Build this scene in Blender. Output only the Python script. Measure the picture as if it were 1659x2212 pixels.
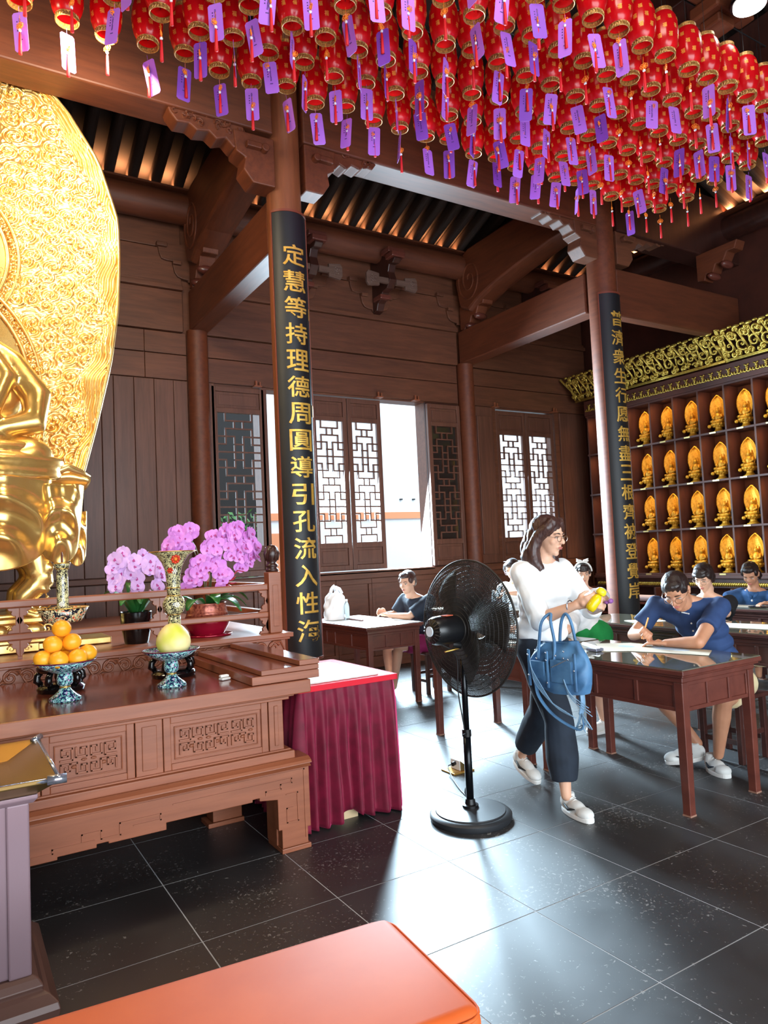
import bpy, bmesh, math, random
import numpy as np
from mathutils import Vector, Matrix, Euler, noise
PI = math.pi
R_ = random.Random(7)
C = bpy.context.scene.collection
for o in list(bpy.data.objects):
    bpy.data.objects.remove(o, do_unlink=True)
scene = bpy.context.scene
# ---------------------------------------------------------------- camera
def look_basis(a, b, c):
    f = np.array([math.sin(a)*math.cos(b), math.cos(a)*math.cos(b), math.sin(b)])
    r0 = np.array([math.cos(a), -math.sin(a), 0.0]); u0 = np.cross(r0, f)
    return r0*math.cos(c)+u0*math.sin(c), -r0*math.sin(c)+u0*math.cos(c), f
_r, _u, _f = look_basis(0.550040986, 0.0567234978, -0.0465963541)
cd = bpy.data.cameras.new('camera'); cam = bpy.data.objects.new('camera', cd); C.objects.link(cam)
cam.matrix_world = Matrix(((_r[0], _u[0], -_f[0], 0), (_r[1], _u[1], -_f[1], 0), (_r[2], _u[2], -_f[2], 1.494), (0, 0, 0, 1)))
cd.sensor_fit = 'VERTICAL'; cd.sensor_height = 36; cd.lens = 1551.25*36/2212
cd.clip_start = 0.05; cd.clip_end = 200
scene.camera = cam
# ---------------------------------------------------------------- world
world = bpy.data.worlds.new('sky'); scene.world = world; world.use_nodes = True
nt = world.node_tree; bg = nt.nodes['Background']
bg.inputs[0].default_value = (0.66, 0.85, 1.0, 1); bg.inputs[1].default_value = 5.5
# ---------------------------------------------------------------- view
vs = scene.view_settings; vs.view_transform = 'Standard'; vs.look = 'None'; vs.gamma = 1; vs.exposure = 0.0; vs.use_curve_mapping = False
scene.cycles.max_bounces = 8; scene.cycles.diffuse_bounces = 4; scene.cycles.glossy_bounces = 4
scene.cycles.transparent_max_bounces = 12; scene.cycles.transmission_bounces = 6
scene.cycles.sample_clamp_indirect = 6
# ---------------------------------------------------------------- lights
def area(name, loc, target, sx, sy, watts, col, spread=180):
    l = bpy.data.lights.new(name, 'AREA'); l.shape = 'RECTANGLE'; l.size = sx; l.size_y = sy; l.energy = watts; l.color = col
    l.spread = math.radians(spread)
    o = bpy.data.objects.new(name, l); C.objects.link(o); o.location = loc
    d = Vector(target)-Vector(loc); o.rotation_euler = d.to_track_quat('-Z', 'Y').to_euler()
    return o
# daylight entering by the open front doors of the hall, behind the photographer
area('front_door_daylight', (1.5, -3.2, 2.0), (3.0, 6.0, 1.6), 7.5, 3.4, 370, (1.0, 0.97, 0.93))
# daylight entering by the windows of the wall_back
area('window_daylight_left', (3.68, 8.30, 2.4), (3.3, 0, 0.0), 0.6, 2.2, 260, (0.62, 0.84, 1.0), 130)
area('window_daylight_middle', (4.56, 8.32, 2.4), (4.2, 0, 0.0), 1.0, 1.6, 200, (0.62, 0.84, 1.0), 130)
area('window_daylight_right', (5.43, 8.30, 2.4), (4.6, 0, 0.0), 0.68, 2.2, 780, (0.62, 0.84, 1.0), 130)
area('window_daylight_far', (7.7, 8.32, 2.4), (6.5, 0, 0.0), 1.1, 1.6, 80, (0.62, 0.84, 1.0), 130)
# ceiling lamps of the hall, warm
area('hall_lamp_glow', (2.2, 1.5, 6.2), (2.4, 3.2, 0), 1.2, 1.2, 90, (1.0, 0.86, 0.70))
# spots on the gilded statue
area('statue_spot_right', (0.9, 4.55, 4.75), (0.3, 6.1, 3.4), 0.5, 0.5, 72, (1.0, 0.84, 0.56))
area('statue_spot_left', (-1.3, 4.4, 4.6), (-0.2, 6.1, 2.9), 0.6, 0.6, 70, (1.0, 0.84, 0.56))
# ---------------------------------------------------------------- materials
def srgb(r, g, b):
    f = lambda v: (v/255/12.92) if v/255 <= 0.04045 else ((v/255+0.055)/1.055)**2.4
    return (f(r), f(g), f(b), 1)
class NT:
    def __init__(s, name):
        s.m = bpy.data.materials.new(name); s.m.use_nodes = True
        s.n = s.m.node_tree.nodes; s.l = s.m.node_tree.links; s.b = s.n['Principled BSDF']
    def add(s, t, **k):
        x = s.n.new(t)
        for a, v in k.items(): setattr(x, a, v)
        return x
    def tex(s, kind='Object', scale=(1, 1, 1)):
        tc = s.add('ShaderNodeTexCoord'); mp = s.add('ShaderNodeMapping'); s.l.new(tc.outputs[kind], mp.inputs[0])
        mp.inputs['Scale'].default_value = scale
        return mp.outputs[0]
    def noise(s, vec, scale, detail=4, rough=0.5, dist=0.0):
        x = s.add('ShaderNodeTexNoise'); s.l.new(vec, x.inputs['Vector'])
        x.inputs['Scale'].default_value = scale; x.inputs['Detail'].default_value = detail
        x.inputs['Roughness'].default_value = rough; x.inputs['Distortion'].default_value = dist
        return x.outputs['Fac']
    def ramp(s, fac, stops, interp='LINEAR'):
        x = s.add('ShaderNodeValToRGB'); s.l.new(fac, x.inputs[0]); e = x.color_ramp.elements; x.color_ramp.interpolation = interp
        while len(e) < len(stops): e.new(0.5)
        for i, (p, c) in enumerate(stops): e[i].position = p; e[i].color = c
        return x.outputs['Color']
    def bump(s, h, strength, dist=0.01):
        x = s.add('ShaderNodeBump'); x.inputs['Strength'].default_value = strength; x.inputs['Distance'].default_value = dist
        s.l.new(h, x.inputs['Height']); s.l.new(x.outputs[0], s.b.inputs['Normal'])
    def col(s, c):
        if isinstance(c, (tuple, list)): s.b.inputs['Base Color'].default_value = c
        else: s.l.new(c, s.b.inputs['Base Color'])
    def set(s, **k):
        for a, v in k.items(): s.b.inputs[a.replace('_', ' ')].default_value = v
M = {}
def plain(name, rgb, rough=0.5, metal=0.0, **k):
    t = NT(name); t.col(srgb(*rgb)); t.set(Roughness=rough, Metallic=metal)
    for a, v in k.items(): t.b.inputs[a.replace('_', ' ')].default_value = v
    M[name] = t.m; return t.m
def mottled(name, c1, c2, scale, rough=0.5, metal=0.0, bump=0.0, detail=5, coords='Object', stretch=(1, 1, 1), **k):
    t = NT(name); v = t.tex(coords, stretch); n = t.noise(v, scale, detail)
    t.col(t.ramp(n, [(0.3, srgb(*c1)), (0.7, srgb(*c2))])); t.set(Roughness=rough, Metallic=metal)
    if bump: t.bump(n, bump)
    for a, v2 in k.items(): t.b.inputs[a.replace('_', ' ')].default_value = v2
    M[name] = t.m; return t.m
def wood(name, c1, c2, rough=0.4, stretch=(1.2, 14, 14), bump=0.12, coat=0.0):
    t = NT(name); v = t.tex('Object', stretch)
    n = t.noise(v, 2.2, 7, 0.62, 0.4); n2 = t.noise(t.tex('Object'), 0.9, 2)
    mx = t.add('ShaderNodeMath', operation='ADD'); t.l.new(n, mx.inputs[0])
    sc = t.add('ShaderNodeMath', operation='MULTIPLY'); t.l.new(n2, sc.inputs[0]); sc.inputs[1].default_value = 0.35
    t.l.new(sc.outputs[0], mx.inputs[1])
    t.col(t.ramp(mx.outputs[0], [(0.45, srgb(*c1)), (0.95, srgb(*c2))])); t.set(Roughness=rough); t.b.inputs['Coat Weight'].default_value = coat
    t.b.inputs['Coat Roughness'].default_value = 0.15
    t.bump(n, bump, 0.004); M[name] = t.m; return t.m
wood('wall_wood', (80, 45, 30), (114, 68, 46), 0.5, (1.0, 12, 9))
wood('wall_wood_upright', (80, 48, 36), (112, 72, 56), 0.45, (12, 12, 0.8))
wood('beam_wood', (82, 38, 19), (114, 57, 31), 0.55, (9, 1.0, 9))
wood('beam_wood_long', (78, 37, 20), (110, 56, 32), 0.55, (1.0, 9, 9))
wood('pillar_wood', (104, 56, 32), (142, 82, 50), 0.5, (9, 9, 0.7))
wood('dark_wood', (46, 24, 20), (70, 38, 30), 0.32, (8, 8, 1.0))
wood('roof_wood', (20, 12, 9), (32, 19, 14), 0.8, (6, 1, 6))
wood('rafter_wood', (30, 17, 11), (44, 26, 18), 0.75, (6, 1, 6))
wood('altar_wood', (128, 70, 44), (156, 90, 60), 0.42, (1.0, 10, 12), coat=0.15)
wood('altar_top_wood', (96, 42, 28), (120, 58, 40), 0.16, (1.0, 10, 10), coat=0.5, bump=0.03)
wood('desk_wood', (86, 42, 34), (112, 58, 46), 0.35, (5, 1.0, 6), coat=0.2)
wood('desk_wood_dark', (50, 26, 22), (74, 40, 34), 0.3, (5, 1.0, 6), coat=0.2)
wood('cabinet_wood', (58, 26, 18), (84, 40, 28), 0.6, (6, 1, 1.2))
plain('black_gloss', (14, 12, 14), 0.15)
plain('black_matte', (20, 20, 22), 0.55)
plain('white', (232, 230, 226), 0.6)
def floor_mat():
    t = NT('floor_tile'); v = t.tex('Generated'); tc = t.add('ShaderNodeTexCoord')
    gi = t.add('ShaderNodeObjectInfo'); 
    ad = t.add('ShaderNodeVectorMath', operation='ADD'); t.l.new(tc.outputs['Object'], ad.inputs[0]); t.l.new(gi.outputs['Location'], ad.inputs[1])
    base = t.noise(ad.outputs[0], 2.2, 6, 0.6)
    c = t.ramp(base, [(0.35, srgb(16, 17, 20)), (0.7, srgb(28, 28, 31))])
    sp = t.noise(ad.outputs[0], 62, 2, 0.5, 0.9); cl = t.noise(ad.outputs[0], 2.3, 3)
    m = t.add('ShaderNodeMath', operation='MULTIPLY_ADD'); t.l.new(cl, m.inputs[0]); m.inputs[1].default_value = 0.45; t.l.new(sp, m.inputs[2])
    f = t.ramp(m.outputs[0], [(0.90, (0, 0, 0, 1)), (0.925, (1, 1, 1, 1))])
    mx = t.add('ShaderNodeMix', data_type='RGBA'); t.l.new(f, mx.inputs['Factor']); t.l.new(c, mx.inputs['A']); mx.inputs['B'].default_value = srgb(120, 118, 116)
    t.col(mx.outputs['Result'])
    rr = t.ramp(base, [(0.3, (0.43, 0.43, 0.43, 1)), (0.7, (0.53, 0.53, 0.53, 1))]); t.l.new(rr, t.b.inputs['Roughness'])
    t.b.inputs['IOR'].default_value = 1.95
    t.bump(t.noise(ad.outputs[0], 9, 3), 0.05, 0.004); M['floor_tile'] = t.m
floor_mat()
plain('grout', (170, 172, 176), 0.7)
def gold_mat(name, c1, c2, rough, scale, bump, metal=0.9):
    t = NT(name); v = t.tex('Object'); n = t.noise(v, scale, 4, 0.55)
    t.col(t.ramp(n, [(0.3, srgb(*c1)), (0.7, srgb(*c2))])); t.set(Roughness=rough, Metallic=metal)
    if bump: t.bump(n, bump, 0.006)
    M[name] = t.m
gold_mat('gold_polished', (220, 168, 84), (240, 202, 126), 0.24, 3, 0.06, 0.8)
gold_mat('gold_relief', (232, 182, 96), (250, 216, 146), 0.30, 12, 0.2, 0.88)
gold_mat('gold_old', (168, 138, 50), (214, 186, 92), 0.32, 30, 0.5, 0.75)
gold_mat('gold_small', (190, 132, 26), (226, 172, 50), 0.45, 60, 0.8, 0.4)
gold_mat('gold_letter', (206, 158, 60), (236, 192, 96), 0.38, 20, 0.2, 0.5)
# ---------------------------------------------------------------- object helpers
def tag(o, label=None, cat=None, group=None, kind=None):
    if label: o['label'] = label
    if cat: o['category'] = cat
    if group: o['group'] = group
    if kind: o['kind'] = kind
    return o
def wloc(o):
    p = Vector((0, 0, 0))
    while o: p += o.location; o = o.parent
    return p
def empty(name, loc, label=None, cat=None, group=None, kind=None):
    o = bpy.data.objects.new(name, None); C.objects.link(o); o.location = loc; o.empty_display_size = 0.1
    return tag(o, label, cat, group, kind)
CH = {}
def link(name, mesh, parent=None, loc=None):
    o = bpy.data.objects.new(name, mesh); C.objects.link(o)
    if parent: o.parent = parent; CH.setdefault(parent.name, []).append(o)
    if loc: o.location = loc
    return o
def copy_tree(o, parent=None):
    c = o.copy(); C.objects.link(c); c.parent = parent
    if parent: CH.setdefault(parent.name, []).append(c)
    for ch in list(CH.get(o.name, [])): copy_tree(ch, c)
    return c
class MB:
    def __init__(s): s.v = []; s.f = []; s.mi = []
    def add(s, vs, fs, mi=0):
        n = len(s.v); s.v += [tuple(v) for v in vs]; s.f += [tuple(i+n for i in f) for f in fs]; s.mi += [mi]*len(fs); return s
    def box(s, x0, x1, y0, y1, z0, z1, mi=0):
        return s.add([(x0,y0,z0),(x1,y0,z0),(x1,y1,z0),(x0,y1,z0),(x0,y0,z1),(x1,y0,z1),(x1,y1,z1),(x0,y1,z1)],
                     [(0,3,2,1),(4,5,6,7),(0,1,5,4),(1,2,6,5),(2,3,7,6),(3,0,4,7)], mi)
    def cbox(s, c, d, rot=None, mi=0):
        hx, hy, hz = d[0]/2, d[1]/2, d[2]/2
        vs = [Vector((x, y, z)) for z in (-hz, hz) for x, y in ((-hx,-hy),(hx,-hy),(hx,hy),(-hx,hy))]
        if rot is not None: vs = [rot @ v for v in vs]
        return s.add([v+Vector(c) for v in vs], [(0,3,2,1),(4,5,6,7),(0,1,5,4),(1,2,6,5),(2,3,7,6),(3,0,4,7)], mi)
    def tube(s, pts, r, n=8, caps=True, mi=0, flat=1.0, closed=False):
        pts = [Vector(p) for p in pts]; k = len(pts); rs = r if isinstance(r, (list, tuple)) else [r]*k
        ring = []; up = None
        for i, p in enumerate(pts):
            a = pts[i-1] if (i > 0 or closed) else p; b = pts[(i+1) % k] if (i < k-1 or closed) else p
            t = (b-a).normalized() if (b-a).length > 1e-9 else Vector((0, 0, 1))
            if up is None: up = Vector((0, 0, 1)) if abs(t.z) < 0.9 else Vector((0, 1, 0))
            u = t.cross(up); u = u.normalized() if u.length > 1e-6 else t.orthogonal().normalized(); w = u.cross(t).normalized(); up = w
            ring.append([p+(u*math.cos(2*PI*j/n)+w*math.sin(2*PI*j/n)*flat)*rs[i] for j in range(n)])
        vs = [v for rg in ring for v in rg]; fs = []
        for i in range(k if closed else k-1):
            for j in range(n): fs.append((i*n+j, i*n+(j+1) % n, ((i+1) % k)*n+(j+1) % n, ((i+1) % k)*n+j))
        if caps and not closed: fs.append(tuple(range(n-1, -1, -1))); fs.append(tuple((k-1)*n+j for j in range(n)))
        return s.add(vs, fs, mi)
    def lathe(s, prof, n=24, c=(0, 0, 0), mi=0, a0=0.0, a1=2*PI, fac=None):
        full = abs(a1-a0-2*PI) < 1e-6; k = n if full else n+1; vs = []
        for (r, z) in prof:
            for j in range(k):
                a = a0+(a1-a0)*j/n; q = r*(fac(a, z) if fac else 1)
                vs.append((c[0]+q*math.cos(a), c[1]+q*math.sin(a), c[2]+z))
        fs = []
        for i in range(len(prof)-1):
            for j in range(n): fs.append((i*k+j, i*k+(j+1) % k, (i+1)*k+(j+1) % k, (i+1)*k+j))
        if full:
            if prof[0][0] > 1e-6: fs.append(tuple(range(k-1, -1, -1)))
            if prof[-1][0] > 1e-6: fs.append(tuple((len(prof)-1)*k+j for j in range(k)))
        return s.add(vs, fs, mi)
    def prism(s, poly, a, b, axis='y', mi=0):
        # poly in the plane across axis; 'y': (x,z) 'x': (y,z) 'z': (x,y)
        def P(p, t): return {'y': (p[0], t, p[1]), 'x': (t, p[0], p[1]), 'z': (p[0], p[1], t)}[axis]
        n = len(poly)
        return s.add([P(p, a) for p in poly]+[P(p, b) for p in poly],
                     [tuple(range(n-1, -1, -1)), tuple(range(n, 2*n))]+[(i, (i+1) % n, n+(i+1) % n, n+i) for i in range(n)], mi)
    def ball(s, c, r, n=12, m=8, mi=0, rot=None):
        rr = r if isinstance(r, (tuple, list)) else (r, r, r); vs = []; fs = []
        for i in range(m+1):
            th = PI*i/m
            for j in range(n):
                ph = 2*PI*j/n; v = Vector((rr[0]*math.sin(th)*math.cos(ph), rr[1]*math.sin(th)*math.sin(ph), rr[2]*math.cos(th)))
                if rot is not None: v = rot @ v
                vs.append(v+Vector(c))
        for i in range(m):
            for j in range(n): fs.append((i*n+j, (i+1)*n+j, (i+1)*n+(j+1) % n, i*n+(j+1) % n))
        return s.add(vs, fs, mi)
    def grid(s, fn, nu, nv, mi=0):
        vs = [fn(i/nu, j/nv) for j in range(nv+1) for i in range(nu+1)]
        return s.add(vs, [(j*(nu+1)+i, j*(nu+1)+i+1, (j+1)*(nu+1)+i+1, (j+1)*(nu+1)+i) for j in range(nv) for i in range(nu)], mi)
    def mesh(s, name, mats, smooth=False, off=None, fix=True, weld=False):
        me = bpy.data.meshes.new(name)
        vs = s.v if off is None else [(v[0]-off[0], v[1]-off[1], v[2]-off[2]) for v in s.v]
        me.from_pydata(vs, [], s.f)
        mats = mats if isinstance(mats, (list, tuple)) else [mats]
        for m in mats: me.materials.append(M[m] if isinstance(m, str) else m)
        if len(mats) > 1: me.polygons.foreach_set('material_index', s.mi)
        if fix or weld:
            bm = bmesh.new(); bm.from_mesh(me)
            if weld: bmesh.ops.remove_doubles(bm, verts=bm.verts, dist=1e-5)
            if fix: bmesh.ops.recalc_face_normals(bm, faces=bm.faces)
            bm.to_mesh(me); bm.free()
        if smooth: me.polygons.foreach_set('use_smooth', [True]*len(me.polygons))
        me.update(); return me
    def build(s, name, mats, parent=None, smooth=False, bevel=0, org=None, fix=True, auto=False, weld=False):
        # vertices are given in world space; the object's origin goes to org (or the parent's place)
        base = wloc(parent) if parent else Vector((0, 0, 0)); o_ = Vector(org) if org is not None else base
        me = s.mesh(name, mats, smooth or auto, off=o_, fix=fix, weld=weld)
        ob = link(name, me, parent, o_-base)
        if bevel:
            m = ob.modifiers.new('bevel', 'BEVEL'); m.width = bevel; m.segments = 2; m.limit_method = 'ANGLE'; m.angle_limit = 0.6
        if auto: me.set_sharp_from_angle(angle=math.radians(38))
        return ob
def bake(ob):
    dg = bpy.context.evaluated_depsgraph_get(); dg.update()
    me = bpy.data.meshes.new_from_object(ob.evaluated_get(dg)); ob.modifiers.clear(); old = ob.data; ob.data = me
    return ob
# ================================================================ the setting
YW = 8.2; XR = 9.05
# ---- floor: joint bed with every stone tile laid on it
fl = MB().box(-5, 13, -4, 9.2, -0.12, -0.0012).build('floor', 'grout'); tag(fl, kind='structure')
tm = MB().box(-0.2972, 0.2972, -0.2972, 0.2972, -0.012, 0).mesh('floor_tile', 'floor_tile')
for i in range(-4, 16):
    for j in range(-1, 14):
        x = 0.849+0.3+0.6*i; y = 2.90+0.3+0.6*(j-4)
        if y > 8.3 or x > 9.2 or x < -1.8: continue
        if x > 1.5 and y < 0.05*x: continue
        if x < y*0.1-2.0: continue
        link('tile', tm, fl, (x, y, 0))
# ---- wall at the back (windows), carried by a core with openings
OPEN = [(2.74, 3.32), (3.40, 5.79), (7.10, 8.32)]; Z0, Z1 = 1.27, 3.58
wb = MB(); xs = -5.0
for a, b in OPEN:
    wb.box(xs, a, YW+0.04, YW+0.26, 0, 6.2); xs = b
wb.box(xs, 13, YW+0.04, YW+0.26, 0, 6.2)
for a, b in OPEN: wb.box(a, b, YW+0.04, YW+0.26, 0, Z0); wb.box(a, b, YW+0.04, YW+0.26, Z1, 6.2)
wall = wb.build('wall_back', 'wall_wood'); tag(wall, kind='structure')
def board(x0, x1, z0, z1, d=0.04, m='wall_wood', y=YW, name='board', bev=0.006):
    return MB().box(x0+0.002, x1-0.002, y+0.04-d, y+0.042, z0+0.002, z1-0.002).build(name, m, wall, bevel=bev)
for (x0, x1) in ((-1.9, 2.43), (2.67, 6.38), (6.62, 9.0)):
    for (z0, z1, d) in ((3.60, 3.895, 0.04), (3.90, 4.155, 0.04), (4.16, 4.64, 0.075), (4.64, 4.70, 0.12), (4.70, 4.745, 0.085), (4.75, 5.14, 0.05), (5.145, 5.62, 0.05)):
        if x0 < 0: board(x0, 1.95 if z0 < 4.1 else 2.39, z0, z1, d)
        if x0 < 0 and z0 < 4.1: board(1.95, 2.43, z0, z1, d)
        if x0 > 0: board(x0, x1, z0, z1, d)
# upright planks of the closed bay on the left
x = 2.43
for w in (0.165, 0.22, 0.223, 0.22, 0.13, 0.21, 0.22, 0.22, 0.22, 0.22, 0.22, 0.22, 0.22, 0.22, 0.22, 0.22, 0.22):
    board(x-w, x, 1.36, 3.595, 0.04, 'wall_wood_upright'); board(x-w, x, 0.12, 1.29, 0.04, 'wall_wood_upright'); x -= w
board(-1.3, 2.43, 1.292, 1.358, 0.07); board(-1.3, 2.43, 0, 0.118, 0.07)
# wainscot under the windows
def wains(xa, xb, n):
    board(xa, xb, 1.17, 1.262, 0.07); board(xa, xb, 0, 0.15, 0.06)
    w = (xb-xa)/n
    for i in range(n):
        a = xa+i*w
        f = MB()
        for q in ((a, a+w, 0.15, 0.22), (a, a+w, 1.10, 1.168), (a, a+0.05, 0.22, 1.10), (a+w-0.05, a+w, 0.22, 1.10)): f.box(q[0]+0.002, q[1]-0.002, YW, YW+0.042, q[2], q[3])
        f.box(a+0.05, a+w-0.05, YW+0.02, YW+0.042, 0.22, 1.10)
        f.build('panel', 'wall_wood', wall, bevel=0.004)
wains(2.67, 6.38, 7); wains(6.62, 9.0, 4)
# flat wall between the windows and posts
for a, b in ((6.62, 7.02), (8.40, 9.0)):
    board(a, b, 1.27, 3.595, 0.03, 'wall_wood_upright')
board(6.70, 6.98, 1.40, 3.45, 0.05, 'wall_wood_upright')
for a, b in ((2.67, 2.74), (3.32, 3.40)): board(a, b, 1.27, 3.595, 0.06, 'wall_wood_upright')
board(5.79, 6.38, 1.27, 3.595, 0.02, 'dark_wood')
# ---- window leaves with their geometric lattice
def lattice(mb, x0, x1, z0, z1, y, w=0.017, d=0.03):
    # five cells across, seventeen down: crosses, stubs and small middle squares
    seg = []; rows = {0: 'A', 1: 'B', 2: 'A'}
    VP = {'A': (1, 4), 'B': (2, 3), 'C': (1, 2, 3, 4)}
    V_ = 'ABACBBCABACBBCABA'
    H_ = {1: ((1, 4),), 2: ((1, 4),), 3: ((0, 2), (3, 5)), 4: ((0, 1), (2, 3), (4, 5)), 5: ((0, 5),), 6: ((0, 1), (2, 3), (4, 5)), 7: ((0, 2), (3, 5))}
    for r, k in enumerate(V_):
        for x in VP[k]: seg.append((x, r, x, r+1))
    for r in range(1, 17):
        for a, b in H_[(r-1) % 7+1]: seg.append((a, r, b, r))
    for a, b, c, e in seg:
        X0 = x0+(x1-x0)*a/5; X1 = x0+(x1-x0)*c/5; A = z1-(z1-z0)*b/17; B = z1-(z1-z0)*e/17
        if a == c: mb.box(X0-w/2, X0+w/2, y, y+d, min(A, B), max(A, B))
        else: mb.box(X0-w/2, X1+w/2, y+0.001, y+d-0.001, A-w/2, A+w/2)
def leaf(n, x0, x1, y, zl=(1.65, 3.25), back=None, m='wall_wood_upright', z0=1.285, z1=3.565):
    e = empty('window_%d' % n, (x0, y, z0), kind='structure')
    s = 0.055; f = MB()
    f.box(x0, x0+s, y, y+0.05, z0, z1); f.box(x1-s, x1, y, y+0.05, z0, z1)
    for a, b in ((z0, z0+0.07), (zl[0]-0.07, zl[0]), (zl[1], zl[1]+0.06), (z1-0.06, z1)): f.box(x0+s, x1-s, y, y+0.05, a, b)
    f.build('frame', m, e, bevel=0.005)
    for a, b, nm in ((z0+0.07, zl[0]-0.07, 'lower_panel'), (zl[1]+0.06, z1-0.06, 'upper_panel')):
        MB().box(x0+s, x1-s, y+0.022, y+0.032, a, b).box(x0+s+0.035, x1-s-0.035, y+0.014, y+0.03, a+0.035, b-0.035).build(nm, m, e, bevel=0.004)
    l = MB(); lattice(l, x0+s, x1-s, zl[0], zl[1], y+0.010)
    l.box(x0+s, x0+s+0.012, y+0.005, y+0.045, zl[0], zl[1]).box(x1-s-0.012, x1-s, y+0.005, y+0.045, zl[0], zl[1])
    l.build('lattice', m, e)
    if back: MB().box(x0+s, x1-s, y+0.045, y+0.05, zl[0], zl[1]).build('pane', back, e)
    return e
t = NT('dark_glass'); t.col(srgb(40, 34, 30)); t.set(Roughness=0.06); M['dark_glass'] = t.m
g = NT('clear_glass'); g.col((1, 1, 1, 1)); g.set(Roughness=0.0); g.b.inputs['Transmission Weight'].default_value = 1.0; g.b.inputs['IOR'].default_value = 1.02; M['clear_glass'] = g.m
leaf(1, 2.70, 3.36, YW-0.02, m='wall_wood_upright')
leaf(2, 4.035, 4.555, YW+0.06); leaf(3, 4.565, 5.08, YW+0.06)
leaf(4, 5.80, 6.37, YW-0.03, back='dark_glass')
leaf(5, 7.12, 7.705, YW+0.06, zl=(1.64, 3.2)); leaf(6, 7.715, 8.30, YW+0.06, zl=(1.64, 3.2))
# hanging hardware, sills and head trims
tr = MB()
for x in (3.28, 5.02, 5.62, 7.05, 8.26): tr.box(x-0.05, x+0.05, YW-0.06, YW+0.04, 3.585, 3.60).box(x-0.03, x-0.01, YW-0.05, YW-0.03, 3.60, 3.66).box(x+0.02, x+0.035, YW-0.05, YW-0.03, 3.60, 3.65)
tag(tr.build('trim_1', 'altar_wood'), kind='structure')
tr = MB()
for a, b in ((3.36, 5.80), (7.05, 8.34)): tr.box(a, b, YW-0.03, YW+0.06, 1.235, 1.272)
tag(tr.build('trim_2', 'wall_wood', bevel=0.004), kind='structure')
# ---- other walls (dark, mostly unseen)
tag(MB().box(XR, XR+0.2, -3.4, YW+0.3, 0, 6.4).build('wall_right', 'cabinet_wood'), kind='structure')
tag(MB().box(-5.2, -5.0, -4, YW+0.3, 0, 8).build('wall_left', 'wall_wood'), kind='structure')
fw = MB().box(-5, -2.6, -3.6, -3.4, 0, 8).box(5.6, XR+0.2, -3.6, -3.4, 0, 8).box(-2.6, 5.6, -3.6, -3.4, 3.9, 8)
tag(fw.build('wall_front', 'wall_wood'), kind='structure')
# ---- ceiling: high dark boarding and the sloping side roofs with rafters
SL = 0.38
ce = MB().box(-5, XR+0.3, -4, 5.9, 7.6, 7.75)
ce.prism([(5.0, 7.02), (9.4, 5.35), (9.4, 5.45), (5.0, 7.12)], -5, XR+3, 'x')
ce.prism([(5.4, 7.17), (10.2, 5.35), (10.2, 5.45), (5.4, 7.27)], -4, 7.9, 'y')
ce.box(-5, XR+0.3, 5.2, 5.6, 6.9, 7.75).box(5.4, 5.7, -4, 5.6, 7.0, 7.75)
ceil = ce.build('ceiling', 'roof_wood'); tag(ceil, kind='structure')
def raf(L):
    prof = [(-0.056, 0.16)]+[(-0.056*math.cos(k*PI/8), 0.056-0.056*math.sin(k*PI/8)) for k in range(9)]+[(0.056, 0.16)]
    m = MB(); n = len(prof); a = [(p[0], 0, p[1]) for p in prof]; b = [(p[0], -L, p[1]+L*SL) for p in prof]
    m.add(a+b, [tuple(range(n)), tuple(range(2*n-1, n-1, -1))]+[(i, (i+1) % n, n+(i+1) % n, n+i) for i in range(n)])
    return m.mesh('rafter', 'rafter_wood')
rm = raf(2.7)
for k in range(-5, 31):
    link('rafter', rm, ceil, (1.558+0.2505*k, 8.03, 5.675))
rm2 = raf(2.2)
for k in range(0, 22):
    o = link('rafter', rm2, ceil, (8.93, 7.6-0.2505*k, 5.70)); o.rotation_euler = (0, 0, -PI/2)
# eave battens catching the cove light
tag(MB().box(-3, XR, 7.84, 7.98, 5.70, 5.722).build('trim_3', 'beam_wood_long'), kind='structure')
tag(MB().box(8.70, 8.84, 0, 7.8, 5.70, 5.722).build('trim_4', 'beam_wood'), kind='structure')
# warm cove strips lying behind the purlins
def strip(name, loc, target, sx, w):
    l = bpy.data.lights.new(name, 'AREA'); l.shape = 'RECTANGLE'; l.size = sx; l.size_y = 0.03; l.energy = w; l.color = (1.0, 0.42, 0.16); l.spread = math.radians(125)
    o = bpy.data.objects.new(name, l); C.objects.link(o); o.location = loc
    o.rotation_euler = (Vector(target)-Vector(loc)).to_track_quat('-Z', 'Y').to_euler(); return o
strip('cove_strip', (0.6, 7.94, 5.735), (0.6, 8.0, 6.2), 3.6, 130)
strip('cove_strip', (4.5, 7.94, 5.735), (4.5, 8.0, 6.2), 3.6, 130)
strip('cove_strip', (7.8, 7.94, 5.735), (7.8, 8.0, 6.2), 2.2, 75)
o = strip('cove_strip', (8.77, 4.2, 5.735), (8.5, 4.2, 6.2), 5.5, 150); o.rotation_euler = Euler((PI-0.1, 0, PI/2))
# ---- pillars
def pillar(x, y, r, z1, label, cat='pillar', m='pillar_wood'):
    p = MB().lathe([(r*1.25, 0), (r*1.3, 0.06), (r*1.22, 0.14), (r*1.0, 0.20), (r, 0.22), (r, z1)], 36, (x, y, 0)).build('pillar', m, smooth=False, org=(x, y, 0), auto=True)
    return tag(p, label, cat)
pillar(2.55, 5.59, 0.15, 6.9, 'round brown wooden pillar beside the altar, behind the nearer black couplet board')
pillar(6.50, 5.56, 0.16, 6.9, 'round brown wooden pillar on the right, behind the farther black couplet board', m='beam_wood')  # darker wood colour than the nearer pillar, tones down window light on it
pillar(2.545, 8.16, 0.12, 4.18, 'slim round wall post left of the lattice windows, under a square beam', m='beam_wood')
pillar(6.50, 8.16, 0.12, 4.18, 'slim round wall post right of the open bright window', m='beam_wood')
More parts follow.
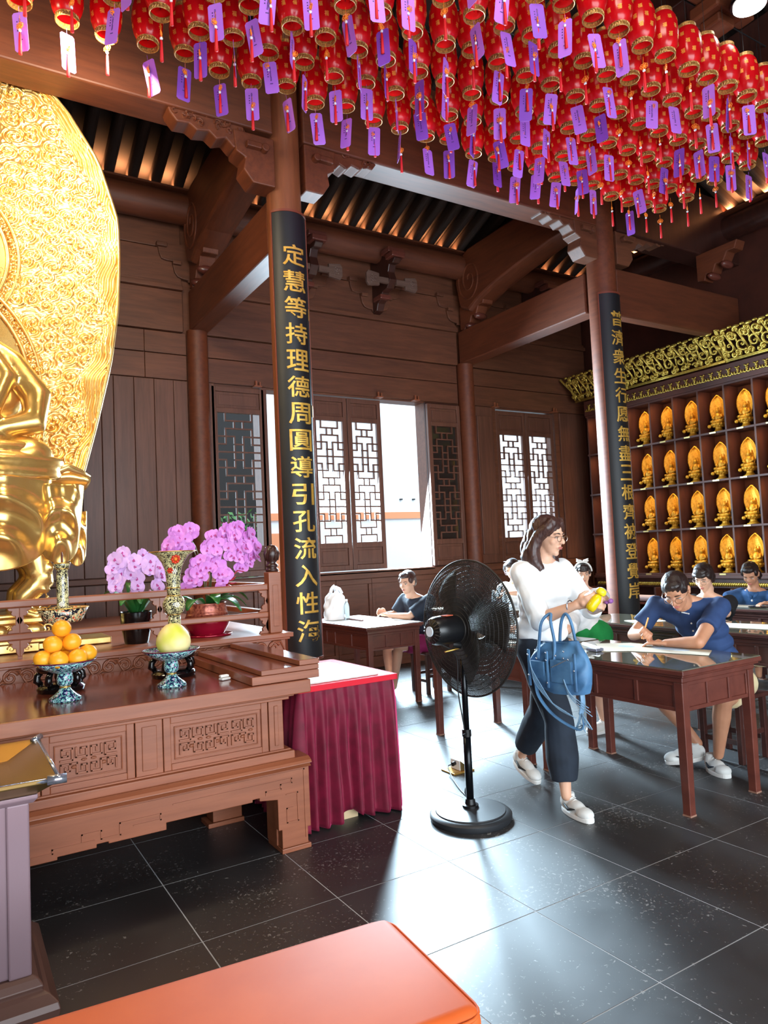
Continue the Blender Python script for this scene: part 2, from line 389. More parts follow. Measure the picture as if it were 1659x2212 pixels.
# ---- beams
def beam(label, *boxes, m='beam_wood', bev=0.015, name='beam'):
    b = MB()
    for q in boxes: b.box(*q)
    c = boxes[0]; o = b.build(name, m, org=((c[0]+c[1])/2, (c[2]+c[3])/2, c[4]), bevel=bev); return tag(o, label, 'beam')
beam('square low beam from the nearer pillar back to the wall', (2.45, 2.67, 5.74, 8.14, 4.17, 4.64))
beam('square low beam from the farther pillar back to the wall', (6.39, 6.62, 5.72, 8.14, 4.17, 4.64))
beam('square beam running right from the farther pillar into the dark', (6.66, 9.04, 5.48, 5.64, 4.10, 4.655), m='beam_wood_long')
beam('long deep beam over the altar, just behind the hanging lanterns', (-2.5, 2.41, 5.44, 5.74, 5.08, 6.0), (2.69, 6.34, 5.44, 5.74, 5.08, 6.0), m='beam_wood_long')
beam('dark high beam behind the lanterns on the far right', (6.66, 9.04, 5.42, 5.74, 5.08, 5.9), m='dark_wood')
beam('dark high cross beam above the right end of the lanterns', (6.36, 6.66, -1.0, 5.38, 5.55, 6.2), m='dark_wood')
beam('dark ceiling beam above the middle of the lanterns', (2.45, 2.75, -2.0, 5.3, 6.3, 6.8), m='dark_wood')
# curved moon beams with scroll ends
def moon(x, label):
    e = empty('curved_beam', (x, 7.0, 5.3), label, 'beam')
    top = [(5.75, 5.74), (7.0, 5.76), (7.75, 5.74), (7.98, 5.66)]
    bot = [(8.05, 5.3), (7.98, 4.93), (7.8, 4.84), (7.62, 4.93), (7.3, 5.03), (6.8, 5.12), (6.2, 5.20), (5.75, 5.22)]
    poly = top+bot; m = MB(); n = len(poly); L = []
    cy = sum(p[0] for p in poly)/n; cz = 5.35
    for dx, sc in ((-0.17, 0.90), (-0.155, 0.97), (-0.10, 1.0), (0.10, 1.0), (0.155, 0.97), (0.17, 0.90)):
        L.append([(x+dx, p[0], 5.4+(p[1]-5.4)*sc) for p in poly])
    vs = [v for l in L for v in l]; fs = [tuple(range(n)), tuple(range(6*n-1, 5*n-1, -1))]
    for k in range(5):
        for i in range(n): fs.append((k*n+i, k*n+(i+1) % n, (k+1)*n+(i+1) % n, (k+1)*n+i))
    m.add(vs, fs); m.build('timber', 'beam_wood', e, bevel=0.02)
    for s in (-1, 1):
        sc = MB(); pts = []
        for k in range(46):
            a = k*0.30; r = 0.035+0.017*a; pts.append((x+s*0.172, 7.74+r*math.cos(a)*0.95, 5.28+r*math.sin(a)*1.25))
        sc.tube(pts, 0.013, 6); sc.build('scroll_carving', 'beam_wood', e)
moon(2.56, 'curved round-backed upper beam with carved scroll end, left of the nearer pillar')
moon(6.50, 'curved round-backed upper beam with carved scroll end, left of the farther pillar')
# purlins (round, along the wall)
for x0, x1, lab in ((-2.4, 2.40, 'round purlin along the wall top behind the gilded statue'), (2.73, 6.33, 'round purlin along the wall top over the bright open window'), (6.67, 9.0, 'round purlin along the wall top in the dark right bay')):
    p = MB().tube([(x0, 7.97, 5.53), (x1, 7.97, 5.53)], 0.17, 24).build('purlin', 'beam_wood_long', org=(x0, 7.97, 5.53), auto=True); tag(p, lab, 'purlin')
tag(MB().tube([(8.83, -0.5, 5.53), (8.83, 7.7, 5.53)], 0.16, 20).build('purlin', 'dark_wood', auto=True), 'round purlin along the top of the right wall above the shelves', 'purlin')
# ---- brackets
wood('grey_wood', (80, 58, 50), (112, 88, 78), 0.4)
def arc(cx, cz, r, a0, a1, n=6):
    return [(cx+r*math.cos(math.radians(a0+(a1-a0)*i/n)), cz+r*math.sin(math.radians(a0+(a1-a0)*i/n))) for i in range(n+1)]
def half_plate(s, x, w=1.0):
    # stepped outline carved on the frieze, one side
    p = [(0, 5.19), (0.40, 5.19), (0.40, 5.14)]+[(a, b) for a, b in arc(0.40, 4.995, 0.115, 90+90, 270, 5)][::-1][:0]
    p += [(0.385, 5.06), (0.36, 5.0), (0.30, 4.985), (0.23, 4.985), (0.23, 4.94), (0.215, 4.86), (0.18, 4.81), (0.12, 4.79), (0.06, 4.785), (0.06, 4.76), (0, 4.76)]
    return [(x+s*q[0], q[1]) for q in p]
def bracket(x, label, arm=True):
    e = empty('bracket', (x, YW, 4.76), label, 'bracket')
    pl = half_plate(-1, x)+half_plate(1, x)[::-1]
    MB().prism(pl[::-1], YW-0.045, YW-0.012, 'y').build('stepped_plate', 'wall_wood', e, bevel=0.006)
    for s in (-1, 1):
        for u0, u1, z0, z1 in ((0.30, 0.42, 5.13, 5.18), (0.14, 0.24, 4.94, 4.985)):
            MB().box(min(x+s*u0, x+s*u1), max(x+s*u0, x+s*u1), YW-0.09, YW-0.02, z0, z1).build('block', 'wall_wood', e, bevel=0.008)
    if arm:
        prof = [(8.16, 5.44), (7.72, 5.44), (7.66, 5.38), (7.60, 5.37), (7.56, 5.28), (7.62, 5.24), (7.70, 5.25), (7.74, 5.16), (7.70, 5.05), (7.78, 4.96), (7.90, 4.94), (7.95, 4.86), (8.02, 4.83), (8.06, 4.74), (8.16, 4.72)]
        MB().prism(prof, x-0.055, x+0.055, 'x').build('arm', 'dark_wood', e, bevel=0.008)
        for q in ((x-0.10, x+0.10, 7.54, 7.72, 5.30, 5.37), (x-0.12, x+0.12, 7.60, 7.80, 5.375, 5.44), (x-0.08, x+0.08, 7.9, 8.1, 4.86, 4.92)): MB().box(*q).build('cap_block', 'desk_wood', e, bevel=0.01)
        for s in (-1, 1):
            c = MB(); c.cbox((x+s*0.20, 7.74, 5.03), (0.28, 0.05, 0.07))
            pts = [(x+s*0.20, 4.95), (x+s*0.36, 4.93), (x+s*0.39, 4.98), (x+s*0.39, 5.09), (x+s*0.36, 5.13), (x+s*0.20, 5.11)]
            c.prism(pts if s > 0 else pts[::-1], 7.72, 7.76, 'y')
            for k in range(9):
                a = k*2.4; c.ball((x+s*0.30+0.045*math.cos(a)*(k/9+0.2), 7.717, 5.03+0.06*math.sin(a)*(k/9+0.2)), (0.016, 0.010, 0.013), 6, 4)
            c.build('carved_end', 'grey_wood', e, bevel=0.004)
    return e
bracket(1.20, 'carved wall bracket close beside the gilded aureole')
bracket(2.52, 'stepped carved bracket under the left curved beam at the wall', arm=False)
bracket(3.90, 'carved wall bracket half hidden by the nearer couplet board')
bracket(5.03, 'carved wall bracket projecting above the bright open window')
bracket(6.46, 'stepped carved bracket under the right curved beam at the wall', arm=False)
bracket(7.75, 'carved wall bracket in the dark bay above the far pair of window leaves')
def carved_corbel(x, y, z, s, lab, m='beam_wood', L=1.0):
    # wing bracket under the long beam: stepped block by the pillar and a foliage-carved tip
    e = empty('corbel', (x, y, z), lab, 'bracket')
    P = lambda q: [(x+s*a*L, b+z) for a, b in (q if s > 0 else q[::-1])]
    MB().prism(P([(0, 0.0), (0.20, 0.0), (0.28, 0.10), (0.26, 0.20), (0.34, 0.24), (0.36, 0.42), (0, 0.42)]), y-0.10, y+0.10, 'y').build('block', m, e, bevel=0.01)
    lo = [(0.24, 0.42), (0.24, 0.26), (0.36, 0.27), (0.42, 0.33), (0.50, 0.30), (0.56, 0.35), (0.66, 0.33), (0.72, 0.37), (0.82, 0.36), (0.88, 0.43), (0.90, 0.50), (0.80, 0.54), (0.3, 0.52)]
    MB().prism(P(lo), y-0.085, y+0.085, 'y').build('carved_tip', m, e, bevel=0.012)
    c = MB(); q = random.Random(int(x*100))
    for k in range(16):
        u = 0.30+0.55*q.random(); w = 0.38+0.12*q.random(); pts = []; ph = q.random()*6; rr = 0.02+0.02*q.random()
        for j in range(9): a = ph+j*0.6; r = rr*(1-j/12); pts.append((x+s*L*(u+r*math.cos(a)), y-0.088, z+w+r*math.sin(a)))
        c.tube(pts, 0.010, 5)
    c.build('foliage', m, e)
    k = MB()
    k.tube([(x+s*0.10, y-0.16, z+0.30), (x+s*0.10, y-0.09, z+0.30)], 0.035, 10).box(min(x+s*0.13, x+s*0.26), max(x+s*0.13, x+s*0.26), y-0.15, y-0.09, z+0.28, z+0.33).build('peg', m, e, bevel=0.008)
carved_corbel(2.42, 5.55, 4.62, -1, 'foliage carved bracket left of the nearer pillar under the long beam')
carved_corbel(2.70, 5.55, 4.66, 1, 'foliage carved bracket right of the nearer pillar under the long beam', L=0.85)
carved_corbel(6.34, 5.55, 4.70, -1, 'foliage carved bracket left of the farther pillar under the lantern tips', m='wall_wood')
carved_corbel(6.66, 5.55, 4.70, 1, 'dark foliage carved bracket right of the farther pillar', m='wall_wood')
def side_corbel(x, y, z, lab):
    e = empty('corbel', (x, y, z), lab, 'bracket'); c = MB(); 
    pr = [(y, z), (y-0.10, z-0.02), (y-0.13, z+0.06), (y-0.22, z+0.05), (y-0.26, z+0.14), (y-0.36, z+0.13), (y-0.42, z+0.24), (y-0.52, z+0.24), (y-0.56, z+0.34), (y, z+0.34)]
    MB().prism(pr, x-0.09, x+0.09, 'x').build('stepped_arm', 'beam_wood', e, bevel=0.01)
    for q, r in (((x, y-0.18, z+0.02), (0.13, 0.05, 0.05)), ((x, y-0.36, z+0.11), (0.12, 0.05, 0.05))): MB().ball(q, r, 10, 6).build('carved_knob', 'desk_wood', e, smooth=True)
side_corbel(2.55, 8.10, 4.66, 'stepped carved bracket at the wall end of the left curved beam')
side_corbel(6.50, 8.10, 4.66, 'stepped carved bracket at the wall end of the right curved beam')
side_corbel(8.3, 5.50, 4.75, 'dark stepped bracket on the far right above the golden crest')
# ---- exterior seen through the windows
def ext():
    t = NT('render_white'); t.col(srgb(240, 241, 242)); t.set(Roughness=0.9); M['render_white'] = t.m
    e = empty('neighbour_building', (9, 14, 0), 'white rendered building with an orange band, bright outside the windows', 'building')
    MB().box(2.0, 26, 14, 14.3, -0.5, 12).build('wall', 'render_white', e)
    plain('orange_band', (238, 150, 105), 0.8)
    MB().box(4.0, 10.05, 13.96, 14.0, 2.27, 2.42).box(10.2, 10.6, 13.94, 14.0, 0, 2.1).box(4.0, 6.4, 13.95, 14.0, 0, 2.0).build('band', 'orange_band', e)
    l = MB()
    for x in (9.05, 9.4, 9.75): l.box(x-0.03, x+0.03, 13.95, 14, 2.70, 2.73)
    l.build('vent', 'black_matte', e)
    plain('paving_grey', (112, 110, 106), 0.9); g_ = MB().box(-6, 28, 8.5, 14, -0.15, -0.02).build('pavement', 'paving_grey'); tag(g_, 'grey paving outside behind the hall', 'pavement', kind='structure')
    plain('leaf_green', (70, 120, 50), 0.6); plain('shed', (40, 36, 34), 0.8)
    tr_ = empty('garden_tree', (4.3, 11.6, 0), 'green leafy tree seen through the dark left lattice', 'tree')
    MB().tube([(4.3, 11.6, 0), (4.32, 11.6, 1.2), (4.28, 11.6, 2.2)], [0.06, 0.05, 0.03], 8).build('trunk', 'shed', tr_)
    q = random.Random(3); lf = MB()
    for k in range(420):
        a = q.random()*6.28; r = 0.42*math.sqrt(q.random()); z = 0.9+1.4*q.random()
        c = Vector((4.3+r*math.cos(a), 11.6+r*math.sin(a), z)); d = Vector((q.uniform(-1, 1), q.uniform(-1, 1), q.uniform(-1, 1))).normalized()*0.06; n_ = d.orthogonal().normalized()*0.03
        lf.add([c-d, c+n_, c+d, c-n_], [(0, 1, 2, 3)])
    o = lf.build('leaves', 'leaf_green', tr_); o['kind'] = 'stuff'
    tag(MB().box(3.3, 4.88, 12.3, 12.5, 0, 5.2).build('garden_shed', 'shed', org=(4, 12.4, 0)), 'dark shed wall outside behind the left lattice window', 'shed')
ext()
# ================================================================ altar, dais, statue
def fuse(mb, name, mat, parent, voxel, smooth=6, keep=None):
    ob = mb.build(name, mat, parent, smooth=True, fix=True)
    m = ob.modifiers.new('r', 'REMESH'); m.mode = 'VOXEL'; m.voxel_size = voxel; m.use_smooth_shade = True
    if smooth: s = ob.modifiers.new('s', 'SMOOTH'); s.iterations = smooth; s.factor = 0.5
    mats = list(ob.data.materials); bake(ob)
    ob.data.materials.clear()
    for q in mats: ob.data.materials.append(q)
    ob.data.polygons.foreach_set('material_index', [0]*len(ob.data.polygons))
    ob.data.polygons.foreach_set('use_smooth', [True]*len(ob.data.polygons)); ob.data.update()
    return ob
def cap(mb, a, b, ra, rb, n=12, k=5):
    # capsule with taper between two points
    a, b = Vector(a), Vector(b); pts = [a+(b-a)*i/k for i in range(k+1)]; rs = [ra+(rb-ra)*i/k for i in range(k+1)]
    mb.tube(pts, rs, n); mb.ball(a, ra, n, 8); mb.ball(b, rb, n, 8)
def spiral_tube(mb, cx, y, cz, r0, turns, s, th, w, n=26, squash=1.0, yn=None):
    pts = []
    for k in range(n):
        t = k/(n-1); a = th+s*turns*2*PI*t; r = r0*(1-0.86*t); pts.append((cx+r*math.cos(a), y, cz+r*math.sin(a)*squash))
    mb.tube(pts, [w*(1-0.4*k/(n-1)) for k in range(n)], 5)
X0 = -2.9
al = empty('altar_table', (0, 3.8, 0), 'long carved reddish wooden altar table with stepped right end', 'altar table')
MB().box(X0, 1.605, 3.42, 4.54, 0.795, 0.862).build('top', ['altar_wood', 'altar_top_wood'], al, bevel=0.005)
tb = bpy.data.objects['top']
for p in tb.data.polygons: p.material_index = 1 if p.normal.z > 0.5 else 0
# raised stepped end
for nm, q in (('step', (1.295, 1.665, 3.44, 4.50, 0.863, 0.905)), ('step', (1.345, 1.665, 3.44, 4.50, 0.906, 0.932)), ('step', (1.555, 1.668, 3.44, 4.50, 0.933, 0.96))):
    o = MB().box(*q).build(nm, ['altar_wood', 'altar_top_wood'], al, bevel=0.003)
    for p in o.data.polygons: p.material_index = 1 if p.normal.z > 0.5 else 0
MB().box(X0+0.05, 1.525, 3.455, 4.2, 0.782, 0.795).box(X0+0.07, 1.505, 3.475, 4.2, 0.765, 0.782).build('cornice', 'altar_wood', al, bevel=0.004)
MB().box(X0+0.1, 1.478, 3.56, 4.15, 0.50, 0.765).build('carcase', 'altar_wood', al)
# posts and carved panels of the waist
def fret(mb, x0, x1, z0, z1, y, sd):
    q = random.Random(sd); H = z1-z0; n = max(2, round((x1-x0)/(H*0.95))); w = (x1-x0)/n; t = 0.009
    def seg(pts, s=1):
        for (a, b), (c, e) in zip(pts, pts[1:]):
            mb.box(min(a, c)-t/2, max(a, c)+t/2, y-0.006, y+0.002, min(b, e)-t/2, max(b, e)+t/2)
    for i in range(n):
        a = x0+i*w; fl = i % 2; U = lambda u, v: (a+w*(1-u if fl else u), z0+H*v)
        seg([U(0.08, 0.08), U(0.08, 0.42), U(0.36, 0.42), U(0.36, 0.2), U(0.22, 0.2), U(0.22, 0.3)])
        seg([U(0.08, 0.55), U(0.45, 0.55), U(0.45, 0.92), U(0.12, 0.92), U(0.12, 0.70), U(0.30, 0.70), U(0.30, 0.80)])
        seg([U(0.45, 0.42), U(0.60, 0.42), U(0.60, 0.08), U(0.92, 0.08), U(0.92, 0.34), U(0.76, 0.34), U(0.76, 0.2)])
        seg([U(0.58, 0.92), U(0.58, 0.62), U(0.92, 0.62), U(0.92, 0.9), U(0.74, 0.9), U(0.74, 0.74)])
        mb.ball((U(0.5, 0.3)[0], y, U(0.5, 0.3)[1]), (0.012, 0.008, 0.008), 8, 5).ball((U(0.84, 0.5)[0], y, U(0.84, 0.5)[1]), (0.014, 0.008, 0.006), 8, 5)
def altar_post(x0, x1):
    p = MB().box(x0, x1, 3.50, 3.57, 0.508, 0.764); c = 0.028
    p.box(x0+c, x1-c, 3.494, 3.5, 0.535, 0.737)
    p.build('post', 'altar_wood', al, bevel=0.004)
def altar_panel(x0, x1, sd):
    e = MB()
    e.box(x0, x1, 3.515, 3.57, 0.508, 0.764)
    for a in ((x0, x0+0.035, 0.508, 0.764), (x1-0.035, x1, 0.508, 0.764), (x0+0.035, x1-0.035, 0.73, 0.764), (x0+0.035, x1-0.035, 0.508, 0.542)): e.box(a[0], a[1], 3.503, 3.52, a[2], a[3])
    e.box(x0+0.052, x1-0.052, 3.508, 3.52, 0.558, 0.564).box(x0+0.052, x1-0.052, 3.508, 3.52, 0.708, 0.714).box(x0+0.052, x0+0.058, 3.508, 3.52, 0.558, 0.714).box(x1-0.058, x1-0.052, 3.508, 3.52, 0.558, 0.714)
    pn = e.build('panel', 'altar_wood', al, bevel=0.004)
    fr = MB(); fret(fr, x0+0.07, x1-0.07, 0.570, 0.702, 3.511, sd); o = fr.build('fret_carving', 'altar_wood', pn, bevel=0.003); o['kind'] = 'stuff'
altar_post(1.400, 1.478); altar_panel(0.870, 1.396, 1); altar_post(0.742, 0.866); altar_panel(0.345, 0.738, 2); altar_post(0.215, 0.341)
altar_panel(-0.31, 0.211, 3); altar_post(-0.44, -0.314); altar_panel(-1.0, -0.444, 4); altar_post(-1.13, -1.004); altar_panel(-1.7, -1.134, 5); altar_post(-1.83, -1.704); altar_panel(-2.6, -1.834, 6)
MB().box(X0+0.05, 1.525, 3.47, 4.2, 0.465, 0.505).box(X0+0.07, 1.51, 3.485, 4.2, 0.505, 0.515).build('base_moulding', 'altar_wood', al, bevel=0.006)
ap = MB(); prof = [(3.47, 0.465), (3.44, 0.452), (3.43, 0.438), (3.46, 0.430), (3.44, 0.418), (3.60, 0.418), (3.60, 0.465)]
ap.prism(prof, X0, 1.60, 'x'); ap.build('waist_moulding', 'altar_wood', al, bevel=0.003)
poly = [(1.60, 0.43), (1.60, 0.105), (1.583, 0.105), (1.583, 0.025), (1.44, 0.025), (1.44, 0.118), (1.422, 0.118), (1.422, 0.272), (1.326, 0.285), (1.326, 0.300), (1.29, 0.300), (1.29, 0.288), (0.866, 0.288), (0.866, 0.256), (0.61, 0.256), (0.61, 0.265), (0.56, 0.265), (0.56, 0.250), (0.40, 0.250), (0.40, 0.238)]
full = poly+[(-0.30, 0.238), (-0.30, 0.25), (-0.46, 0.25), (-0.46, 0.256), (-0.95, 0.256), (-0.95, 0.288), (-2.3, 0.288), (-2.4, 0.272), (-2.4, 0.12), (-2.42, 0.025), (X0, 0.025), (X0, 0.43)]
MB().prism(full, 3.475, 3.53, 'y').build('apron', 'altar_wood', al, bevel=0.004)
ch = MB(); t = 0.006
def line(mb, pts, y, t=0.006, d=0.004):
    for (a, b), (c, e) in zip(pts, pts[1:]): mb.box(min(a, c)-t/2, max(a, c)+t/2, y-d, y+0.002, min(b, e)-t/2, max(b, e)+t/2)
line(ch, [(1.57, 0.40), (1.57, 0.06)], 3.475); line(ch, [(-0.3, 0.40), (1.57, 0.40)], 3.475)
line(ch, [(0.9, 0.365), (1.50, 0.365), (1.50, 0.345), (1.44, 0.345), (1.44, 0.325), (1.36, 0.325), (1.36, 0.308)], 3.475); line(ch, [(1.47, 0.29), (1.53, 0.29), (1.53, 0.15), (1.47, 0.15), (1.47, 0.22), (1.50, 0.22)], 3.475)
line(ch, [(0.72, 0.31), (0.84, 0.31), (0.84, 0.335), (0.66, 0.335), (0.66, 0.285), (0.58, 0.285), (0.58, 0.32), (0.50, 0.32), (0.50, 0.29)], 3.475); line(ch, [(0.3, 0.27), (0.38, 0.27), (0.38, 0.285), (0.55, 0.285)], 3.475)
ch.build('carved_line', 'altar_wood', al)
for (x0, x1, y0, y1, nm) in ((1.422, 1.595, 3.53, 3.66, 'leg'), (1.26, 1.44, 4.06, 4.18, 'leg'), (-2.6, -2.42, 3.53, 3.66, 'leg'), (-2.6, -2.42, 4.06, 4.18, 'leg')):
    MB().box(x0+0.01, x1, y0, y1, 0.025, 0.42).build(nm, 'altar_wood', al, bevel=0.004)
for q in ((1.436, 1.597, 3.470, 3.66, 0, 0.024), (1.24, 1.45, 4.05, 4.19, 0, 0.024), (-2.6, -2.42, 3.47, 3.66, 0, 0.024), (-2.6, -2.42, 4.05, 4.19, 0, 0.024)): MB().box(*q).build('foot', 'altar_wood', al, bevel=0.003)
# ---- dais behind, with carved band
da = empty('dais', (0, 5.5, 0), 'raised wooden dais behind the altar table, with a carved scroll band along its front', 'platform')
MB().box(-3.6, 1.985, 4.575, 7.6, 0.0, 0.83).build('body', 'altar_wood', da, bevel=0.005)
MB().box(-3.6, 2.02, 4.545, 7.6, 0.955, 0.985).box(-3.6, 2.0, 4.56, 7.6, 0.94, 0.955).build('top_board', 'altar_wood', da, bevel=0.004)
MB().box(-3.6, 1.975, 4.59, 7.59, 0.83, 0.94).build('band', 'altar_wood', da)
cb = MB(); k = 0; x = -2.6
while x < 1.93:
    s = 1 if k % 2 else -1
    spiral_tube(cb, x, 4.585, 0.89, 0.042, 1.6, s, 0.3 if s > 0 else PI-0.3, 0.009)
    cb.tube([(x-0.05, 4.585, 0.90-s*0.035), (x, 4.582, 0.885+s*0.045), (x+0.05, 4.585, 0.90+s*0.03), (x+0.08, 4.586, 0.86)], [0.004, 0.009, 0.008, 0.003], 5)
    x += 0.088; k += 1
o = cb.build('scroll_carving', 'altar_wood', da, smooth=True); o['kind'] = 'stuff'
# ---- railing on the dais
def finial(mb, x, y, z, s=1.0):
    mb.lathe([(0.045*s, 0), (0.05*s, 0.01*s), (0.05*s, 0.02*s), (0.035*s, 0.03*s), (0.048*s, 0.04*s), (0.048*s, 0.055*s), (0.03*s, 0.065*s), (0.042*s, 0.085*s), (0.054*s, 0.12*s), (0.056*s, 0.15*s), (0.046*s, 0.185*s), (0.028*s, 0.205*s), (0.0, 0.21*s)], 20, (x, y, z))
    for j in range(8): mb.tube([(x+0.056*s*math.cos(a)*w, y+0.056*s*math.sin(a)*w, z+h*s) for a, w, h in ((j*PI/4, 0.9, 0.09), (j*PI/4+0.25, 1.05, 0.14), (j*PI/4+0.5, 0.75, 0.19))], 0.006*s, 5)
ra = empty('railing', (1.92, 4.64, 0.985), 'low wooden railing along the dais front with a turned ball finial on its end post', 'railing')
pb = MB().box(1.875, 1.965, 4.595, 4.685, 0.985, 1.40).build('post', 'altar_wood', ra, bevel=0.006)
MB().box(1.90, 1.94, 4.590, 4.596, 1.03, 1.31).build('post_panel', 'altar_wood', pb, bevel=0.004)
fm = MB(); finial(fm, 1.92, 4.64, 1.40, 0.88); fm.build('finial', 'dark_wood', ra, smooth=True)
for (z0, z1, d) in ((1.278, 1.322, 0.03), (1.093, 1.132, 0.025)):
    MB().box(-2.6, 1.875, 4.64-d, 4.64+d, z0, z1).build('rail', 'altar_wood', ra, bevel=0.008)
    MB().box(1.92-d, 1.92+d, 4.685, 6.6, z0, z1).build('rail', 'altar_wood', ra, bevel=0.008)
def angle_bracket(x, z, s, v):
    p = [(0, 0), (0.065, 0), (0.055, -0.018), (0.04, -0.02), (0.045, -0.035), (0.03, -0.05), (0.022, -0.048), (0.02, -0.07), (0.008, -0.095), (0, -0.095)]
    q = [(x+s*a, z+v*b) for a, b in p]
    if s*v < 0: q = q[::-1]
    MB().prism(q, 4.628, 4.652, 'y').build('corner_piece', 'altar_wood', ra, bevel=0.003)
for z, v in ((1.278, 1), (1.132, -1), (1.093, 1), (0.985, -1)): angle_bracket(1.875, z, -1, v)
for xc in (1.15, 0.36, -0.6):
    for z, v in ((1.278, 1), (1.132, -1), (1.093, 1)):
        angle_bracket(xc, z, -1, v); angle_bracket(xc, z, 1, v)
    MB().box(xc-0.012, xc+0.012, 4.63, 4.65, 1.132, 1.278).box(xc-0.012, xc+0.012, 4.63, 4.65, 0.985, 1.093).build('strut', 'altar_wood', ra)
pb = MB().box(1.875, 1.965, 6.0, 6.09, 0.985, 1.40); pb.build('post', 'altar_wood', ra, bevel=0.006)
fm = MB(); finial(fm, 1.92, 6.045, 1.40, 0.88); fm.build('finial', 'dark_wood', ra, smooth=True)
# ---- gilded statue on its pedestal
XC = -0.35
gs = empty('gilded_statue', (XC, 5.5, 0.985), 'large gilded seated deity statue with flowing robe before a carved golden aureole', 'statue')
def aureole():
    zt = [1.95, 2.16, 2.57, 3.06, 3.5, 3.91, 4.22, 4.66, 5.02, 5.22, 5.45, 5.7, 5.93]
    wt = [1.12, 1.23, 1.34, 1.455, 1.52, 1.54, 1.535, 1.40, 1.17, 0.96, 0.68, 0.33, 0.0]
    NX, NZ = 330, 420
    z = np.linspace(1.95, 5.93, NZ+1); w = np.interp(z, zt, wt); w = np.convolve(np.pad(w, 6, 'edge'), np.ones(13)/13, 'valid'); w[-1] = 0
    u = np.linspace(-1, 1, NX+1); U, Z = np.meshgrid(u, z); X = U*w[:, None]
    edge = (1-np.abs(U))*w[:, None]
    rg = np.random.RandomState(5); cx, cz, sg, ph = [], [], [], []
    for a in np.arange(-1.7, 1.7, 0.125):
        for b in np.arange(1.9, 6.0, 0.105):
            cx.append(a+rg.uniform(-.04, .04)); cz.append(b+rg.uniform(-.035, .035)); sg.append(rg.choice([-1, 1])); ph.append(rg.uniform(0, 6.28))
    cx, cz, sg, ph = map(np.array, (cx, cz, sg, ph))
    best = np.full(X.shape, 9.0); H = np.zeros(X.shape)
    for k in range(len(cx)):
        m = (np.abs(X-cx[k]) < 0.13) & (np.abs(Z-cz[k]) < 0.13)
        dx = X[m]-cx[k]; dz = (Z[m]-cz[k])*1.25; r = np.hypot(dx, dz); th = np.arctan2(dz, dx)
        h = np.cos(2*PI*r/0.036+sg[k]*th+ph[k])*np.clip(1-(r/0.12)**2, 0.15, 1)+1.1*np.exp(-(r/0.014)**2)
        sel = r < best[m]; bb = best[m]; bb[sel] = r[sel]; best[m] = bb; hh = H[m]; hh[sel] = h[sel]; H[m] = hh
    # flame ribbons flowing along the border
    st = np.cos(2*PI*(edge/0.034+0.9*np.sin(Z*9.0+X*3)+0.35*np.sin(Z*23)))
    k = np.clip((0.15+0.05*np.sin(Z*7)-edge)/0.06, 0, 1); H = H*(1-k)+st*k
    rim = np.clip(1-edge/0.012, 0, 1)
    fa = 0.55+0.45*np.sin(X*5+Z*3.1)*np.sin(Z*4.3-X*2)
    Y = 5.92-0.16*(np.abs(U)**2)-0.019*H*(0.75+0.3*fa)*(1-rim)-0.02*fa*(1-rim)
    V = np.stack([X+XC, Y, Z], -1).reshape(-1, 3); n = NX+1
    i, j = np.meshgrid(np.arange(NX), np.arange(NZ)); a = (j*n+i).ravel(); F = np.stack([a, a+1, a+1+n, a+n], 1)
    me = bpy.data.meshes.new('aureole'); me.from_pydata((V-np.array([XC, 5.5, 0.985])).tolist(), [], F.tolist())
    me.materials.append(M['gold_relief']); me.polygons.foreach_set('use_smooth', [True]*len(me.polygons)); me.update()
    link('aureole', me, gs)
    bk = MB(); P = [(XC+a, b) for a, b in zip(w[::14], z[::14])]+[(XC-a, b) for a, b in list(zip(w[::14], z[::14]))[::-1]]
    bk.prism(P, 5.94, 5.99, 'y'); bk.build('aureole_back', 'gold_old', gs)
    r_ = MB()
    for s in (-1, 1):
        ed = [(XC+s*w[q], 5.92-0.16-0.004, z[q]) for q in range(0, NZ+1, 10)]; r_.tube(ed, 0.016, 6)
    r_.build('aureole_rim', 'gold_relief', gs, smooth=True)
    # beaded rings round head and body
    for (cz_, rx, rz, y) in ((3.80, 0.77, 0.62, 5.86), (2.85, 0.90, 0.86, 5.85)):
        rb = MB(); N = 120; pts = [(XC+rx*math.cos(2*PI*q/N), y, cz_+rz*math.sin(2*PI*q/N)) for q in range(N)]
        rb.tube(pts, 0.018, 6, closed=True)
        rb.tube([(XC+(rx+0.075)*math.cos(2*PI*q/N), y, cz_+(rz+0.075)*math.sin(2*PI*q/N)) for q in range(N)], 0.016, 6, closed=True)
        for q in range(150):
            a = 2*PI*q/150; rb.ball((XC+(rx+0.038)*math.cos(a), y, cz_+(rz+0.038)*math.sin(a)), 0.014, 6, 4)
        rb.build('beaded_ring', 'gold_relief', gs, smooth=True)
        MB().lathe([(0.001, 0), (0.98, 0)], 48).mesh('x', 'gold_polished')
        d = MB(); P = [(XC+rx*0.98*math.cos(2*PI*q/48), cz_+rz*0.98*math.sin(2*PI*q/48)) for q in range(48)]; d.prism(P, y, y+0.03, 'y'); d.build('disc', 'gold_polished', gs)
aureole()
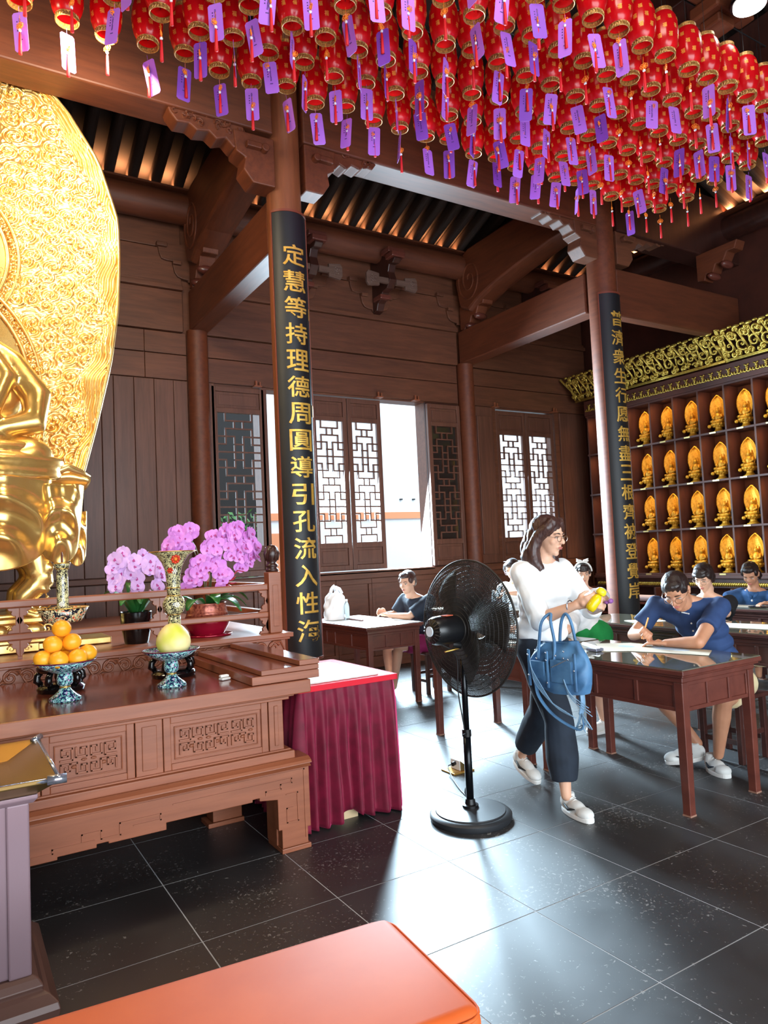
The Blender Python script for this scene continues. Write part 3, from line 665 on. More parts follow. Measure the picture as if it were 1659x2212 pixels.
def statue_body():
    b = MB(); V = Vector
    c = XC
    b.ball((c, 5.35, 2.75), (0.44, 0.28, 0.55), 20, 14)             # torso
    b.ball((c, 5.32, 3.05), (0.50, 0.24, 0.26), 20, 12)             # shoulders
    cap(b, (c, 5.35, 3.2), (c, 5.32, 3.4), 0.13, 0.12)
    b.ball((c, 5.27, 3.62), (0.22, 0.24, 0.27), 20, 14)             # head
    b.ball((c, 5.04, 3.58), (0.035, 0.05, 0.06), 10, 8).ball((c, 5.09, 3.46), (0.07, 0.05, 0.03), 10, 8)
    for s in (-1, 1):
        b.ball((c+s*0.22, 5.3, 3.55), (0.03, 0.06, 0.12), 8, 8)
        cap(b, (c+s*0.46, 5.32, 3.05), (c+s*0.66, 5.2, 2.62), 0.17, 0.16)
        cap(b, (c+s*0.66, 5.2, 2.60), (c+s*0.16, 4.98, 2.45), 0.15, 0.09)
        cap(b, (c+s*0.20, 5.3, 2.20), (c+s*0.80, 5.02, 2.17), 0.25, 0.17)   # crossed thigh to knee
        cap(b, (c+s*0.78, 5.0, 2.15), (c-s*0.05, 4.86, 2.17), 0.16, 0.11)
    b.ball((c, 5.25, 2.12), (0.95, 0.42, 0.14), 24, 10)
    fuse(b, 'body', 'gold_polished', gs, 0.028, 5)
    h = MB(); h.ball((c, 5.33, 3.72), (0.235, 0.235, 0.24), 20, 12).ball((c, 5.36, 3.98), (0.13, 0.13, 0.15), 16, 10); h.tube([(c+0.235*math.cos(a*PI/12), 5.31+0.23*math.sin(a*PI/12), 3.72) for a in range(24)], 0.03, 8, closed=True)
    fuse(h, 'crown', 'gold_polished', gs, 0.02, 3)
    # folds of the robe: arm sleeve bands and lap bands
    rb = MB()
    for k, (z, r, y) in enumerate(((2.33, 0.74, 5.12), (2.25, 0.92, 5.10), (2.17, 0.99, 5.08), (2.09, 0.97, 5.07))):
        pts = []
        for j in range(40):
            a = PI*(1.02+0.96*j/39); pts.append((c+r*math.cos(a), y+0.30*math.sin(a)*(0.9+0.05*k)-0.02, z-0.02*math.sin(j/39*PI)))
        rb.tube(pts, [0.035+0.03*math.sin(PI*j/39) for j in range(40)], 8)
    rb.tube([(c+0.5, 5.1, 3.0), (c+0.72, 5.1, 2.82), (c+0.86, 5.05, 2.60), (c+0.84, 5.0, 2.42), (c+0.6, 4.95, 2.36)], [0.05, 0.09, 0.10, 0.09, 0.05], 10)
    rb.tube([(c+0.55, 5.05, 2.95), (c+0.68, 5.0, 2.7), (c+0.60, 4.93, 2.48), (c+0.3, 4.9, 2.42)], [0.04, 0.07, 0.07, 0.04], 10)
    fuse(rb, 'robe_band', 'gold_polished', gs, 0.016, 4)
    # curled robe end beside the knee
    cu = MB()
    cu.grid(lambda u, v: (c+0.88+0.30*u+0.02*math.sin(v*PI), 5.28-0.10*math.sin(v*PI), 2.02+0.125*math.sin(min(u, 0.8)*PI*0.9)*v+0.05*v-0.02*(u > 0.9)*v), 14, 10)
    for q in (0,): cu.tube([(c+0.86, 5.2, 2.03), (c+0.95, 5.16, 2.12), (c+1.05, 5.15, 2.165), (c+1.14, 5.18, 2.13), (c+1.20, 5.22, 2.11)], [0.03, 0.035, 0.03, 0.022, 0.01], 8)
    o = cu.build('robe_curl', 'gold_polished', gs, smooth=True); s = o.modifiers.new('t', 'SOLIDIFY'); s.thickness = 0.015
    # hanging drapery over the pedestal: three lobes with swag folds
    def lobe(cx, w, zt, hgt, y0, dep, ph, n=60, m=70, tw=0.0):
        g = MB()
        def f(u, v):
            a = 2*u-1; bot = zt-hgt*(0.62+0.38*math.sqrt(max(0, 1-a*a*0.92)))
            zz = zt+(bot-zt)*v; xx = cx+w*a*(1-0.10*v+tw*v)
            sw = math.sqrt((a*0.85)**2+((1-v)*1.6)**2*0.55+0.02)     # distance from the hem's middle
            fold = (0.5+0.5*math.cos(sw*13+ph))**1.5; env = min(1, (1-v)*3.2)*min(1, v*5)*max(0, 1-abs(a)**5)
            vert = 0.028*math.sin(a*6+ph*2)*(1-v)
            return (xx, y0-dep*math.sqrt(max(0, 1-a*a*0.97))-0.04*v-(0.055*fold*env)-vert+0.03*v*v, zz)
        g.grid(f, n, m); o = g.build('robe_drape', 'gold_polished', gs, smooth=True); s = o.modifiers.new('t', 'SOLIDIFY'); s.thickness = 0.014
    lobe(c+0.60, 0.33, 2.05, 0.56, 4.98, 0.22, 0.4); lobe(c+0.96, 0.17, 2.02, 0.50, 5.02, 0.16, 2.0, tw=-0.15); lobe(c+1.085, 0.07, 1.86, 0.36, 5.12, 0.07, 0.8)
    lobe(c, 0.42, 2.05, 0.62, 4.95, 0.22, 1.4); lobe(c-0.60, 0.33, 2.05, 0.56, 4.98, 0.22, 0.4); lobe(c-0.96, 0.17, 2.02, 0.50, 5.02, 0.16, 2.0)
    MB().ball((c, 5.30, 1.98), (1.06, 0.40, 0.10), 30, 8).build('seat_cushion', 'gold_polished', gs, smooth=True)
    # beast-leg pedestal
    for s in (-1, 1):
        for y in (5.0, 5.5):
            p = MB()
            p.tube([(c+s*0.66, y+0.05, 1.66), (c+s*0.84, y, 1.56), (c+s*0.86, y, 1.42), (c+s*0.76, y, 1.32), (c+s*0.74, y, 1.24), (c+s*0.84, y-0.02, 1.20), (c+s*0.90, y-0.03, 1.25)], [0.08, 0.10, 0.085, 0.07, 0.06, 0.045, 0.02], 12)
            for k in range(7): a = k*0.9; p.ball((c+s*(0.86+0.05*math.cos(a)), y-0.06, 1.50+0.07*math.sin(a)), 0.028, 8, 6)
            for k in range(5): p.tube([(c+s*(0.84+0.02*k), y-0.05-0.01*k, 1.42-0.05*k), (c+s*(0.93-0.01*k), y-0.06, 1.40-0.045*k)], [0.022, 0.006], 6)
            fuse(p, 'pedestal_leg', 'gold_polished', gs, 0.014, 2)
    q = MB(); q.ball((c, 5.35, 1.50), (0.60, 0.35, 0.26), 24, 12); q.build('pedestal_core', 'gold_old', gs, smooth=True)
    MB().box(c-0.92, c+0.92, 4.92, 5.75, 1.165, 1.20).box(c-0.88, c+0.88, 4.95, 5.72, 1.20, 1.225).build('pedestal_ledge', 'gold_polished', gs, bevel=0.008)
    t_ = MB().box(c-0.84, c+0.84, 4.98, 5.70, 1.07, 1.165); t_.build('pedestal_waist', 'gold_relief', gs, bevel=0.01)
    lf = MB()
    for k in range(9):
        x = c-0.80+1.6*k/8
        lf.ball((x, 4.975, 1.115), (0.085, 0.03, 0.052), 12, 8); spiral_tube(lf, x+0.09, 4.968, 1.12, 0.035, 1.3, 1, 0, 0.008, 18)
    o = lf.build('petal_carving', 'gold_polished', gs, smooth=True); o['kind'] = 'stuff'
    MB().box(c-0.95, c+0.95, 4.90, 5.78, 1.045, 1.07).build('pedestal_slab', 'gold_polished', gs, bevel=0.006)
    MB().box(c-0.98, c+1.28, 5.02, 5.72, 0.988, 1.03).build('pedestal_foot', 'gold_relief', gs, bevel=0.006)
    pn = MB()
    for k in range(7):
        x = c-0.80+k*0.255; pn.box(x-0.11, x+0.11, 4.93, 5.0, 0.99, 1.043)
    pn.build('pedestal_panel', 'gold_relief', gs, bevel=0.005)
    sc = MB()
    for k in range(7):
        x = c-0.80+k*0.255
        for s in (-1, 1): spiral_tube(sc, x+s*0.045, 4.928, 1.017, 0.022, 1.2, s, 0 if s > 0 else PI, 0.005, 14)
    o = sc.build('panel_scroll', 'gold_relief', gs, smooth=True); o['kind'] = 'stuff'
statue_body()
# ================================================================ offerings on the altar
def enamel(name, base, p1, p2, p3, scale):
    t = NT(name); v = t.tex('Object')
    vo = t.add('ShaderNodeTexVoronoi', feature='F1'); t.l.new(v, vo.inputs['Vector']); vo.inputs['Scale'].default_value = scale
    n = t.noise(v, scale*0.9, 3, 0.6, 1.6)
    a = t.ramp(n, [(0.0, base), (0.47, base), (0.50, p1), (0.56, p1), (0.59, p2), (1, p2)], 'CONSTANT')
    f = t.ramp(vo.outputs['Distance'], [(0.0, (1, 1, 1, 1)), (0.24, (1, 1, 1, 1)), (0.27, (0, 0, 0, 1))])
    mx = t.add('ShaderNodeMix', data_type='RGBA'); t.l.new(f, mx.inputs['Factor']); t.l.new(a, mx.inputs['A']); mx.inputs['B'].default_value = p3
    t.col(mx.outputs['Result']); t.set(Roughness=0.18); t.b.inputs['Coat Weight'].default_value = 0.4; M[name] = t.m
enamel('enamel_blue', srgb(24, 30, 74), srgb(120, 190, 180), srgb(196, 216, 226), srgb(196, 160, 196), 60)
enamel('enamel_black', srgb(18, 18, 34), srgb(206, 196, 140), srgb(224, 214, 160), srgb(214, 206, 150), 95)
enamel('enamel_red', srgb(18, 18, 34), srgb(214, 200, 150), srgb(200, 60, 36), srgb(224, 210, 170), 45)
plain('rim_gold', (206, 160, 80), 0.3, 0.8)
plain('rim_plum', (86, 26, 50), 0.25)
def foot_bowl(x, y, z, s, label):
    e = empty('footed_bowl', (x, y, z), label, 'bowl'); c = (x, y, z)
    MB().lathe([(0, 0), (0.072*s, 0), (0.074*s, 0.008*s), (0.070*s, 0.016*s), (0.050*s, 0.030*s), (0.030*s, 0.048*s), (0.022*s, 0.062*s)], 36, c).build('foot', 'enamel_blue', e, smooth=True)
    MB().lathe([(0.020*s, 0.060*s), (0.026*s, 0.064*s), (0.020*s, 0.070*s)], 24, c).build('ring', 'rim_gold', e, smooth=True)
    MB().lathe([(0.022*s, 0.068*s), (0.034*s, 0.080*s), (0.038*s, 0.100*s), (0.034*s, 0.122*s), (0.030*s, 0.128*s)], 30, c).build('stem', 'enamel_blue', e, smooth=True)
    MB().lathe([(0.030*s, 0.126*s), (0.060*s, 0.136*s), (0.105*s, 0.158*s), (0.142*s, 0.186*s), (0.138*s, 0.188*s), (0.100*s, 0.168*s), (0.05*s, 0.150*s), (0, 0.146*s)], 48, c).build('dish', 'enamel_blue', e, smooth=True)
    MB().tube([(x+0.141*s*math.cos(2*PI*k/48), y+0.141*s*math.sin(2*PI*k/48), z+0.187*s) for k in range(48)], 0.0035*s, 6, closed=True).build('rim', 'rim_plum', e, smooth=True)
foot_bowl(0.483, 3.775, 0.863, 1.0, 'blue enamel footed bowl piled with oranges on the altar')
foot_bowl(0.985, 3.765, 0.863, 1.0, 'blue enamel footed bowl holding the single pomelo')
def orange_mat():
    t = NT('orange_peel'); v = t.tex('Object'); n = t.noise(v, 160, 2)
    t.col(t.ramp(t.noise(v, 8, 2), [(0.3, srgb(242, 156, 20)), (0.7, srgb(250, 176, 44))])); t.set(Roughness=0.38); t.bump(n, 0.25, 0.001); M['orange_peel'] = t.m
    t = NT('pomelo_peel'); v = t.tex('Object', (1, 1, 1)); n = t.noise(v, 170, 2)
    t.col(t.ramp(t.noise(v, 7, 2, 0.4), [(0.34, srgb(206, 206, 66)), (0.56, srgb(244, 222, 158))])); t.set(Roughness=0.42); t.bump(n, 0.25, 0.001); M['pomelo_peel'] = t.m
orange_mat(); plain('stalk_green', (90, 110, 40), 0.7)
def orange(i, x, y, z, r, lab):
    e = MB().lathe([(r*math.sin(PI*k/16)*(1.03), -r*math.cos(PI*k/16)*0.94+(0.004 if k == 16 else 0)) for k in range(17)], 28, (x, y, z)).build('orange', 'orange_peel', smooth=True, org=(x, y, z))
    tag(e, lab, 'orange', 'oranges piled in the blue bowl')
    st = MB().lathe([(0.004, r*0.93), (0.005, r*0.945), (0, r*0.95)], 8, (x, y, z)).build('stalk_end', 'stalk_green', e)
    e.rotation_euler = (0.3*math.sin(i*2.1), 0.3*math.cos(i*1.7), i)
OR = [(0.386, 3.735, 1.071, 'orange at the left front of the bowl'), (0.446, 3.685, 1.066, 'orange low in the bowl, front, left of centre'), (0.530, 3.695, 1.068, 'orange low in the bowl, front, right of centre'), (0.583, 3.755, 1.078, 'orange at the far right of the bowl'), (0.487, 3.775, 1.058, 'orange mostly hidden in the middle of the pile'), (0.44, 3.85, 1.07, 'orange at the back of the bottom layer, left'), (0.53, 3.85, 1.07, 'orange at the back of the bottom layer, right'),
      (0.428, 3.735, 1.135, 'orange in the second layer of the pile, left'), (0.512, 3.740, 1.139, 'orange in the second layer of the pile, right'), (0.48, 3.81, 1.132, 'orange in the second layer of the pile, behind'), (0.470, 3.755, 1.205, 'topmost orange crowning the pile')]
for i, (x, y, z, lab) in enumerate(OR): orange(i, x, y, z, 0.0425, lab)
# pomelo
pr = [(0.0, 0.0), (0.035, 0.003), (0.062, 0.016), (0.080, 0.038), (0.087, 0.064), (0.084, 0.090), (0.072, 0.118), (0.054, 0.142), (0.034, 0.158), (0.016, 0.164), (0.0, 0.165)]
pm = MB().lathe(pr, 36, (1.0, 3.765, 1.018)).build('pomelo', 'pomelo_peel', smooth=True, org=(1.0, 3.765, 1.018)); tag(pm, 'large pale yellow-green pomelo in its own blue bowl', 'pomelo')
MB().lathe([(0.006, 0.162), (0.007, 0.168), (0, 0.169)], 8, (1.0, 3.765, 1.018)).build('stalk_end', 'stalk_green', pm)
# black lacquer stands, candlestick, beaker vase
def lac_stand(x, y, z, r, lab):
    e = empty('lacquer_stand', (x, y, z), lab, 'stand')
    MB().lathe([(0, 0), (r*0.95, 0), (r*1.0, 0.02), (r*0.9, 0.035), (r*0.78, 0.04), (0, 0.04)], 30, (x, y, z)).build('base', 'black_gloss', e, auto=True)
    MB().lathe([(0, 0.10), (r*0.9, 0.10), (r*0.98, 0.112), (r*0.98, 0.128), (r*0.9, 0.138), (0, 0.138)], 30, (x, y, z)).build('top', 'black_gloss', e, auto=True)
    for k in range(5):
        a = k*2*PI/5+0.3; f = lambda q, h: (x+q*r*math.cos(a), y+q*r*math.sin(a), z+h)
        MB().tube([f(0.80, 0.035), f(0.98, 0.055), f(0.95, 0.08), f(0.78, 0.102)], [0.014, 0.020, 0.018, 0.014], 8).build('leg', 'black_gloss', e, smooth=True)
lac_stand(0.505, 4.10, 0.863, 0.118, 'black lacquer stand under the candlestick, behind the oranges bowl')
lac_stand(1.085, 4.10, 0.863, 0.122, 'black lacquer stand under the flared vase, behind the pomelo bowl')
cs = empty('candlestick', (0.52, 4.10, 1.001), 'tall cloisonne pricket candlestick with a wide drip dish, behind the oranges', 'candlestick'); c = (0.522, 4.10, 1.001)
MB().lathe([(0, 0), (0.07, 0), (0.072, 0.012), (0.05, 0.03), (0.03, 0.06), (0.026, 0.15), (0.03, 0.21)], 28, c).build('base', 'enamel_black', cs, smooth=True)
MB().lathe([(0.03, 0.21), (0.088, 0.212), (0.098, 0.225), (0.125, 0.283), (0.121, 0.284), (0.094, 0.228), (0, 0.222)], 40, c).build('drip_dish', 'enamel_red', cs, smooth=True)
MB().tube([(c[0]+0.124*math.cos(2*PI*k/40), c[1]+0.124*math.sin(2*PI*k/40), c[2]+0.284) for k in range(40)], 0.003, 6, closed=True).build('rim', 'rim_gold', cs, smooth=True)
MB().lathe([(0.028, 0.224), (0.029, 0.26), (0.029, 0.44), (0.028, 0.485), (0.036, 0.492), (0.041, 0.515), (0.040, 0.517), (0, 0.512)], 28, c).build('column', 'enamel_black', cs, smooth=True)
MB().lathe([(0.033, 0.486), (0.035, 0.49), (0.033, 0.494)], 24, c).lathe([(0.041, 0.514), (0.043, 0.517), (0.041, 0.520)], 24, c).build('band', 'rim_gold', cs, smooth=True)
MB().lathe([(0.006, 0.51), (0.006, 0.56), (0, 0.58)], 8, c).build('pricket', 'beam_wood', cs)
vz = empty('beaker_vase', (1.085, 4.10, 1.001), 'flared cloisonne beaker vase with a red flower motif, behind the pomelo', 'vase'); c = (1.098, 4.10, 1.001)
MB().lathe([(0, 0), (0.060, 0), (0.063, 0.01), (0.045, 0.05), (0.036, 0.12), (0.034, 0.20)], 32, c).build('foot', 'enamel_black', vz, smooth=True)
MB().lathe([(0.034, 0.20), (0.050, 0.215), (0.062, 0.245), (0.062, 0.27), (0.050, 0.298), (0.036, 0.31)], 32, c).build('belly', 'enamel_black', vz, smooth=True)
MB().lathe([(0.036, 0.31), (0.037, 0.35), (0.040, 0.41), (0.046, 0.455), (0.062, 0.495), (0.090, 0.535), (0.129, 0.556), (0.126, 0.558), (0.085, 0.540), (0.05, 0.50), (0.0, 0.49)], 44, c).build('trumpet', 'enamel_black', vz, smooth=True)
for zz, r in ((0.203, 0.036), (0.308, 0.038), (0.352, 0.0385), (0.556, 0.1285)):
    MB().tube([(c[0]+r*math.cos(2*PI*k/40), c[1]+r*math.sin(2*PI*k/40), c[2]+zz) for k in range(40)], 0.0032, 6, closed=True).build('band', 'rim_gold', vz, smooth=True)
plain('motif_red', (212, 58, 28), 0.3); plain('motif_orange', (240, 130, 40), 0.3); plain('motif_white', (232, 228, 214), 0.3)
def petal_flower(par, c, yaw, z, r_at, size, mats, n=8):
    m = MB()
    for k in range(n):
        a = 2*PI*k/n; dx = 0.62*size*math.cos(a); dz = 0.62*size*math.sin(a); w = yaw+dx/r_at(z)
        r = r_at(z+dz)+0.001; m.ball((c[0]+r*math.cos(w), c[1]+r*math.sin(w), c[2]+z+dz), 0.30*size, 8, 5)
    m.build('flower_motif', mats[0], par, smooth=True)
    r = r_at(z)+0.002; MB().ball((c[0]+r*math.cos(yaw), c[1]+r*math.sin(yaw), c[2]+z), 0.36*size, 10, 6).build('flower_centre', mats[1], par, smooth=True)
petal_flower(vz, c, -PI/2-0.05, 0.512, lambda z: 0.046+(z-0.455)*0.50 if z > 0.455 else 0.042, 0.030, ('motif_red', 'motif_orange'))
petal_flower(vz, c, -PI/2-0.1, 0.445, lambda z: 0.045, 0.018, ('motif_white', 'motif_white'), 6)
petal_flower(vz, c, -PI/2-0.6, 0.45, lambda z: 0.047, 0.020, ('motif_red', 'motif_red'), 6)
petal_flower(vz, c, -PI/2+0.0, 0.258, lambda z: 0.062, 0.018, ('motif_white', 'motif_white'), 7)
c2 = (0.522, 4.10, 1.001)
petal_flower(cs, c2, -PI/2-0.3, 0.305, lambda z: 0.029, 0.016, ('motif_white', 'motif_white'), 7)
# small white cups stacked on the altar
wc = empty('napkin_stack', (1.255, 3.735, 0.863), 'small white folded item lying on the altar by the steps', 'napkin')
MB().cbox((1.255, 3.735, 0.870), (0.055, 0.035, 0.012), Matrix.Rotation(0.3, 3, 'Z')).build('lower_piece', 'white', wc, bevel=0.004)
MB().cbox((1.252, 3.737, 0.884), (0.048, 0.026, 0.012), Matrix.Rotation(0.1, 3, 'Z')).build('upper_piece', 'white', wc, bevel=0.004)
# ---- orchids
def orchid_mats():
    t = NT('orchid_petal'); v = t.tex('Object'); gi = t.add('ShaderNodeNewGeometry')
    t.col(t.ramp(t.noise(v, 14, 2), [(0.3, srgb(206, 116, 206)), (0.7, srgb(226, 156, 226))])); t.set(Roughness=0.55); t.b.inputs['Subsurface Weight'].default_value = 0.0
    M['orchid_petal'] = t.m
orchid_mats(); plain('orchid_lip', (186, 70, 150), 0.5); plain('orchid_stem', (86, 90, 50), 0.6); mottled('orchid_leaf', (30, 84, 36), (58, 124, 52), 6, 0.35)
plain('orchid_pale', (222, 178, 230), 0.55); plain('bud', (196, 140, 150), 0.5)
def flower_mesh(nm, mat):
    m = MB()
    def petal(a, L, W, cup, mi=0):
        vs = []; R = Matrix.Rotation(a, 3, 'Y'); n = 7
        for i in range(n+1):
            t = i/n; w = W*math.sin(PI*min(1, t*0.9+0.06))**0.7
            for s in (-1, 0, 1): vs.append(R @ Vector((s*w, -cup*(t*t)*L+abs(s)*0.12*w, t*L)))
        m.add(vs, [(3*i+j, 3*i+j+1, 3*i+j+4, 3*i+j+3) for i in range(n) for j in range(2)], mi)
    petal(0, 0.036, 0.016, 0.15); petal(2.25, 0.036, 0.015, 0.15); petal(-2.25, 0.036, 0.015, 0.15); petal(1.35, 0.040, 0.027, 0.05); petal(-1.35, 0.040, 0.027, 0.05)
    for s in (-1, 1): m.tube([(0, -0.003, -0.002), (s*0.004, -0.010, -0.007), (s*0.001, -0.015, -0.012)], [0.003, 0.0035, 0.001], 5, mi=1)
    m.ball((0, -0.006, 0), 0.004, 6, 4, 1)
    return m.mesh(nm, [mat, 'orchid_lip'], smooth=True, fix=False)
FM = [flower_mesh('flower', 'orchid_petal'), flower_mesh('flower_pale', 'orchid_pale')]
def spray(par, pts, n, q, pale, dirv, sc=1.0):
    MB().tube(pts, [0.0035]*len(pts), 6).build('stem', 'orchid_stem', par, smooth=True)
    P = [Vector(p) for p in pts]; a, b = P[-3], P[-1]; base = wloc(par)
    L = [(P[i+1]-P[i]).length for i in range(len(P)-1)]
    k0 = len(P)-4
    n = int(n*1.5)
    for i in range(n):
        t = i/(n-1)*(len(P)-1-k0-1e-4)+k0; k = int(t); p = P[k].lerp(P[k+1], t-k)
        off = Vector((q.uniform(-1, 1)*0.042, -0.015-0.035*q.random(), q.uniform(-0.035, 0.04)))
        o = link('flower', FM[pale], par, p+off-base); o.scale = [sc*q.uniform(1.0, 1.3)]*3
        o.rotation_euler = (q.uniform(-0.35, 0.15), q.uniform(-0.4, 0.4), dirv+q.uniform(-0.6, 0.6))
def strap_leaf(par, b, d, L, W, rise, droop):
    m = MB(); b = Vector(b); d = Vector((d[0], d[1], 0)).normalized(); s = Vector((-d.y, d.x, 0)); vs = []; n = 10
    for i in range(n+1):
        t = i/n; c = b+d*(L*t)+Vector((0, 0, rise*math.sin(t*PI*0.62)-droop*t**3)); w = W*math.sin(PI*(0.10+0.88*t))**0.6
        for k in (-1, 0, 1): vs.append(c+s*w*k+Vector((0, 0, 0.25*w*abs(k))))
    m.add(vs, [(3*i+j, 3*i+j+1, 3*i+j+4, 3*i+j+3) for i in range(n) for j in range(2)])
    o = m.build('leaf', 'orchid_leaf', par, smooth=True, fix=False); sd = o.modifiers.new('t', 'SOLIDIFY'); sd.thickness = 0.003
q = random.Random(11)
po = empty('potted_orchid', (1.055, 4.86, 0.985), 'pale mauve orchid in a glossy black pot behind the railing', 'orchid'); c = (1.055, 4.86, 0.985)
MB().lathe([(0, 0), (0.072, 0), (0.078, 0.02), (0.096, 0.12), (0.100, 0.20), (0.096, 0.205), (0.090, 0.19), (0, 0.185)], 32, c).build('pot', 'black_gloss', po, auto=True)
for a, L, ri, dr in ((2.6, 0.18, 0.16, 0.02), (0.5, 0.20, 0.15, 0.04), (1.6, 0.15, 0.2, 0.0), (-0.9, 0.17, 0.12, 0.03), (-2.2, 0.19, 0.12, 0.04), (-1.6, 0.12, 0.13, 0.05)):
    strap_leaf(po, (c[0]+0.03*math.cos(a), c[1]+0.03*math.sin(a), 1.17), (math.cos(a), math.sin(a)), L, 0.034, ri, dr)
X_, Y_ = 1.055, 4.86
spray(po, [(X_-0.01, Y_, 1.17), (X_, Y_, 1.35), (X_-0.03, Y_, 1.50), (X_-0.08, Y_-0.03, 1.54), (X_-0.12, Y_-0.05, 1.50), (X_-0.13, Y_-0.06, 1.42), (X_-0.12, Y_-0.06, 1.36)], 10, q, 1, -0.3, 1.05)
spray(po, [(X_+0.02, Y_, 1.17), (X_+0.03, Y_, 1.35), (X_+0.02, Y_, 1.52), (X_+0.05, Y_-0.03, 1.55), (X_+0.09, Y_-0.04, 1.49), (X_+0.12, Y_-0.05, 1.42), (X_+0.12, Y_-0.05, 1.35)], 9, q, 1, 0.2, 1.05)
spray(po, [(X_, Y_, 1.17), (X_, Y_+0.02, 1.35), (X_-0.02, Y_+0.02, 1.50), (X_-0.02, Y_-0.03, 1.53), (X_-0.02, Y_-0.06, 1.48), (X_-0.01, Y_-0.07, 1.42), (X_, Y_-0.07, 1.36)], 8, q, 1, 0.0, 1.0)
for k in range(4): MB().ball((X_-0.10+0.06*k, Y_-0.05, 1.325-0.01*(k % 2)), (0.008, 0.008, 0.013), 8, 6).build('bud', 'bud', po, smooth=True)
po = empty('potted_orchid', (1.52, 4.86, 0.985), 'large magenta orchid in a shiny red pot with gilt band behind the railing', 'orchid'); c = (1.53, 4.88, 0.985); X_, Y_ = 1.53, 4.88
plain('red_glaze', (150, 16, 44), 0.12, 0.3); mottled('gilt_red', (196, 110, 84), (110, 30, 26), 60, 0.3, 0.3)
MB().lathe([(0, 0), (0.105, 0), (0.115, 0.02), (0.148, 0.08), (0.152, 0.115), (0.145, 0.135)], 40, c).build('pot', 'red_glaze', po, smooth=True)
MB().lathe([(0.145, 0.135), (0.136, 0.16), (0.126, 0.215), (0.130, 0.222), (0.120, 0.224), (0.112, 0.20), (0, 0.195)], 40, c).build('pot_band', 'gilt_red', po, smooth=True)
MB().lathe([(0, 0), (0.16, 0), (0.168, 0.012), (0.16, 0.014), (0, 0.010)], 36, (c[0], c[1], 0.985)).build('saucer', 'red_glaze', po, smooth=True)
for a, L, ri, dr in ((-0.2, 0.22, 0.07, 0.09), (-0.9, 0.22, 0.06, 0.10), (2.8, 0.2, 0.08, 0.06), (-2.4, 0.2, 0.07, 0.08), (0.6, 0.2, 0.12, 0.03), (-1.5, 0.15, 0.08, 0.06), (0.1, 0.26, 0.10, 0.08)):
    strap_leaf(po, (c[0]+0.05*math.cos(a), c[1]+0.05*math.sin(a), 1.19), (math.cos(a), math.sin(a)), L, 0.045, ri, dr)
for (pts, n, dv) in (([(0, 0, 1.2), (-0.02, 0, 1.45), (-0.07, -0.01, 1.60), (-0.13, -0.03, 1.68), (-0.20, -0.05, 1.69), (-0.27, -0.07, 1.63), (-0.31, -0.08, 1.56)], 14, -0.4),
                     ([(0, 0, 1.2), (-0.02, 0, 1.42), (-0.08, -0.02, 1.56), (-0.14, -0.05, 1.62), (-0.20, -0.06, 1.62), (-0.24, -0.07, 1.56), (-0.30, -0.07, 1.54)], 11, -0.3),
                     ([(0, 0, 1.2), (0.0, 0, 1.45), (0.02, -0.02, 1.60), (0.04, -0.04, 1.66), (0.02, -0.07, 1.60), (0.00, -0.08, 1.50), (-0.04, -0.09, 1.42)], 12, 0.0),
                     ([(0.02, 0, 1.2), (0.05, 0, 1.50), (0.10, -0.01, 1.66), (0.17, -0.03, 1.70), (0.25, -0.05, 1.67), (0.32, -0.06, 1.60), (0.36, -0.07, 1.53)], 15, 0.4),
                     ([(0.02, 0, 1.2), (0.04, 0, 1.48), (0.05, -0.01, 1.62), (0.10, -0.03, 1.68), (0.17, -0.05, 1.68), (0.23, -0.06, 1.63), (0.26, -0.07, 1.56)], 12, 0.2),
                     ([(0.02, 0, 1.2), (0.04, 0, 1.42), (0.06, -0.02, 1.52), (0.10, -0.05, 1.57), (0.15, -0.07, 1.56), (0.19, -0.08, 1.51), (0.21, -0.08, 1.45)], 9, 0.1),
                     ([(0.02, 0, 1.2), (0.05, 0, 1.46), (0.09, -0.02, 1.60), (0.15, -0.05, 1.63), (0.22, -0.07, 1.59), (0.27, -0.08, 1.53), (0.30, -0.08, 1.46)], 13, 0.3),
                     ([(0, 0, 1.2), (0.0, 0, 1.40), (-0.03, -0.03, 1.50), (-0.06, -0.06, 1.52), (-0.09, -0.08, 1.48), (-0.12, -0.09, 1.42), (-0.13, -0.09, 1.34)], 10, -0.2),
                     ([(0, 0, 1.2), (0.02, -0.02, 1.36), (0.05, -0.06, 1.46), (0.07, -0.08, 1.50), (0.08, -0.09, 1.46), (0.08, -0.10, 1.40), (0.06, -0.10, 1.34)], 7, 0.1)):
    spray(po, [(X_+a, Y_+b, z) for a, b, z in pts], n, q, 0, dv, 1.0)
plain('red_ribbon', (176, 20, 50), 0.4)
rb = MB()
for k in range(11):
    a = k*0.57; rb.tube([(1.64, 4.80, 1.34), (1.64+0.05*math.cos(a), 4.78, 1.36+0.05*math.sin(a)), (1.64+0.07*math.cos(a+0.4), 4.77, 1.35+0.07*math.sin(a+0.4)), (1.64, 4.79, 1.335)], [0.004, 0.012, 0.012, 0.004], 6, flat=0.4)
rb.tube([(1.66, 4.78, 1.36), (1.72, 4.77, 1.42), (1.76, 4.76, 1.41)], [0.006, 0.014, 0.012], 6, flat=0.3)
rb.build('ribbon_bow', 'red_ribbon', po, smooth=True)
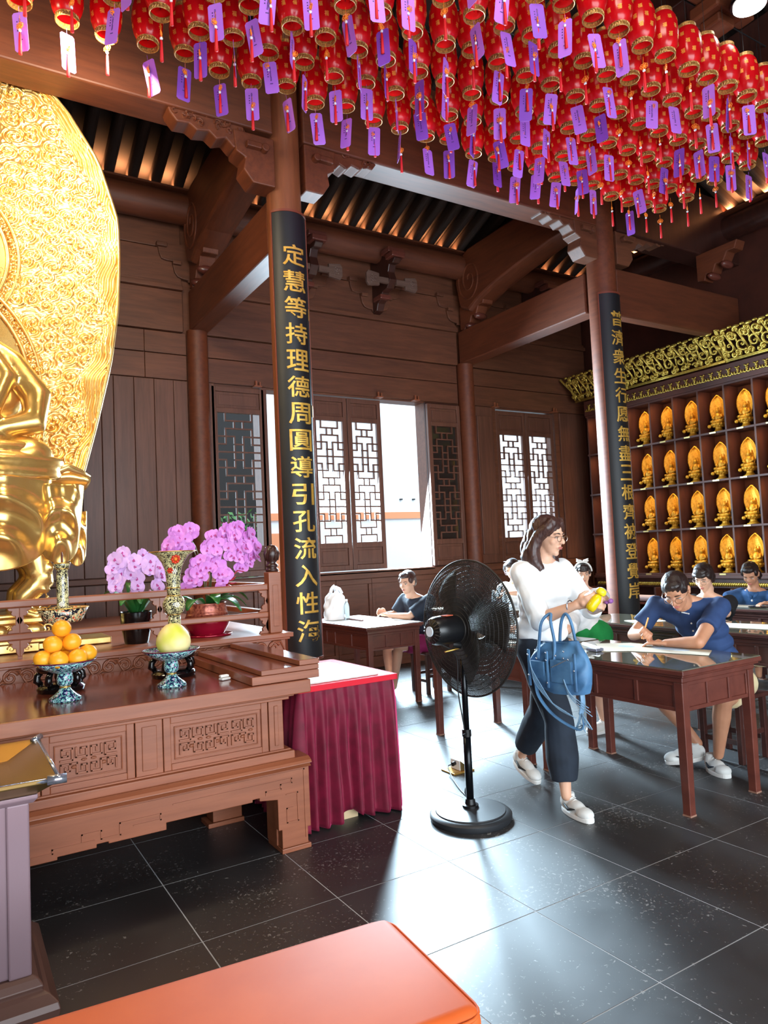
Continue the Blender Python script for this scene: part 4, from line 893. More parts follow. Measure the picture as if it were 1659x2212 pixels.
# ================================================================ couplet boards
def glyph(ch, size, depth, mat, name='character', bold=0.0):
    cu = bpy.data.curves.new('t', 'FONT'); cu.body = ch; cu.size = 1.0; cu.extrude = 0.5; cu.offset = bold; cu.align_x = 'CENTER'; cu.resolution_u = 3
    ob = bpy.data.objects.new('t', cu); C.objects.link(ob); dg = bpy.context.evaluated_depsgraph_get(); dg.update()
    me = bpy.data.meshes.new_from_object(ob.evaluated_get(dg)); bpy.data.objects.remove(ob, do_unlink=True)
    co = np.array([v.co[:] for v in me.vertices]) if len(me.vertices) else np.zeros((1, 3))
    mn, mx = co.min(0), co.max(0); c = (mn+mx)/2
    me2 = bpy.data.meshes.new(name)
    vs = [(size[0]*(v.co.x-c[0])/max(0.5, (mx-mn)[0]), -(v.co.z-0)*depth, size[1]*(v.co.y-c[1])/max(0.62, (mx-mn)[1])) for v in me.vertices]
    me2.from_pydata(vs, [], [tuple(p.vertices) for p in me.polygons]); me2.materials.append(M[mat]); bpy.data.meshes.remove(me); me2.update()
    return me2
mottled('couplet_black', (12, 15, 20), (20, 24, 30), 3, 0.5); plain('couplet_edge', (116, 56, 40), 0.4)
def slice_x(me, w):
    bm = bmesh.new(); bm.from_mesh(me)
    for k in range(-5, 6):
        g = bm.verts[:]+bm.edges[:]+bm.faces[:]; bmesh.ops.bisect_plane(bm, geom=g, plane_co=(w*k/11, 0, 0), plane_no=(1, 0, 0))
    bm.to_mesh(me); bm.free()
def couplet(px_, py_, r, text, z0, z1, za, zb, size, label):
    e = empty('couplet_board', (px_, py_-r, z0), label, 'couplet board')
    A0, A1 = math.radians(-90-62), math.radians(-90+62); N = 20
    def shell(r0, r1, a0, a1, za_, zb_, n):
        m = MB(); vs = []
        for i in range(n+1):
            a = a0+(a1-a0)*i/n
            for rr, z in ((r0, za_), (r1, za_), (r1, zb_), (r0, zb_)): vs.append((px_+rr*math.cos(a), py_+rr*math.sin(a), z))
        fs = [(4*i+j, 4*i+(j+1) % 4, 4*(i+1)+(j+1) % 4, 4*(i+1)+j) for i in range(n) for j in range(4)]+[(3, 2, 1, 0), tuple(4*n+j for j in range(4))]
        return m.add(vs, fs)
    shell(r+0.004, r+0.026, A0, A1, z0, z1, N).build('board', 'couplet_black', e, auto=True)
    da = 0.055
    shell(r+0.002, r+0.034, A0-da, A0, z0-0.02, z1+0.02, 2).build('edge_strip', 'couplet_edge', e, auto=True)
    shell(r+0.002, r+0.034, A1, A1+da, z0-0.02, z1+0.02, 2).build('edge_strip', 'couplet_edge', e, auto=True)
    shell(r+0.002, r+0.034, A0, A1, z0-0.02, z0, N).build('edge_strip', 'couplet_edge', e, auto=True)
    shell(r+0.002, r+0.034, A0, A1, z1, z1+0.02, N).build('edge_strip', 'couplet_edge', e, auto=True)
    n = len(text)
    for i, ch in enumerate(text):
        me = glyph(ch, size, 0.010, 'gold_letter', bold=0.010); slice_x(me, size[0]); z = za+(zb-za)*i/(n-1); R = r+0.026
        for v in me.vertices:
            a = -PI/2+v.co.x/R; q = R+(-v.co.y)+0.001
            v.co = (q*math.cos(a), q*math.sin(a)+r, v.co.z+z-z0)
        me.update(); link('character', me, e)
    # two pale seals beside the signature line
    if z1 > 4.4:
        s = MB()
        for z in (3.57, 2.73):
            a = A1-0.08; R = r+0.027; s.cbox((px_+R*math.cos(a), py_+R*math.sin(a), z), (0.022, 0.006, 0.10), Matrix.Rotation(a+PI/2, 3, 'Z'))
        s.build('seal', 'rim_gold', e)
couplet(2.55, 5.59, 0.15, '定慧等持理德周圓導引孔流入性海', 0.66, 4.42, 4.045, 0.885, (0.205, 0.180), 'black couplet board with fifteen gold characters on the nearer pillar')
couplet(6.50, 5.56, 0.16, '普濟衆生行愿無盡三根齊被登覺岸', 0.60, 4.30, 4.01, 0.95, (0.185, 0.175), 'black couplet board with fifteen gold characters on the farther pillar')
# ================================================================ cabinet of small gilded figures on the right wall
XS = 8.65; COLS = [7.86, 7.47, 7.08, 6.695, 6.31, 5.92, 5.54, 5.15, 4.77, 4.38]; ROWS = [1.01, 1.625, 2.24, 2.87, 3.475]
cab = empty('figure_cabinet', (XS+0.2, 6.1, 0), 'tall dark wooden cabinet of square niches with a gilded openwork crest', 'cabinet')
Y0c, Y1c = COLS[-1]-0.02, COLS[0]+0.03
MB().box(XS+0.30, XS+0.34, Y0c, Y1c, 0, 3.72).build('back_panel', 'cabinet_wood', cab)
for y in COLS: MB().box(XS, XS+0.30, y-0.013, y+0.013, 1.01, 3.475).build('divider', 'cabinet_wood', cab, bevel=0.003)
for z in ROWS: MB().box(XS-0.005, XS+0.30, Y0c, Y1c, z-0.014, z+0.014).build('shelf', 'cabinet_wood', cab, bevel=0.003)
MB().box(XS-0.02, XS+0.34, Y0c, Y1c, 3.49, 3.72).build('frieze', 'cabinet_wood', cab, bevel=0.004)
MB().box(XS-0.03, XS+0.34, Y0c, Y1c, 0.955, 0.996).build('ledge', 'cabinet_wood', cab, bevel=0.004)
MB().box(XS+0.02, XS+0.34, Y0c, Y1c, 0.83, 0.955).build('rope_backing', 'dark_wood', cab)
rp = MB(); y = Y0c+0.03
while y < Y1c-0.03:
    rp.ball((XS+0.012, y, 0.875), (0.018, 0.014, 0.030), 8, 6, rot=Matrix.Rotation(0.5, 3, 'X')); y += 0.030
o = rp.build('rope_moulding', 'gold_old', cab, smooth=True); o['kind'] = 'stuff'
for z in (0.60, 0.44, 0.16): MB().box(XS-0.16, XS+0.30, Y0c, Y1c, z-0.012, z+0.012).build('low_shelf', 'desk_wood', cab, bevel=0.003)
for y in (COLS[0], 6.695, 5.54, COLS[-1]): MB().box(XS-0.14, XS+0.30, y-0.015, y+0.015, 0, 0.83).build('low_divider', 'cabinet_wood', cab, bevel=0.003)
# openwork crest leaning out
def crest_pt(y, t): return (XS-0.06-0.20*t, y, 3.735+0.375*t)
cr = empty('crest', (XS-0.1, 6.1, 3.73)); cr.parent = cab; cr.location = Vector((XS-0.1, 6.1, 3.73))-cab.location; CH.setdefault(cab.name, []).append(cr)
def cr_map(pts): return [crest_pt(a, b) for a, b in pts]
EX = 0.10
for (ya, yb) in ((3.9, 5.40), (5.44, 6.98), (7.02, 8.02)):
    m = MB(); q = random.Random(int(ya*10))
    m.tube(cr_map([(ya, 0.02), (yb, 0.02)]), 0.016, 6); m.tube(cr_map([(ya, 0.06), (yb, 0.06)]), 0.008, 6)
    n = int((yb-ya)/0.155); w = (yb-ya)/n
    for i in range(n):
        yc = ya+w*(i+0.5)
        for (a, b, r, s) in ((-w*0.15, 0.16, 0.04, 1), (w*0.2, 0.88, 0.035, -1), (0, 0.42, 0.085, 1 if i % 2 else -1), (w*0.45, 0.72, 0.06, -1 if i % 2 else 1), (-w*0.4, 0.78, 0.05, 1), (w*0.5, 0.20, 0.042, -1)):
            pts = []; ph = q.random()*6
            for k in range(16):
                t = k/15; an = ph+s*t*7.2; rr = r*(1-0.85*t); pts.append((yc+a+rr*math.cos(an), b+rr*math.sin(an)*2.4))
            m.tube(cr_map(pts), [0.019*(1-0.4*k/15) for k in range(16)], 5)
            x, y, z = crest_pt(yc+a, b); m.ball((x-0.008, y, z), 0.016, 7, 5)
        m.tube(cr_map([(yc-w*0.5, 0.1), (yc-w*0.2, 0.55), (yc+w*0.1, 0.9), (yc+w*0.35, 0.98)]), [0.008, 0.016, 0.014, 0.006], 5)
        m.tube(cr_map([(yc+w*0.5, 0.1), (yc+w*0.3, 0.5), (yc+w*0.4, 0.9)]), [0.008, 0.014, 0.006], 5)
        x, y, z = crest_pt(yc, 0.97); m.ball((x, y, z), (0.014, 0.05, 0.022), 8, 5); x, y, z = crest_pt(yc+w/2, 1.0); m.ball((x, y, z), (0.014, 0.035, 0.018), 8, 5)
    o = m.build('openwork_panel', 'gold_old', cr, smooth=True)
for y in (5.42, 7.0): MB().prism([(crest_pt(0, -0.02)[0], crest_pt(0, -0.02)[2]), (crest_pt(0, 1.05)[0], crest_pt(0, 1.05)[2]), (crest_pt(0, 1.05)[0]+0.02, crest_pt(0, 1.05)[2]), (crest_pt(0, -0.02)[0]+0.02, crest_pt(0, -0.02)[2])], y-0.025, y+0.025, 'y').build('crest_post', 'gold_old', cr, bevel=0.004)
MB().tube([crest_pt(7.90, 0), (crest_pt(0, 1)[0], 8.13, crest_pt(0, 1)[2])], 0.016, 6).build('crest_end', 'gold_old', cr)
m = MB(); y = Y0c+0.05; k = 0
while y < Y1c-0.05:
    s = 1 if k % 2 else -1
    pts = []
    for j in range(11): t = j/10; an = s*t*5+1.5; rr = 0.042*(1-0.8*t); pts.append((XS-0.026, y+rr*math.cos(an)*1.2, 3.59+rr*math.sin(an)*1.5))
    m.tube(pts, 0.010, 5); m.ball((XS-0.03, y+0.028, 3.59-s*0.025), (0.01, 0.022, 0.012), 7, 5); y += 0.062; k += 1
o = m.build('gilt_vine', 'gold_old', cab, smooth=True); o['kind'] = 'stuff'
# niche lamps: small warm strips under each niche top
def figurine():
    e = empty('gilded_figurine', (0, 0, 0), cat='figurine', group='small gilded figures in the cabinet niches')
    # faces -X; y across; z up
    b = MB().lathe([(0, 0), (0.075, 0), (0.082, 0.012), (0.055, 0.022), (0.04, 0.05), (0.045, 0.07), (0.055, 0.082)], 20).build('base', 'gold_small', e, smooth=True)
    l = MB()
    for k in range(12):
        a = 2*PI*k/12; l.ball((0.072*math.cos(a), 0.078*math.sin(a), 0.105), (0.026, 0.026, 0.022), 8, 6); l.ball((0.055*math.cos(a+0.26), 0.062*math.sin(a+0.26), 0.085), (0.022, 0.022, 0.018), 7, 5)
    l.ball((-0.075, 0.085, 0.085), (0.026, 0.024, 0.024), 10, 8)
    l.lathe([(0, 0.082), (0.07, 0.10), (0.085, 0.125), (0, 0.13)], 20)
    l.build('lotus_seat', 'gold_small', e, smooth=True)
    # body: seated figure
    m = MB(); m.ball((0, 0, 0.20), (0.040, 0.048, 0.062), 12, 8).ball((-0.005, 0, 0.145), (0.060, 0.088, 0.028), 14, 8).ball((0, 0, 0.285), (0.028, 0.026, 0.033), 10, 8).ball((0.002, 0, 0.322), (0.016, 0.015, 0.018), 8, 6)
    for s in (-1, 1):
        m.tube([(0, s*0.045, 0.235), (-0.02, s*0.066, 0.195), (-0.045, s*0.030, 0.180)], [0.017, 0.016, 0.011], 8)
        m.tube([(-0.02, s*0.085, 0.150), (-0.06, s*0.045, 0.150)], [0.022, 0.016], 8)
    m.build('figure', 'gold_small', e, smooth=True)
    h = MB(); n = 26; pts = []
    prof = [(0.0, 0.125), (0.058, 0.13), (0.075, 0.16), (0.098, 0.22), (0.112, 0.29), (0.112, 0.35), (0.095, 0.41), (0.065, 0.455), (0.030, 0.485), (0.0, 0.505)]
    def hf(u, v):
        a = 2*u-1; z = 0.125+0.38*v; w = np.interp(z, [p[1] for p in prof], [p[0] for p in prof])
        return (0.048-0.05*abs(a)**2+0.0035*math.sin(a*22+z*40)*math.sin(z*95+a*9), a*w, z)
    h.grid(hf, 20, 30); o = h.build('aureole', 'gold_small', e, smooth=True, fix=False); s = o.modifiers.new('t', 'SOLIDIFY'); s.thickness = 0.010; s.offset = -1
    return e
fig = figurine(); first = True
ORD = ['second', 'third', 'fourth', 'fifth', 'sixth', 'seventh']; RN = ['bottom', 'second lowest', 'second highest', 'top']
CN = ['nearest the couplet pillar', 'second right of the couplet pillar', 'third right of the couplet pillar', 'fourth right of the couplet pillar', 'fifth right of the couplet pillar', 'last before the edge of the picture']
plain('brass_label', (214, 196, 130), 0.35, 0.5)
for r in range(4):
    for c_ in range(2, 8):
        f = fig if first else copy_tree(fig); first = False
        f.location = (XS+0.14, (COLS[c_]+COLS[c_+1])/2, ROWS[r]+0.0145)
        f['label'] = 'gilded figure, %s niche row, %s' % (RN[r], CN[c_-2])
        MB().box(XS-0.009, XS-0.005, f.location.y-0.045, f.location.y+0.045, ROWS[r]-0.009, ROWS[r]+0.010).build('label_plate', 'brass_label', cab)
for r in range(4):
    for c_ in range(0, 9):
        yc = (COLS[c_]+COLS[c_+1])/2
        l = bpy.data.lights.new('niche_lamp', 'AREA'); l.shape = 'RECTANGLE'; l.size = 0.22; l.size_y = 0.02; l.energy = 2.0; l.color = (1.0, 0.60, 0.24)
        o = bpy.data.objects.new('niche_lamp', l); C.objects.link(o); o.location = (XS+0.022, yc, ROWS[r+1]-0.03); o.rotation_euler = (0, 0, PI/2)
        o.rotation_euler = (Vector((XS+0.18, yc, ROWS[r]+0.12))-o.location).to_track_quat('-Z', 'X').to_euler()
# pale folded towels on the low shelf
for i, (y, z) in enumerate(((6.90, 0.612), (5.15, 0.612))):
    m = MB(); m.tube([(XS-0.06, y-0.20, z+0.058), (XS-0.06, y+0.20, z+0.058)], [0.058, 0.058], 16, flat=0.8)
    o = m.build('rolled_cloth', 'cloth_pink' if 'cloth_pink' in M else plain('cloth_pink', (214, 196, 200), 0.8), smooth=False, auto=True)
    tag(o, ['pale pink rolled cloth on the low shelf beside the farther pillar', 'pale rolled cloth on the low shelf behind the woman in denim'][i], 'cloth roll')
# ================================================================ lanterns
def lantern_mat():
    t = NT('lantern_red'); t.col(srgb(214, 14, 26)); t.set(Roughness=0.25); t.b.inputs['Subsurface Weight'].default_value = 0.0
    t.b.inputs['Transmission Weight'].default_value = 0.0; t.b.inputs['Coat Weight'].default_value = 0.5; t.b.inputs['Coat Roughness'].default_value = 0.2
    tr = t.add('ShaderNodeBsdfTranslucent'); tr.inputs['Color'].default_value = srgb(220, 24, 24); mx = t.add('ShaderNodeMixShader'); mx.inputs[0].default_value = 0.42
    out = t.n['Material Output']; t.l.new(t.b.outputs[0], mx.inputs[1]); t.l.new(tr.outputs[0], mx.inputs[2]); t.l.new(mx.outputs[0], out.inputs['Surface']); M['lantern_red'] = t.m
lantern_mat()
plain('lantern_gold', (232, 150, 62), 0.4, 0.3); mottled('lantern_rim', (196, 150, 78), (120, 70, 40), 90, 0.4, 0.4)
plain('tag_purple', (170, 104, 212), 0.55); plain('tag_purple_dark', (128, 70, 180), 0.55); plain('tag_print', (70, 40, 110), 0.6); plain('knot_orange', (244, 130, 28), 0.5); plain('bead', (225, 225, 230), 0.2); plain('tassel_red', (206, 14, 26), 0.6)
def lantern_meshes():
    D = {}
    prof = [(0.066, 0.0), (0.078, 0.014), (0.090, 0.040), (0.099, 0.085), (0.102, 0.14), (0.099, 0.195), (0.090, 0.24), (0.078, 0.266), (0.066, 0.28)]
    fac = lambda a, z: 1-0.035*(0.5+0.5*math.cos(a*12))*math.sin(PI*min(1, max(0, z/0.28)))**0.5
    m = MB(); vs = MB().lathe(prof, 48, fac=fac); m.add(vs.v, [f for f in vs.f if len(f) == 4]); D['shade'] = m.mesh('shade', 'lantern_red', smooth=True, fix=False)
    rim = MB()
    for z in (-0.004, -0.034): rim.tube([(0.068*math.cos(2*PI*k/24), 0.068*math.sin(2*PI*k/24), z) for k in range(24)], 0.004, 5, closed=True)
    for k in range(24):
        a = 2*PI*k/24; b = a+2*PI/48
        rim.tube([(0.069*math.cos(a), 0.069*math.sin(a), -0.034), (0.070*math.cos(b), 0.070*math.sin(b), -0.019), (0.069*math.cos(a), 0.069*math.sin(a), -0.004)], 0.0038, 4)
    sh = MB().lathe([(0.0675, -0.034), (0.0675, 0.0)], 24); rim.add(sh.v, [f for f in sh.f if len(f) == 4])
    D['rim'] = rim.mesh('rim', 'lantern_rim', fix=False)
    t = MB().lathe([(0.066, 0.28), (0.068, 0.285), (0.068, 0.305), (0.062, 0.31)], 24); tp = MB(); tp.add(t.v, [f for f in t.f if len(f) == 4]); D['collar'] = tp.mesh('collar', 'lantern_rim', fix=False)
    # gold good-fortune characters round the body
    g = glyph('福', (0.029, 0.033), 0.0012, 'lantern_gold', bold=0.02); gv = [v.co.copy() for v in g.vertices]; gf = [tuple(p.vertices) for p in g.polygons if p.normal.y < -0.5]
    ch = MB()
    for row, z in enumerate((0.075, 0.14, 0.205)):
        for k in range(8):
            a0 = 2*PI*(k+0.5*(row % 2))/8; R = float(np.interp(z, [p[1] for p in prof], [p[0] for p in prof]))
            vs = []
            for v in gv:
                Rz = float(np.interp(z+v.z, [p[1] for p in prof], [p[0] for p in prof])); a = a0+v.x/R; q = Rz*fac(a, z)+0.002; vs.append((q*math.cos(a), q*math.sin(a), z+v.z))
            ch.add(vs, gf)
    D['characters'] = ch.mesh('characters', 'lantern_gold', fix=False)
    # knot, bead and tassel hanging on a short cord
    k_ = MB(); k_.tube([(0, 0, 0.0), (0.002, 0, -0.05)], 0.0012, 4)
    for j in range(7):
        a = 2*PI*j/7; c = (0.017*math.cos(a), 0.0, -0.068+0.014*math.sin(a))
        k_.tube([(c[0]+0.011*math.cos(b*PI/4), 0.002*(b % 2), c[2]+0.009*math.sin(b*PI/4)) for b in range(8)], 0.0022, 4, closed=True)
    k_.ball((0, 0, -0.068), (0.012, 0.008, 0.012), 7, 5); D['knot'] = k_.mesh('knot', 'knot_orange', fix=False)
    D['bead'] = MB().ball((0, 0, -0.098), (0.011, 0.009, 0.011), 8, 6).mesh('bead', 'bead', smooth=True)
    D['tassel'] = MB().lathe([(0, -0.105), (0.004, -0.108), (0.0075, -0.120), (0.0095, -0.17), (0.0115, -0.25), (0, -0.252)], 8).mesh('tassel', 'tassel_red', smooth=True)
    for nm, mat in (('tag', 'tag_purple'), ('tag_dark', 'tag_purple_dark')):
        c = 0.012; w, h = 0.047, 0.235; P = [(-w, -c), (-w+c, 0), (w-c, 0), (w, -c), (w, -h+c), (w-c, -h), (-w+c, -h), (-w, -h+c)]
        b = MB(); vs = [];
        m = MB(); m.prism([(x, z) for x, z in P], -0.0008, 0.0008, 'y'); m.tube([(0, 0, -0.008), (0.0, 0.001, 0.035)], 0.001, 4)
        q = random.Random(9)
        for s in (-1,):
            for i in range(13):
                z = -0.035-0.0085*i; m.box(-0.004+q.uniform(-.002, .001), 0.004+q.uniform(-.001, .002), -0.0014, -0.0007, z-0.0055, z, 1)
            m.box(-0.010, 0.010, -0.0014, -0.0007, -0.166, -0.160, 1)
            for i in range(4): z = -0.05-0.018*i; m.box(-0.022, -0.014, -0.0014, -0.0007, z-0.008, z, 1)
        me = m.mesh(nm, [mat, 'tag_print']); D[nm] = me
    D['cord'] = MB().tube([(0, 0, 0.0), (0, 0, 0.9)], 0.002, 4).mesh('cord', 'black_matte')
    D['stem'] = MB().tube([(0, 0, 0.0), (0, 0, 0.30)], 0.003, 5).mesh('hanger', 'rim_gold')
    return D
LD = lantern_meshes()
q = random.Random(21); cnt = 0
YR = [4.70, 4.38, 4.06, 3.74, 3.42, 3.11]
RNM = ['row nearest the windows', 'second row from the windows', 'third row from the windows', 'fourth row from the windows', 'fifth row from the windows', 'row nearest the photographer']
NTH = ['first', 'second', 'third', 'fourth', 'fifth', 'sixth', 'seventh', 'eighth', 'ninth', 'tenth', 'eleventh', 'twelfth', 'thirteenth', 'fourteenth', 'fifteenth', 'sixteenth', 'seventeenth', 'eighteenth', 'nineteenth', 'twentieth', 'twenty-first', 'twenty-second', 'twenty-third', 'twenty-fourth', 'twenty-fifth']
for r, y in enumerate(YR):
    for k in range(25):
        x = 6.47-0.2515*k+q.uniform(-0.02, 0.02)
        if r >= 2 and x < 0.9+0.55*(r-2): continue
        if x < 0.2: continue
        yy = y; z = 4.985+q.uniform(-0.03, 0.03)
        e = empty('paper_lantern', (x, yy, z), None, 'lantern', 'red fortune lanterns hung in rows')
        e['label'] = ('red lantern with gold characters at the right end of the %s' % RNM[r]) if k == 0 else ('red lantern, %s from the right end of the %s' % (NTH[k], RNM[r]))
        e.rotation_euler = (0, 0, q.uniform(0, 6.28))
        for nm in ('shade', 'rim', 'collar', 'characters', 'cord'): link(nm, LD[nm], e)
        # tassel and tag each turn freely
        ta = link('knot', LD['knot'], e, (0, 0, -0.03-q.uniform(0, 0.12))); ta.rotation_euler = (0, 0, q.uniform(0, 6.28)); L = ta.location
        b_ = link('bead', LD['bead'], e, L); t_ = link('tassel', LD['tassel'], e, L)
        if q.random() < (0.25 if (k < 4 and r < 3) else 0.74):
            tg = link('tag', LD['tag' if q.random() < 0.8 else 'tag_dark'], e, (0.0, 0.004, -0.065-q.uniform(0, 0.075)))
            base = e.rotation_euler.z
            tg.rotation_euler = (q.uniform(-0.12, 0.12), q.uniform(-0.14, 0.14), -base-0.55+q.uniform(-1.0, 1.0)*(1 if q.random() < 0.7 else 1.9))
        cnt += 1
print('lanterns', cnt)
# wires the lanterns hang on
for y in YR:
    o = MB().tube([(0.0, y, 5.89), (6.36, y, 5.89)], 0.006, 6).build('hanging_wire', 'black_matte'); tag(o, 'thin dark wire carrying the %s of lanterns' % RNM[YR.index(y)], 'wire')
# round lamp with its bracket above the right end of the lanterns
t = NT('lamp_disc'); t.b.inputs['Emission Color'].default_value = (1, 0.98, 0.94, 1); t.b.inputs['Emission Strength'].default_value = 14; M['lamp_disc'] = t.m
la = empty('ceiling_lamp', (5.22, 2.90, 5.5), 'round bright white lamp above the right end of the lanterns', 'lamp')
MB().lathe([(0, 5.478), (0.115, 5.478), (0.115, 5.49), (0, 5.49)], 32, (5.22, 2.90, 0)).build('lens', 'lamp_disc', la)
lh = MB().lathe([(0.118, 5.495), (0.135, 5.495), (0.14, 5.52), (0.10, 5.62), (0, 5.64)], 32, (5.22, 2.90, 0)); lh.build('housing', 'black_gloss', la, auto=True)
MB().tube([(5.22, 2.9, 5.62), (5.22, 2.9, 5.98)], 0.02, 8).build('rod', 'black_matte', la)
MB().box(5.10, 5.34, 2.82, 2.98, 5.98, 6.10).build('mount', 'beam_wood', la, bevel=0.01)
lt = empty('timber_bracket', (5.3, 3.25, 5.6), 'brown timber bracket block above the right end of the lanterns', 'bracket')
MB().box(4.95, 5.75, 3.16, 3.30, 5.74, 5.86).build('arm', 'beam_wood', lt, bevel=0.015)
MB().box(5.15, 5.50, 3.10, 3.36, 5.62, 5.74).build('lower_block', 'beam_wood', lt, bevel=0.02)
MB().box(5.22, 5.42, 3.14, 3.32, 5.54, 5.62).build('tip_block', 'beam_wood', lt, bevel=0.015)
MB().box(5.20, 5.45, 2.2, 4.6, 5.90, 6.30).build('cross_beam', 'dark_wood', lt, bevel=0.01)
# ================================================================ red-skirted side table
plain('velvet_top', (208, 20, 44), 0.8)
t = NT('velvet'); v = t.tex('Object'); n = t.noise(v, 14, 4); t.col(t.ramp(n, [(0.3, srgb(96, 0, 32)), (0.7, srgb(124, 4, 46))])); t.set(Roughness=0.7)
t.b.inputs['Sheen Weight'].default_value = 0.6; t.b.inputs['Sheen Roughness'].default_value = 0.3; t.b.inputs['Sheen Tint'].default_value = srgb(255, 90, 150); M['velvet'] = t.m
st = empty('side_table', (1.95, 4.05, 0), 'plain side table under the magenta velvet skirt beside the altar', 'side table')
MB().box(1.67, 2.23, 3.68, 4.44, 0.735, 0.765).build('top', 'altar_wood', st)
for x in (1.70, 2.17):
    for y in (3.71, 4.37): MB().box(x, x+0.04, y, y+0.04, 0, 0.735).build('leg', 'altar_wood', st)
plain('raw_wood', (206, 180, 140), 0.7)
MB().box(1.76, 2.0, 3.70, 3.72, 0.0, 0.12).build('cross_board', 'raw_wood', st)
sk = MB(); X0_, X1_, Y0_, Y1_ = 1.655, 2.245, 3.665, 4.455; per = [(X0_, Y1_), (X0_, Y0_), (X1_, Y0_), (X1_, Y1_), (X0_, Y1_)]
pts = []
for (a, b), (c, d) in zip(per, per[1:]):
    L = math.hypot(c-a, d-b); n = int(L/0.006)
    for i in range(n): t_ = i/n; nx, ny = (d-b)/L, -(c-a)/L; pts.append((a+(c-a)*t_, b+(d-b)*t_, -nx if False else nx, ny))
# outward normals: for the loop above the outside is on the left-hand side
S = 0; NZ = 34; N = len(pts); vs = []
for j in range(NZ+1):
    v_ = j/NZ; z = 0.772-v_*0.755
    for i, (x, y, nx, ny) in enumerate(pts):
        s = i*0.006; cxm, cym = (X0_+X1_)/2, (Y0_+Y1_)/2
        ox, oy = nx, ny
        if (x-cxm)*ox+(y-cym)*oy < 0: ox, oy = -ox, -oy
        f = math.sin(s*PI*2/0.074+1.6*math.sin(s*7)+v_*0.9*math.sin(s*23)); f = f*abs(f)**0.3; f2 = math.sin(s*PI*2/0.19+1.3)
        amp = 0.004+0.020*min(1, v_*2.2)+0.010*v_
        tw = 0.010*math.exp(-((s-1.02)/0.05)**2)*math.sin(v_*9)
        d = amp*(f*0.85+0.35*f2)+0.004+min(1, v_*5)*0.012+0.02*v_+tw
        hem = 0.012*math.sin(s*13)+0.03*math.exp(-((s-1.05)/0.045)**2)*1.8
        zz = z+(hem*max(0, v_-0.6)/0.4 if v_ > 0.6 else 0)
        vs.append((x+ox*d, y+oy*d, max(0.012, zz)))
sk.add(vs, [(j*N+i, j*N+(i+1) % N, (j+1)*N+(i+1) % N, (j+1)*N+i) for j in range(NZ) for i in range(N)])
cl = empty('table_skirt', (1.95, 3.665, 0.78), 'magenta velvet pleated skirt with a bright red top hanging over the side table', 'tablecloth')
o = sk.build('skirt', 'velvet', cl, smooth=True, fix=False); s_ = o.modifiers.new('t', 'SOLIDIFY'); s_.thickness = 0.003
MB().box(1.635, 2.265, 3.645, 4.475, 0.768, 0.780).build('top_cloth', 'velvet_top', cl, bevel=0.006)
MB().box(1.632, 2.268, 3.640, 3.650, 0.748, 0.780).box(2.262, 2.272, 3.64, 4.465, 0.748, 0.780).build('trim_band', 'velvet_top', cl, bevel=0.002)
plain('paper_white', (205, 205, 202), 0.8)
ps = []
for i in range(25): ps.append((1.675+0.49*i/24, 3.690+0.004*math.sin(i*2.1)))
for i in range(25): ps.append((2.175+0.006*math.sin(i*1.3), 3.70+0.62*i/24))
for i in range(12): ps.append((2.16-0.48*i/11, 4.33+0.004*math.sin(i)))
for i in range(12): ps.append((1.672, 4.32-0.60*i/11))
pp = MB().prism(ps, 0.781, 0.789, 'z').build('paper_sheet', 'paper_white', org=(1.92, 4.0, 0.781)); tag(pp, 'large white paper pad lying on the red table top', 'paper')
# ================================================================ donation box in the near left corner
plain('box_lacquer', (136, 112, 120), 0.30, 0.15); plain('box_panel', (120, 122, 140), 0.22, 0.4); plain('brass_dull', (150, 124, 76), 0.28, 0.85); plain('steel_edge', (170, 176, 190), 0.2, 0.8); plain('box_moulding', (96, 68, 60), 0.28, 0.1)
db = empty('donation_box', (-0.25, 3.03, 0), 'lacquered donation box with a brass funnel top in the near left corner', 'box')
MB().box(-0.70, 0.232, 2.80, 3.28, 0.13, 0.70).build('body', 'box_lacquer', db, bevel=0.008)
fr = MB()
fr.box(-0.70, 0.02, 2.785, 2.80, 0.16, 0.69); fr.build('front_panel', 'box_panel', db, bevel=0.006)
MB().box(0.165, 0.236, 2.788, 2.80, 0.13, 0.70).build('corner_post', 'box_lacquer', db, bevel=0.006)
MB().box(0.232, 0.240, 2.87, 3.22, 0.18, 0.66).build('side_panel', 'box_lacquer', db, bevel=0.006)
rv = MB()
for z in (0.20, 0.42, 0.63): rv.ball((0.05, 2.795, z), (0.010, 0.005, 0.010), 10, 6)
rv.build('rivet', 'steel_edge', db, smooth=True)
prf = [(0.24, 0.13), (0.255, 0.12), (0.27, 0.098), (0.265, 0.085), (0.285, 0.075), (0.31, 0.05), (0.315, 0.03), (0.31, 0.0), (0.2, 0), (0.2, 0.13)]
mo = MB()
def ringmold(mb, prf, x0, x1, y0, y1, off=0.232):
    # sweep a profile (outset, z) round a rectangle
    for o_, z in prf: pass
    R = []
    for o_, z in prf:
        d = o_-off; R.append([(x0-d, y0-d, z), (x1+d, y0-d, z), (x1+d, y1+d, z), (x0-d, y1+d, z)])
    n = len(prf); vs = [v for r in R for v in r]
    mb.add(vs, [(i*4+j, i*4+(j+1) % 4, ((i+1) % n)*4+(j+1) % 4, ((i+1) % n)*4+j) for i in range(n) for j in range(4)])
ringmold(mo, prf, -0.70, 0.232, 2.80, 3.28); mo.build('plinth_moulding', 'box_moulding', db, bevel=0.004)
m2 = MB(); ringmold(m2, [(0.232, 0.695), (0.250, 0.70), (0.262, 0.715), (0.262, 0.728), (0.20, 0.728), (0.20, 0.695)], -0.70, 0.232, 2.80, 3.28); m2.build('top_moulding', 'box_lacquer', db, bevel=0.003)
